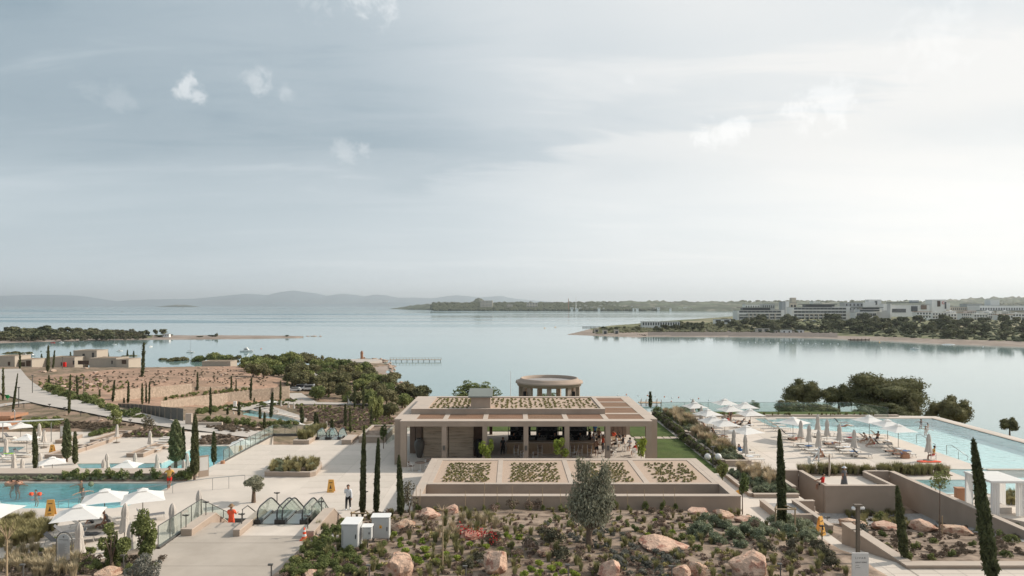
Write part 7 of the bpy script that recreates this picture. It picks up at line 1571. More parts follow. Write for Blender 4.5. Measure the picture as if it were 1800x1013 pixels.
# ================================================================ umbrellas and loungers
def umbrella_open(w=2.6, h=2.5):
    t = thing('open_umbrella','x','umbrella'); zt = h-.02; ze = h-.62; hw = w/2; hole = .22
    c = [(-hw,-hw),(hw,-hw),(hw, hw),(-hw, hw)]
    for i in range(4):
        a, b = c[i], c[(i+1) % 4]; k = hole/hw; m = MB(); zi = ze+(zt-ze)*(1-k); mid = ((a[0]+b[0])/2*.97,(a[1]+b[1])/2*.97, ze+.035)
        V = [(a[0], a[1], ze), mid,(b[0], b[1], ze),(b[0]*k, b[1]*k, zi),(a[0]*k, a[1]*k, zi)]
        V += [(a[0]*.55, a[1]*.55, ze+(zt-ze)*.42),(b[0]*.55, b[1]*.55, ze+(zt-ze)*.42)]
        m.add(V,[(0,1,6,5),(1,2,6),(5,6,3,4)]); m.build('canopy_panel','canvas', t)
    m = MB(); s = hole*1.5; m.add([(-s,-s, zt-.06),(s,-s, zt-.06),(s, s, zt-.06),(-s, s, zt-.06),(0,0, zt+.10)],[(0,1,4),(1,2,4),(2,3,4),(3,0,4)]); m.build('vent_cap','canvas', t)
    m = MB(); m.tube([(0,0,.08),(0,0, zt)],.026,8); m.build('pole','bronze', t)
    for x, y in c: m = MB(); m.bar((0,0, zt-.08),(x*.985, y*.985, ze-.01),.02); m.build('rib','bronze', t)
    for x, y in c: m = MB(); m.bar((0,0, ze-.25),(x*.5, y*.5, ze+(zt-ze)*.42),.014); m.build('strut','bronze', t)
    m = MB(); m.box(-.32,.32,-.32,.32,0,.10); m.build('base','bronze', t); return t
def umbrella_closed(h=2.6, seed=0):
    t = thing('closed_umbrella','x','umbrella'); rs = random.Random(seed); m = MB(); n = 24; prof = [(.035, h),(.10, h-.10),(.15, h-.30),(.185, h-.60),(.155, h-.85),(.20, h-1.15),(.26, h-1.55),(.30, h-1.72)]
    ph = rs.uniform(0,6); V = [((r*(1+.24*math.cos(k*2*PI/n*6+ph+.3*i)))*math.cos(2*PI*k/n),(r*(1+.24*math.cos(k*2*PI/n*6+ph+.3*i)))*math.sin(2*PI*k/n), z+(.06*math.cos(k*2*PI/n*4+ph) if i == len(prof)-1 else 0)) for i,(r, z) in enumerate(prof) for k in range(n)]
    m.add(V,[(i*n+k, i*n+(k+1) % n,(i+1)*n+(k+1) % n,(i+1)*n+k) for i in range(len(prof)-1) for k in range(n)], smooth=True); m.add([V[k] for k in range(n)]+[(0,0, h+.03)],[(k,(k+1) % n, n) for k in range(n)]); m.build('folded_canopy','canvas_fold', t)
    m = MB(); m.lathe([(.175, h-.80),(.18, h-.85),(.175, h-.90)],14); m.build('strap','canvas_fold', t)
    m = MB(); m.tube([(0,0,.08),(0,0, h-.1)],.026,8); m.build('pole','bronze', t); m = MB(); m.box(-.32,.32,-.32,.32,0,.10); m.build('base','bronze', t); return t
UO, UC = umbrella_open(),[umbrella_closed(seed=i) for i in range(3)]
def place_open(lst, z, text, group, side='left'):
    r = []
    for px, yt, w in lst:
        s = (yt-HY)/(HC-z-2.55); D_ = F/s; o = dup(UO,((px-CX)/F*D_, D_, z+.01)); wm = w/s; a = min(1.40, max(1.0, wm/2.6)); o.rotation_euler = (0,0, math.asin(min(1, a/1.4142))-PI/4+.06); sc = max(.85, wm/(2.6*a)); o.scale = (sc, sc,1); r.append(o)
    family(r, text, group, side); return r
def place_closed(lst, z, text, group, side='left', hh=2.63):
    r = []
    for px, yt in lst:
        s = (yt-HY)/(HC-z-hh); D_ = F/s; o = dup(R.choice(UC),((px-CX)/F*D_, D_, z+.01), R.uniform(0,6)); o.rotation_euler = (R.uniform(-.02,.02), R.uniform(-.03,.03), R.uniform(0,6)); r.append(o)
    family(r, text, group, side); return r
place_open([(184,859.5,89),(251,858.5,92),(139,886.5,94),(-14,882,76)], ZP,'open white umbrella on the deck in front of the left pool, {n}','open umbrellas by the left pool')
place_open([(1222,706.5,40),(1244,719,50),(1274,701,40),(1284,712,42),(1310,707,38),(1319,719,42),(1254,731,44),(1274,736,45),(1312,748,58),(1394,733,62),(1528,730,48),(1560,737,44),(1579,745.5,48)], ZP,'open white umbrella on the right pool terrace, {n}','open umbrellas on the right terrace')
ol = place_open([(-2,741,50),(36,743,48),(47,763,32),(92,803,56),(223,809,44),(424,771,42)], ZB,'open white umbrella on the lower left deck, {n}','open umbrellas on the lower left deck')
place_open([(476,703,30),(526,743,18)], ZD,'open white umbrella at the garden pools, {n}','open umbrellas at the garden pools')
place_closed([(1289,755),(1311,764),(1408,739),(1421.5,746),(1437.5,728),(1438.5,755),(1453.5,737),(1476,745),(1501,755),(1632,762),(1218,701),(1233,714)], ZP,'closed umbrella among the loungers of the right terrace, {n}','closed umbrellas on the right terrace')
place_closed([(218,885),(230,918),(140,918),(304,884),(350,861)], ZP,'closed beige umbrella near the left stair glass and pool deck, {n}','closed umbrellas by the stair glass')
place_closed([(205,746),(264,757),(70,744),(77,754),(10,771),(25,797),(39,806),(71,796),(188,797),(181,807),(237,796),(276,798),(438,765),(330,796),(322,808),(364,808)], ZB,'closed umbrella on the lower left deck, {n}','closed umbrellas on the lower left deck')
place_closed([(494,705),(507,707),(517,709),(387,703),(377,702),(360,705),(325,711),(411,725),(584,742),(574,742)], ZD,'closed umbrella around the garden pools, {n}','closed umbrellas at the garden pools', hh=2.4)
drop(UO); [drop(u) for u in UC]
def lounger_proto(mat, back=.5):
    t = thing('sun_lounger','x','sun lounger'); L, W, h = 1.95,.66,.34; xb = -.30
    m = MB(); m.box(xb, L/2,-W/2+.04, W/2-.04, h, h+.03); m.build('bed', mat, t)
    e = (xb-.68*math.cos(back), h+.68*math.sin(back)); m = MB(); m.hexa([(xb,-W/2+.04, h),(xb, W/2-.04, h),(e[0], W/2-.04, e[1]),(e[0],-W/2+.04, e[1])][::-1],[(xb,-W/2+.04, h+.03),(xb, W/2-.04, h+.03),(e[0], W/2-.04, e[1]+.03),(e[0],-W/2+.04, e[1]+.03)][::-1]); m.build('backrest', mat, t)
    m = MB()
    for s in (-1,1): m.bar((xb-.62, s*W/2, h+.01),(L/2, s*W/2, h+.01),.035,.045)
    m.bar((L/2,-W/2, h+.01),(L/2, W/2, h+.01),.035,.045); m.build('frame','sling', t)
    for x in (xb-.5, L/2-.12):
        for s in (-1,1): m = MB(); m.bar((x, s*W/2, h),(x+(.10 if x > 0 else -.1), s*W/2,0),.03,.04); m.build('leg','sling', t)
    return t
LP_, LG_, LF_ = lounger_proto('sling',.75), lounger_proto('sling_grey',.85), lounger_proto('sling',.05)
def loungers(lst, z, text, group):
    r = []
    for q in lst:
        px, py, k = q[:3]; rz = q[3] if len(q) > 3 else 0; b = P(px, py, z); r.append(dup({'p': LP_,'g': LG_,'f': LF_}[k],(b[0], b[1], z+.012), rz+R.uniform(-.06,.06)))
    family(r, text, group); return r
lr = loungers([(1300,795,'f'),(1308,801,'f'),(1317,806.5,'f'),(1324,813.5,'f'),(1252,763,'g'),(1262,770,'g'),(1270,776,'p'),(1236,748,'p'),(1244,754,'p'),(1226,741,'p'),(1218,735,'p'),(1350,742,'p'),(1358,748,'p'),(1366,753,'p'),(1374,758,'p'),
       (1385,768,'g'),(1392,773,'f'),(1412,786,'f'),(1422,791,'f'),(1433,797,'f'),(1444,803,'f'),(1460,776,'f'),(1466,782,'f'),(1474,787,'f'),(1482,768,'f'),(1490,773,'f'),(1497,777,'f'),(1484,792,'f'),(1494,798,'f'),(1513,805,'g'),(1478,748,'g'),(1485,753,'p'),(1524,775,'p'),(1534,780,'p'),(1550,787,'g'),(1572,795,'p'),(1581,799,'p'),(1590,804,'p'),(1300,748,'p'),(1310,752,'p'),(1290,744,'p'),(1544,770,'p'),(1326,757,'f'),(1443,767,'f')], ZP,'sun lounger on the right pool terrace, {n}','sun loungers on the right terrace')
loungers([(150,931,'p',.5),(166,924,'p',.5),(192,921,'p',.5),(215,928,'p',.5),(134,955,'f',.5),(160,951,'g',.5),(104,960,'g',.3),(262,915,'g',.5),(120,945,'g',.4)], ZP,'sun lounger on the deck in front of the left pool, {n}','sun loungers by the left pool')
loungers([(5,777,'f'),(34,778,'p'),(46,779,'f'),(72,781,'f'),(78,785,'f'),(17,772,'g'),(35,801,'g'),(42,804,'f'),(12,808,'p'),(20,812,'f'),(262,791,'f'),(268,795,'f'),(285,780,'f'),(289,784,'f'),(293,776,'f'),(298,773,'f'),(300,789,'f')], ZB,'sun lounger on the lower left deck, {n}','sun loungers on the lower left deck')
loungers([(466,723,'f',1.2),(474,725,'f',1.2),(482,727,'f',1.2),(491,729,'f',1.2),(500,731,'f',1.2),(509,733,'f',1.2),(518,735,'f',1.2),(458,721,'f',1.2)], ZD+.1,'white sun lounger beside the garden pool, {n}','sun loungers at the garden pool')
m = MB(); m.prism([tuple(P(a, b, ZD)[:2]) for a, b in ((440,719),(470,712),(525,730),(540,737),(528,741),(500,732.5),(462,726))], ZD-1, ZD+.08); struct(m,'garden_pool_deck','far_path')
for o in (LP_, LG_, LF_): drop(o)
for px, py, kind, rz, lab, wear, dz in ((1257,764,'recline', PI/2+.1,'woman in black swimwear reclining under the nearest left terrace umbrella',[('top','cloth_black'),('briefs','cloth_black')],.30),(1284,742,'stand',.5,'standing guest under the back umbrellas of the right terrace',[('top','cloth_black'),('briefs','cloth_black')],0),(1279,745,'sit',.5,'guest in red sitting under the back umbrellas, left of the standing one',[('shirt','cloth_red'),('shorts','cloth_grey')],.3),
        (1302,747,'hunch',1.0,'guest sitting on a lounger edge under the back umbrellas',[('shirt','cloth_grey'),('shorts','cloth_black')],.3),(1317,752,'sit',.2,'woman with a black top sitting at the shallow pool edge',[('top','cloth_black'),('briefs','cloth_black')],.0),(1301,794,'hunch',-.6,'guest in blue sitting behind a closed umbrella on the right terrace',[('briefs','cloth_blue'),('top','cloth_blue')],.3),
        (1542,772,'hunch',2.4,'shirtless man sitting on a lounger with his back to the camera',[('shorts','cloth_black')],.3),(1570,795,'lie', PI/2,'sunbather lying on the left one of the occupied loungers',[('briefs','cloth_grey')],.32),(1583,800,'lie', PI/2,'sunbather lying on a lounger beside the blue towel',[('briefs','cloth_blue')],.32),(1525,774,'recline', PI/2,'guest reclining with a towel next to the shirtless man',[('briefs','cloth_white')],.30),
        (163,921,'recline',1.9,'guest reclining in the shade of the left deck umbrella',[('top','cloth_grey'),('briefs','cloth_black')],.3),(192,919,'recline',1.9,'guest with dark hair reclining under the middle left umbrella',[('top','cloth_grey'),('briefs','cloth_grey')],.3),(1484,751,'lie', PI/2,'guest lying on a grey lounger at the shallow back pool',[('briefs','cloth_black'),('top','cloth_blue')],.32)):
    person(kind, Pz(px, py, ZP+dz), rz, lab, wear,1.72, skin='skin_tan' if px in (1542,1583,192) else 'skin', long_hair=(px in (1257,1317)))
# towels and bags
for px, py, z, w, mat, lab in ((1592,800, ZP+.40,1.0,'cloth_blue','blue towel over the foot of a lounger near the lifeguard'),(1533,777, ZP+.40,.6,'cloth_white','white towel on a lounger near the shirtless man'),(1500,801, ZP+.40,.7,'cloth_blue','blue cloth on the grey backed lounger'),(160,950, ZP+.40,1.0,'cloth_black','black towel on the lounger below the left umbrellas'),(1245,751, ZP+.42,.5,'lime_green','small green bag on a lounger of the left terrace row'),(15,803, ZB+.4,1.3,'lime_green','bright green float on the lower left deck')):
    b = P(px, py, z-.4); m = MB(); n = 6; V = [(-w/2+w*i/n,-.28+.56*j,.02*math.sin(i*1.9+j)) for j in (0,1) for i in range(n+1)]; m.add(V,[(i, i+1, n+2+i, n+1+i) for i in range(n)]); m.add([(x, y, zz+.03) for x, y, zz in V],[(i, i+1, n+2+i, n+1+i) for i in range(n)]); o = m.build('towel' if 'float' not in lab and 'bag' not in lab else 'bag' if 'bag' in lab else 'pool_float', mat); o.location = (b[0], b[1], z); tag(o, lab,'towel' if 'towel' in lab or 'cloth' in lab else 'bag' if 'bag' in lab else 'float')
m = MB(); m.box(-.35,.35,-.2,.2,0,.4); m.box(-.25,.25,-.12,.12,.4,.5); solo(m,'beach_bag','terracotta','brown beach bag between the occupied loungers','bag'); bpy.data.objects['beach_bag'].location = Pz(1591,806)
m = MB(); m.tube([(0,0,0),(0,0,.5)],.03,6); m.lathe([(0,.5),(.28,.5),(.28,.54),(0,.54)],14); o = m.build('side_table','white_paint'); o.location = Pz(1559,783); tag(o,'small white side table between the right loungers','side table')
m = MB(); pts = [(-60,744.5),(111,736.6),(111,737.4),(20,747.5),(-60,752)]; V = [PD(a, b,100-(a+60)*.03) for a, b in ((-60,743.5),(112,736.2))]+[PD(a, b,97-(a+60)*.03) for a, b in ((112,736.6),(-60,746))]; m.add(V+[(x, y, z-.12) for x, y, z in V],[(0,1,2,3),(7,6,5,4),(0,4,5,1),(1,5,6,2),(2,6,7,3),(3,7,4,0)]); sl = MB(); sl.v, sl.f, sl.m, sl.sm = m.v, m.f, m.m, m.sm
t = thing('shade_sail','long thin white shade sail at the left edge above the lower deck','shade sail', P(40,790, ZB)); m.build('sail','canvas', t, world=True)
for px in (5,90): a = PD(px,742,97.5); m = MB(); m.tube([(a[0], a[1], ZB),(a[0], a[1], a[2]-.1)],.05,8); m.build('post','steel', t, world=True)
t = thing('shower_hut','small terracotta hut with flat roof at the left edge below the path','hut', P(5,742, ZB)); b = PD(8,742,106); m = MB(); m.box(b[0]-4, b[0]+.5, b[1], b[1]+3, ZB-.5, b[2]+.6); m.build('hut_wall','terracotta', t, world=True); m = MB(); m.box(b[0]-4.5, b[0]+1.3, b[1]-.5, b[1]+3.4, b[2]+.6, b[2]+1.0); m.build('hut_roof','terracotta', t, world=True); m = MB(); m.box(b[0]-2, b[0]-.7, b[1]-.03, b[1]+.05, ZB-.4, b[2]+.2); m.build('doorway','black', t, world=True)
b = PD(26,742,104); m = MB(); m.tube([(0,0,0),(0,0,1.7),(-.1,0,1.95),(-.3,0,2.0),(-.45,0,1.8)],.05,8); o = m.build('outdoor_shower','steel'); o.location = (b[0], b[1], ZB-.1); tag(o,'curved steel outdoor shower beside the terracotta hut','shower'); o.location.z = b[2]-.1
# more guests, tables and towels
for px, D_, kind, rz, sh, lab in ((1037,71.5,'stand',2.0,'cloth_black','guest in black behind the right end of the bar'),(1053,72,'stand',-.6,'skin','guest with bare back talking behind the bar end'),(1066,70,'phone',1.4,'cloth_grey','guest in grey between the bar and the long pale table'),(1046,75,'stand',.3,'cloth_blue','guest in blue at the back of the pavilion near the lawn'),(925,70.2,'stand',.4,'cloth_black','bartender in black beside the third column'),(948,69.4,'phone',-.3,'cloth_black','bartender in black by the coffee machine')):
    person(kind,((px-CX)/F*D_, D_, ZP), rz, lab,[('shirt', sh),('trousers','cloth_black')],1.74, skin='skin_tan')
for px, D_, rz, sh, lab in ((1095,70.8,1.2,'cloth_black','seated guest in black at the pavilion tables'),(1079,73.5,-.4,'cloth_orange','seated guest in a reddish shirt at the far tables'),(1107,69.2,2.6,'cloth_white','seated guest in white near the brown wall panels')):
    person('sit',((px-CX)/F*D_, D_, ZP+.36), rz, lab,[('shirt', sh),('shorts','cloth_grey')],1.72)
for px, py, kind, lab, c in ((1398,773,'lie','guest sunbathing left of the closed umbrellas group','cloth_red'),(1448,803,'recline','guest reclining on the nearest lounger of the middle group','cloth_black'),(1462,782,'lie','guest lying between the closed umbrellas of the middle group','cloth_blue'),(1240,752,'recline','guest reclining in the left umbrella row near the grasses','cloth_grey'),(1265,770,'lie','guest lying near the reclining woman in black','cloth_white'),(1536,781,'recline','guest reclining in front of the shirtless man','cloth_red'),(1292,745,'lie','guest lying under the back umbrellas','cloth_blue')):
    person(kind, P(px, py, ZP+.31), PI/2, lab,[('briefs', c)],1.72, skin='skin_tan' if px % 2 else 'skin')
tw = []
for px, py, c in ((1304,798,'cloth_blue'),(1321,810,'cloth_white'),(1390,772,'cloth_white'),(1425,791,'cloth_blue'),(1437,798,'cloth_white'),(1470,785,'cloth_grey'),(1487,770,'cloth_white'),(1495,776,'cloth_red'),(1488,793,'cloth_white'),(1555,787,'cloth_grey'),(1577,797,'cloth_white'),(1230,743,'cloth_blue'),(1257,767,'cloth_grey'),(1313,753,'cloth_white'),(1362,750,'cloth_grey')):
    b = P(px, py, ZP); m = MB(); V = [(-.35+.14*i,-.3+.6*j,.02*math.sin(i*2.1+j)+.02) for j in (0,1) for i in range(6)]; m.add(V,[(i, i+1,7+i,6+i) for i in range(5)]); m.add([(x, y, z-.03) for x, y, z in V],[(6+i,7+i, i+1, i) for i in range(5)])
    o = m.build('towel', c); o.location = (b[0]+R.uniform(-.2,.5), b[1], ZP+.41); o.rotation_euler = (0,0, R.uniform(-.3,.3)); o['category'] = 'towel'; tw.append(o)
family(tw,'folded towel on a lounger of the right terrace, {n}','towels on the right terrace loungers')
# ================================================================ stairs, escalators, glass rails
def glass_rail(name, label, pts, h=1.08, seg=1.35, zf=None, rail=True, plinth=.0):
    # pts: (x, y, z) along the foot of the glass
    t = thing(name, label,'glass railing', pts[0])
    for a, b in zip(pts[:-1], pts[1:]):
        a, b = Vector(a), Vector(b); L = (b-a).length; n = max(1, round(L/seg))
        for i in range(n):
            p, q = a.lerp(b, i/n), a.lerp(b,(i+1)/n); d = (q-p).normalized(); p2, q2 = p+d*.02, q-d*.02; s = Vector((-d.y, d.x,0)).normalized()*.008; m = MB(); up = Vector((0,0, h))
            m.hexa([tuple(v) for v in (p2-s, q2-s, q2+s, p2+s)],[tuple(v+up) for v in (p2-s, q2-s, q2+s, p2+s)]); m.build('glass_panel','rail_glass', t, world=True)
            m = MB(); m.bar(tuple(p), tuple(p+Vector((0,0, h+.01))),.035); m.build('post','grey_metal', t, world=True)
        m = MB(); m.bar(tuple(b), tuple(b+Vector((0,0, h+.01))),.035); m.build('post','grey_metal', t, world=True)
        if rail: m = MB(); m.bar(tuple(a+Vector((0,0, h+.03))), tuple(b+Vector((0,0, h+.03))),.045,.03); m.build('top_rail','grey_metal', t, world=True)
        if plinth: m = MB(); m.bar(tuple(a+Vector((0,0,-.02))), tuple(b+Vector((0,0,-.02))),.16, plinth); m.build('base_rail','grey_metal', t, world=True)
    return t
glass_rail('glass_railing','glass railing climbing along the left of the landing and down the stairs',[(-18.35,35.4, ZL+.05),(-18.35,40.3, ZL+.05),(-17.9,43.9, ZP+.1)], plinth=.12)
glass_rail('glass_railing','glass railing along the west edge of the plaza above the lower deck pool',[(XW+.05,64.0, ZP+.05),(XW+.05,77.3, ZP+.05)], plinth=.14)
glass_rail('glass_railing','glass railing across the north west corner of the plaza before the garden',[(XW+.05,77.3, ZP+.05),(P(532,772, ZP)[0],77.3, ZP+.05)], plinth=.3)
glass_rail('glass_railing','long glass railing at the seaward edge of the right terrace',[(20.5,94.2, ZP+.05),(46.8,94.2, ZP+.05),(49.2,89.3, ZP+.05)], h=1.25, seg=3.4)
glass_rail('glass_railing','glass railing on the far stairs beside the left corner of the pavilion',[(-13.3,72.3, ZP+.05),(-11.4,77.5, ZP+.6)], h=1.5)
# plaza north west corner slab
# stairs
st = thing('staircase','pale concrete staircase going down to the plaza beside the escalators','staircase',(-16.3,40, ZP)); n = 12
for i in range(n): z = ZL-(i+1)*(ZL-ZP)/n; y = 39.6+i*.31; m = MB(); m.box(-17.45,-15.25, y, y+.31,19.9, z+.001*i); m.build('step','paving_slab', st, world=True)
m = MB(); m.box(-17.45,-15.25,38.8,39.598,19.9, ZL-.001); m.build('stair_landing','path_concrete', st, world=True)
def sloped(name, x0, x1, pts, lab, z0=19.9, cap=.06):
    t = thing(name, lab,'wall',((x0+x1)/2, pts[0][0], z0)); m = MB(); c = MB()
    for (ya, za),(yb, zb) in zip(pts[:-1], pts[1:]):
        m.hexa([(x0, ya, z0),(x1, ya, z0),(x1, yb, z0),(x0, yb, z0)],[(x0, ya, za-cap),(x1, ya, za-cap),(x1, yb, zb-cap),(x0, yb, zb-cap)]); e = .02
        c.hexa([(x0-e, ya, za-cap),(x1+e, ya, za-cap),(x1+e, yb, zb-cap),(x0-e, yb, zb-cap)],[(x0-e, ya, za),(x1+e, ya, za),(x1+e, yb, zb),(x0-e, yb, zb)])
    m.build('wall_body','stucco', t, world=True); c.build('wall_cap','stucco_cap', t, world=True)
sloped('stair_wall',-18.1,-17.5,[(37.3, ZL+.38),(40.3, ZL+.38),(43.6, ZP+.45)],'thick pale capped wall along the left side of the stairs')
sloped('stair_wall',-15.2,-14.85,[(37.2, ZL+.38),(41.0, ZL+.38),(44.2, ZP+.45)],'pale capped wall between the stairs and the escalators')
sloped('stair_wall',-11.3,-10.75,[(37.0, ZL+.38),(41.2, ZL+.38),(44.6, ZP+.45)],'pale capped wall on the right of the escalators behind the traffic cone')
m = MB(); m.box(-14.83,-11.32,37.3,39.2, ZL+.001, ZL+.012); o = struct(m,'escalator_apron','paving_slab')
t = thing('stair_handrail','dark handrail on posts in the middle of the stairs','handrail',(-16.2,39.5, ZL)); m = MB(); m.tube([(-15.45,39.1, ZL+.9),(-15.45,39.9, ZL+.9),(-15.45,43.4, ZP+.9)],.03,8); m.build('rail','grey_metal', t, world=True)
for y, z in ((39.15, ZL),(40.9, ZL-.85),(42.8, ZP+.1)): m = MB(); m.tube([(-15.45, y, z-.1),(-15.45, y, z+.9)],.022,6); m.build('post','grey_metal', t, world=True)
def escalator(x0, x1, y0, z, lab, drop_=2.1):
    t = thing('escalator', lab,'escalator',((x0+x1)/2, y0, z)); sl = drop_/3.4
    prof = [(y0+.15,.22),(y0+.03,.36),(y0,.52),(y0+.04,.68),(y0+.15,.82),(y0+.32,.91),(y0+.55,.95),(y0+1.7,.98),(y0+2.0,.965),(y0+2.3,.90),(y0+2.6,.76),(y0+2.6+3.3,.76-drop_)]
    for k, x in enumerate((x0, x1)):
        m = MB(); m.tube([(x, y, z+h) for y, h in prof],.042,8); m.build('handrail','rubber', t, world=True)
        m = MB(); top = [(y, h-.03) for y, h in prof[1:]]; bot = [(y,(.16 if y < y0+2.3 else .16-(y-y0-2.3)*sl*1.0)) for y, h in prof[1:]]
        V = [(x-.008, y, z+h) for y, h in top]+[(x-.008, y, z+h) for y, h in bot]; V += [(x+.008, a, b) for _, a, b in V]; nn = len(top)
        Fc = [(i, i+1, nn+i+1, nn+i) for i in range(nn-1)]+[(2*nn+i,3*nn+i,3*nn+i+1,2*nn+i+1) for i in range(nn-1)]; m.add(V, Fc); m.build('balustrade_glass','rail_glass', t, world=True)
        m = MB(); pts_ = [(y0+.1,.16),(y0+2.3,.16),(y0+5.9,.16-drop_)]
        for (ya, ha),(yb, hb_) in zip(pts_[:-1], pts_[1:]): m.bar((x, ya, z+ha-.05),(x, yb, z+hb_-.05),.14,.12)
        m.build('deck','steel', t, world=True)
        m = MB(); m.box(x-.16, x+.16, y0+.02, y0+.42, z+.0, z+.28); m.build('newel','rubber', t, world=True)
    m = MB(); m.box(x0+.1, x1-.1, y0+.1, y0+2.0, z+.0, z+.03); m.build('comb_plate','steel', t, world=True)
    for i in range(9): m = MB(); y = y0+2.0+i*.40; zz = z+.03-max(0, i-1)*.235; m.box(x0+.12, x1-.12, y, y+.39, zz-.4, zz); m.build('step','grey_metal', t, world=True)
    return t
escalator(-14.62,-13.5,39.2, ZL,'left escalator of the pair going down to the plaza'); escalator(-13.2,-12.05,39.2, ZL,'right escalator of the pair going down to the plaza')
g = glass_rail('glass_railing','slanting glass panel right of the escalators',[(-11.55,39.4, ZL+.05),(-11.55,41.4, ZL+.05),(-11.55,44.2, ZP+.1)], h=.9)
m = MB(); m.box(-22.2,-16.9,72.05,75.2,19, ZP-.003); struct(m,'far_escalator_landing','paving')
escalator(-21.3,-20.3,74.6, ZP,'left one of the far escalators leading down to the garden pools',2.4); escalator(-19.95,-18.95,74.6, ZP,'right one of the far escalators leading down to the garden pools',2.4)
sloped('stair_wall',-18.0,-17.0,[(72.1, ZP+.5),(75.0, ZP+.5),(80, ZP-1.5)],'pale capped wall right of the far escalators', z0=16)
low_planter(-16.4,-13.6,73.0,80, ZP-.2,.9,'white rimmed trapezoid planter by the far stairs left of the pavilion'); m = MB(); m.box(-16.75,-10.95,72.1,81.9,18.8, ZP-.6); struct(m,'far_stair_terrace','scrub')
t = thing('pool_handrail','steel handrail running down into the left pool ramp','handrail', P(280,862, ZP)); A = [(P(104,887, ZP)[0],50.3, ZP+.25),(P(146,880, ZP)[0],51.3, ZP+.35),(-24.2,54.2, ZP+.95),(-21.6,55.2, ZP+.98)]
m = MB(); m.tube(A,.028,8); m.build('rail','steel', t, world=True)
for i in range(8): u = i/7*2.999; k = int(u); p = Vector(A[k]).lerp(Vector(A[k+1]), u-k); m = MB(); m.tube([(p.x, p.y, p.z),(p.x, p.y, ZP-.5)],.022,6); m.build('post','steel', t, world=True)
for pts_, lab in ((((1611,762),(1611,779),(1645,784)),'farther steel handrail at the steps of the right pool'),(((1664,779),(1664,799),(1702,805)),'nearer steel handrail at the steps of the right pool')):
    a = P(pts_[1][0], pts_[1][1], ZP); b = P(pts_[2][0], pts_[2][1], ZP); t = thing('pool_handrail', lab,'handrail', a); m = MB(); m.tube([(a[0], a[1], ZP),(a[0], a[1], ZP+.9),(a[0]+.4, a[1]-.1, ZP+.95),(b[0], b[1], ZP+.1),(b[0]-.1, b[1], ZP-.2)],.035,8); m.build('rail','steel', t, world=True)
    c = Vector(a).lerp(Vector(b),.55); m = MB(); m.tube([(c.x, c.y, ZP-.4),(c.x, c.y, ZP+.48)],.03,6); m.build('post','steel', t, world=True)

# ================================================================ cabinets, lights, signs
def cabinet(name, loc, w, d, h, rz, label, roof=True, legs=False):
    t = thing(name, label,'cabinet', loc, rz); z0 = .16 if legs else 0; m = MB(); m.box(-w/2, w/2,-d/2, d/2, z0, h); m.build('housing','cabinet_grey', t)
    m = MB(); m.box(-w/2+.03, w/2-.03,-d/2-.018,-d/2-.001, z0+.04, h-.05); m.build('door','cabinet_grey', t); m = MB(); m.box(w/2-.12, w/2-.08,-d/2-.04,-d/2-.019, h*.45, h*.62); m.build('handle','black', t)
    if roof: m = MB(); m.hexa([(-w/2-.04,-d/2-.04, h),(w/2+.04,-d/2-.04, h),(w/2+.04, d/2+.04, h),(-w/2-.04, d/2+.04, h)],[(-w/2-.04,-d/2-.04, h+.04),(w/2+.04,-d/2-.04, h+.04),(w/2+.04, d/2+.04, h+.08),(-w/2-.04, d/2+.04, h+.08)]); m.build('lid','white_paint', t)
    if legs:
        for sx in (-1,1): m = MB(); m.box(sx*(w/2-.06)-.03, sx*(w/2-.06)+.03,-d/2, d/2,0,.16); m.build('leg','grey_metal', t)
    m = MB(); m.box(-w*.42,-w*.40,-d/2-.03,-d/2-.019, h*.2, h*.8); m.build('hinge','grey_metal', t); return t
b = PD(619,961,35.0); c1 = cabinet('utility_cabinet', b,.82,1.0,1.28,-.03,'left pale grey utility cabinet with a smaller box attached, front bed')
b2_ = PD(646,946,35.2); cabinet('junction_box',(b2_[0], b2_[1], b2_[2]),.46,.4,.60,.0,'small sloped junction box attached between the two utility cabinets'); m = MB(); m.box(b2_[0]-.03, b2_[0]+.03, b2_[1]-.03, b2_[1]+.03, b2_[2]-.5, b2_[2]); solo(m,'box_post','grey_metal','short post below the small junction box','post', origin=(b2_[0], b2_[1], b2_[2]-.5))
b = PD(670,949,36.6); c2_ = cabinet('utility_cabinet', b,.92,.55,1.26,.02,'right taller grey utility cabinet with a yellow warning sticker', legs=True)
m = MB(); m.add([(-.05,-.297,.70),(.09,-.297,.70),(.09,-.297,.84),(.02,-.297,.88),(-.05,-.297,.84)],[(0,1,2,3,4)]); m.build('warning_sticker','plastic_yellow', c2_)
m = MB(); m.add([(.0,-.299,.73),(.04,-.299,.73),(.02,-.299,.82)],[(0,1,2)]); m.build('warning_symbol','black', c2_)
def text_mesh(txt, size, mat, parent, loc, rot=(PI/2,0,0), name='lettering'):
    cu = bpy.data.curves.new(name,'FONT'); cu.body = txt; cu.size = size; cu.extrude = .002; cu.align_x = 'LEFT'; o = bpy.data.objects.new(name, cu); put(o); dg = bpy.context.evaluated_depsgraph_get(); dg.update(); me = bpy.data.meshes.new_from_object(o.evaluated_get(dg)); bpy.data.objects.remove(o)
    me.materials.clear(); me.materials.append(MAT[mat]); q = link_mesh(name, me, parent); q.location = loc; q.rotation_euler = rot; return q
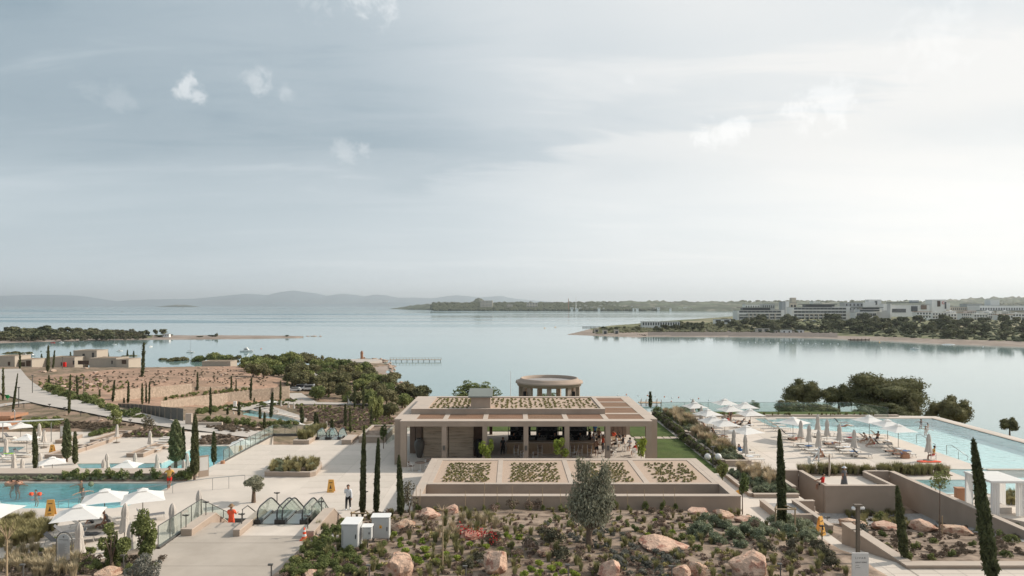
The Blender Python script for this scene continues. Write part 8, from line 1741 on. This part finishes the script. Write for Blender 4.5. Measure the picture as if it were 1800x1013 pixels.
# white sign
D_ = 30.2; k = D_/F; b = PD(1512,1026, D_); t = thing('zone_sign','white free standing sign reading LIVAR ADULT ZONE beside the ramp','sign', b); w = 29*k; hh = 54*k; m = MB(); m.box(-w/2, w/2,-.03,.03,0, hh); m.build('sign_board','sign_white', t)
text_mesh('L I V A R',.125,'ink', t,(-w/2+.13,-.033, hh-.26)); text_mesh('ADULT ZONE',.082,'black', t,(-w/2+.13,-.033, hh-.44))
m = MB(); m.box(-w/2+.15,-w/2+.30,-.033,-.0301, hh-.55, hh-.535); m.box(-w/2+.13,-w/2+.136,-.033,-.0301, hh-.72, hh-.56); m.box(-w/2+.17,-w/2+.36,-.033,-.0301, hh-.65, hh-.635); m.build('small_print','ink', t)
# oval rules sign
D_ = 34.6; k = D_/F; b = PD(113,1011, D_); t = thing('oval_sign','tall oval grey rules sign in a dark metal hoop frame, bottom left','sign', b); h_ = 76*k; w_ = 29*k
m = MB(); m.tube([(-w_/2+.02,0,-.1),(-w_/2+.02,0, h_-w_/2)]+[(math.cos(a)*(-w_/2+.02),0, h_-w_/2+math.sin(a)*(w_/2-.02)) for a in np.linspace(.2, PI-.2,8)]+[(w_/2-.02,0, h_-w_/2),(w_/2-.02,0,-.1)],.028,8); m.build('hoop_frame','grey_metal', t)
m = MB(); r_ = w_*.37; z0, z1 = h_*.27+r_, h_*.955-r_; ol_ = [(math.cos(a)*r_, z1+math.sin(a)*r_) for a in np.linspace(0, PI,13)]+[(math.cos(a)*r_, z0+math.sin(a)*r_) for a in np.linspace(PI,2*PI,13)]; n = len(ol_)
m.add([(x,-.06, z) for x, z in ol_]+[(x,-.03, z) for x, z in ol_],[tuple(range(n))[::-1], tuple(range(n,2*n))]+[(i,(i+1) % n, n+(i+1) % n, n+i) for i in range(n)]); m.build('sign_board','cabinet_grey', t)
m = MB(); zz = z1+.02
m.box(-r_*.75, r_*.75,-.0625,-.0601, zz, zz+.02); m.box(-r_*.1, r_*.75,-.0625,-.0601, zz-.05, zz-.035)
for i in range(13): m.box(-r_*.8,-r_*.8+r_*R.uniform(.9,1.55),-.0625,-.0601, zz-.22-i*.055, zz-.206-i*.055)
m.build('printed_text','ink', t); m = MB(); m.lathe([(.045,0),(0,.001)],8); q = m.build('emblem','ink', t); q.location = (0,-.062, z1+r_*.55); q.rotation_euler = (PI/2,0,0)
# yellow floor signs
def aboard(px, py, z, rz, lab, h=.9, w=.42, base=None, mat='plastic_yellow'):
    b = base or P(px, py, z); t = thing('floor_sign', lab,'floor sign', b, rz)
    for s, nm in ((-1,'front_board'),(1,'rear_board')):
        m = MB(); m.hexa([(-w/2, s*.22-.015,0),(w/2, s*.22-.015,0),(w/2, s*.22+.015,0),(-w/2, s*.22+.015,0)],[(-w*.36, s*.02-.015, h),(w*.36, s*.02-.015, h),(w*.36, s*.02+.015, h),(-w*.36, s*.02+.015, h)]); m.build(nm, mat, t)
    m = MB(); f = lambda x, z_: (x,-.22-.018+.20*z_/h, z_); m.add([f(-.09, h*.30), f(.09, h*.30), f(0, h*.62)],[(0,1,2)]); m.add([f(-.13, h*.74), f(.13, h*.74), f(.13, h*.79), f(-.13, h*.79)],[(0,1,2,3)]); m.add([f(-.12, h*.12), f(.12, h*.12), f(.12, h*.17), f(-.12, h*.17)],[(0,1,2,3)]); m.build('warning_print','dark_wood', t); return t
aboard(89,906, ZP,.25,'yellow wet floor sign at the front edge of the left pool',1.1,.6); aboard(582,865, ZP,0,'yellow wet floor sign in the middle of the plaza',.98,.55); aboard(92,795, ZB,0,'orange floor sign on the lower left deck',1.0,.65); aboard(1441,928,0,.6,'leaning yellow floor sign at the top of the ramp',1.1,.45, base=PD(1442,940,41.2)); aboard(423,799, ZB,0,'pale orange floor sign under the umbrella behind the glass railing',1.1,.5)
m = MB(); m.hexa([(-.4,0,0),(.3,0,0),(.3,.04,0),(-.4,.04,0)],[(-.45,0,.06),(.1,0,.35),(.1,.04,.35),(-.45,.04,.06)]); o = m.build('fallen_sign','plastic_yellow'); o.location = P(1296,869, ZP); tag(o,'small fallen orange sign beside the slim young tree on the path','floor sign')
m = MB(); m.box(-.3,.3,-.2,.2,0,.9); m.box(-.34,.34,-.24,.24,.9,.98); o = m.build('towel_bin','terracotta'); o.location = P(1687,880, ZP); tag(o,'orange towel bin beside the white cabana','bin')
def totem(px, yt, yb, base, rz, lab, w=.5):
    t = thing('totem_sign', lab,'sign', base, rz); h = (yb-yt)*base[1]/F; m = MB(); m.box(-w/2, w/2,-.06,.06,0, h); m.build('panel','stucco', t); m = MB(); m.box(-w/2+.06, w/2-.06,-.07,-.061, h*.3, h*.93); m.build('print','sign_white', t)
totem(356,801,838, P(358,838, ZP),.7,'grey upright totem sign at the right end of the left pool shrubs',.8); totem(1458,799,836, P(1458,836, ZP),1.1,'grey upright totem sign beside the white pool lift',.9); totem(109,747,776, P(109,776, ZB),.3,'narrow pale totem on the lower deck left of the leafy tree',.5)
m = MB(); m.box(-.35,.35,-.05,.05,.4,1.1); m.box(-.05,.05,-.05,.05,0,.4); o = m.build('exit_sign','sign_green'); b = G(13,704); o.location = b; tag(o,'small green sign beside the road at the left edge','sign')
# cone
b = P(535,949, ZL); t = thing('traffic_cone','orange and white striped traffic cone at the corner of the escalators','traffic cone', b); m = MB(); m.box(-.2,.2,-.2,.2,0,.04); m.build('foot','plastic_orange', t)
for i,(z0, z1) in enumerate(((.04,.2),(.2,.32),(.32,.44),(.44,.54),(.54,.66))): r = lambda z: .155-.19*z; m = MB(); m.lathe([(r(z0), z0),(r(z1), z1)]+([(0, z1)] if i == 4 else []),16); m.build('cone_band','white_paint' if i % 2 else 'plastic_orange', t)
# garden lights
def bollard(px, yt, yb, lab, base=None):
    b = base or G(px, yb); h = (yb-yt)*b[1]/F; t = thing('bollard_light', lab,'garden light', b); m = MB(); m.tube([(0,0,-.1),(0,0, h-.05)],.032,8); m.build('post','grey_metal', t); m = MB(); m.box(-.14,.06,-.06,.06, h-.06, h); m.build('lamp_head','grey_metal', t); return t
bs = [bollard(px, yt, yb,'x') for px, yt, yb in ((477,993,1030),(649,994,1030),(819,995,1030),(999,993,1030),(1181,995,1030),(1372,992,1028),(1584,953,985),(41,993,1030),(217,976,1005))]
family(bs,'low grey garden light on a short post, {n}','garden lights along the bottom of the picture')
def spot(px, yt, yb, base, lab):
    b = base; h = (yb-yt)*b[1]/F; t = thing('spotlight_post', lab,'spotlight', b); m = MB(); m.tube([(0,0,0),(0,0, h)],.028,8); m.build('post','grey_metal', t)
    for s in (-1,1): m = MB(); m.tube([(s*.02,0, h-.08),(s*.18,-.05, h-.03)],.045,8); m.build('lamp_head','grey_metal', t)
    return t
sp_ = [spot(px, yt, yb, b,'x') for px, yt, yb, b in ((487,865,885, PD(487,885,44)),(565,880,905, PD(565,905,41.1)),(541,905,931, PD(541,931,37.4)),(425,902,927, PD(425,927,38.2)),(362,881,906, PD(362,906,39.8)),(327,904,930, PD(327,930,37.6)),(643,863,885, P(643,885, ZP)),(1454,908,925, PD(1454,925,45.5)))]
family(sp_,'slim post with two small spotlights by the stairs or ramp, {n}','spotlight posts around the stairs')
D_ = 33.4; b = PD(1508,978, D_); h = 88*D_/F; t = thing('lamp_post','tall brown lamp post with cameras behind the white sign','lamp post', b); m = MB(); m.box(-.075,.075,-.075,.075,-.6, h); m.build('post','bronze', t); m = MB(); m.box(-.19,.19,-.1,.1, h, h+.09); m.build('cap','bronze', t); m = MB(); m.lathe([(0,0),(.09,.03),(.1,.1),(.07,.17),(0,.18)],12); o = m.build('dome_camera','white_paint', t); o.location = (-.22,0, h-.2); m = MB(); m.box(-.05,.2,-.05,.05,0,.1); o = m.build('camera','white_paint', t); o.location = (.12,0, h-.14)
for z in (.52,.68): m = MB(); m.box(-.3,.2,-.03,.03, h*z, h*z+.04); m.build('crossarm','bronze', t)
b = PD(1445,962,37); t = thing('concrete_foot_light','dark garden light on a round concrete foot beside the ramp wall','garden light', b); m = MB(); m.lathe([(.18,-.6),(.18,.35),(0,.35)],14); m.build('foot','stucco', t); m = MB(); m.tube([(0,0,.3),(0,0,1.15)],.03,8); m.box(-.13,.1,-.06,.06,1.12,1.18); m.build('post','black', t)
b = P(1270,836, ZP); t = thing('globe_lamp','dark post lamp with two white globes at the end of the grass planter','lamp post',(b[0],61.8, ZP)); m = MB(); m.tube([(0,0,0),(0,0,1.9)],.06,8); m.box(-.2,.2,-.08,.08,1.85,1.95); m.build('post','grey_metal', t)
for s in (-1,1): m = MB(); m.add((ICO2[0]*.30).tolist(), ICO2[1], smooth=True); o = m.build('globe','white_paint', t); o.location = (s*.48,0,1.0)
# timber stake frames
def stake_frame(cx_, cy_, cz_, w, h, lab):
    t = thing('tree_stake_frame', lab,'tree support',(cx_, cy_, cz_)); pts_ = [(-w/2,-w/2),(w/2,-w/2),(0, w/2)]
    for x, y in pts_: m = MB(); m.tube([(x, y,-.4),(x, y, h)],.045,8); m.build('post','timber_post', t)
    for i in range(3): a, b = pts_[i], pts_[(i+1) % 3]; m = MB(); m.tube([(a[0]*1.08, a[1]*1.08, h-.1),(b[0]*1.08, b[1]*1.08, h-.1)],.045,8); m.build('crossbar','timber_post', t)
b = G(637,912); stake_frame(b[0], b[1]-.3, b[2]-.35,1.05,1.05,'wooden stake frame round the tallest foreground cypress behind the cabinets'); b = G(1376,930); stake_frame(b[0]-.2, b[1]-.3, b[2]-.2,1.15,1.75,'wooden stake frame round the slim cypress by the grey slot walls')
b = G(1652,944)
for i in (-1,1): m = MB(); m.tube([(b[0]+i*.09, b[1]-.1, b[2]-.1),(b[0]+i*.09, b[1]-.1, b[2]+1.35)],.035,8); solo(m,'sapling_stake','timber_post',('left' if i < 0 else 'right')+' wooden stake tied to the young sapling between two boulders','stake', origin=(b[0]+i*.09, b[1]-.1, b[2]-.1))
# pool lift
b = P(1441,828, ZP); t = thing('pool_lift','white pool lift with seat standing on the right terrace','pool lift', b); m = MB(); m.box(-.5,.6,-.3,.3,0,.12); m.box(0,.6,-.25,.25,.12,.55); m.build('base','white_paint', t); m = MB(); m.tube([(-.1,0,.1),(-.1,0,1.9)],.07,8); m.build('mast','white_paint', t); m = MB(); m.tube([(-.1,0,1.7),(-.5,-.1,1.2),(-.75,-.1,.8)],.05,8); m.build('arm','white_paint', t); m = MB(); m.box(-1.0,-.5,-.3,.2,.65,.72); m.box(-1.0,-.94,-.3,.2,.72,1.25); m.build('seat','white_paint', t); m = MB(); m.tube([(-.2,0,1.85),(.1,0,2.2)],.05,8); m.build('head','white_paint', t)
# white cabana
b = (34.6,47.5, ZP); x0, x1 = 33.3,35.7; y0, y1 = 47.4,50.2; t = thing('white_cabana','white curtained cabana behind the large leaning cypress','cabana',((x0+x1)/2,(y0+y1)/2, ZP))
m = MB(); m.box(x0-.05, x1+.05, y0-.05, y1+.05,2.35+ZP,2.5+ZP); m.build('roof','canvas', t, world=True)
for x in (x0, x1-.1):
    for y in (y0, y1-.1): m = MB(); m.box(x, x+.1, y, y+.1, ZP, ZP+2.35); m.build('post','white_paint', t, world=True)
for x, y, dx, dy in ((x0+.1, y0+.02,.5,0),(x1-.7, y0+.02,.6,0),(x0+.02, y1-.9,0,.8),(x1-.04, y0+.2,0,.8),(x1-.04, y1-.9,0,.7)):
    m = MB(); n = 9; V = [(x+dx*i/n+(.04*math.sin(i*2.2) if dy else 0), y+dy*i/n+(.04*math.sin(i*2.2) if dx else 0), ZP+(.05 if j == 0 else 2.34)) for j in (0,1) for i in range(n+1)]; m.add(V,[(i, i+1, n+2+i, n+1+i) for i in range(n)]); m.build('curtain','canvas', t, world=True)
m = MB(); m.box(x0+.4, x1-.4, y0+.8, y1-.6, ZP, ZP+.42); m.build('daybed','canvas_fold', t, world=True)
m = MB(); m.box(37.2,39.5,45.5,45.75, ZP, ZP+.8); m.box(38.2,38.32,45.3,45.44, ZP, ZP+1.5); solo(m,'timber_counter','dark_wood','brown timber counter at the right edge beside the cabana','counter', origin=(38,45.5, ZP))
# low bench recess by the bonsai tree, lamp bases
m = MB(); b = P(478,880, ZP); m.box(-1.0,1.2,-.1,.5,0,.12); m.box(-1.0,1.2,.35,.5,.12,.55); m.box(1.05,1.2,-.1,.35,.12,.55); o = m.build('low_bench','grey_metal'); o.location = (b[0],44.9, ZP); tag(o,'dark low bench behind the escalators beside the twisted olive','bench')
m = MB(); m.box(-15.0,-14.9,44.3,44.4, ZP, ZP+.1); m.prism([(-17.6,44.1),(-15.2,44.4),(-13.8,47.2),(-15.6,47.2)], ZP, ZP+.16); struct(m,'stair_side_bed','soil')
stuff_plants('stair_side_plants',[(R.uniform(-16.4,-15.0), R.uniform(44.6,46.8), ZP+.15, R.uniform(.3,.6)) for _ in range(22)],'green')
m = MB(); m.tube([(0,0,0),(0,0,.25)],.2,12); o = m.build('clay_pot','terracotta'); o.location = P(391.5,815, ZP); tag(o,'small terracotta pot at the foot of the glass railing','pot')
# winding path lights and poles
wl = []
for px, yt, yb in ((42,710,717),(87,712,719),(114,717,724),(142,724,731),(174,732,738),(229,739,746),(33,682,716),(57,660,692),(147,664,690),(190,609,640),(110,628,648),(337,620,640),(684,690,702),(611,697,711)):
    b = G(px, yb); h = (yb-yt)*b[1]/F; m = MB(); m.tube([(0,0,-.2),(0,0, h)],.06 if yb-yt < 12 else .09,6); m.box(-.25,.25,-.1,.1, h-.05, h+.1); o = m.build('path_light','grey_metal'); o.location = b; o['category'] = 'path light'; wl.append(o)
family(wl,'thin light post on the left hillside paths, {n}','light posts on the hillside paths')
for px, py, w, h, mt, lab in ((615,709,6,7,'white_paint','small white box sign beside the far garden path'),(716,714,3,10,'white_paint','slim white totem beside the wood path left of the pavilion roof'),(725,710,2.5,6,'black','small dark post beside the slim white totem'),(413,719,5,12,'white_paint','white panel standing at the garden pool'),(484,729,10,6,'stucco_cap','pale block bench near the garden pool')):
    b = G(px, py); k = b[1]/F; m = MB(); m.box(-w*k/2, w*k/2,-.2,.2,0, h*k); m.box(-w*k*.55, w*k*.55,-.24,.24, h*k, h*k+.08); o = m.build('white_totem' if 'totem' in lab else 'garden_marker', mt); o.location = b; tag(o, lab,'marker')
# joints scored in the broad landing
for y in (33.0,36.2): m = MB(); m.box(-18.5,-11.5, y, y+.015, ZL, ZL+.003); m.build('expansion_joint','stucco_dark', bpy.data.objects['upper_landing_pavement'])
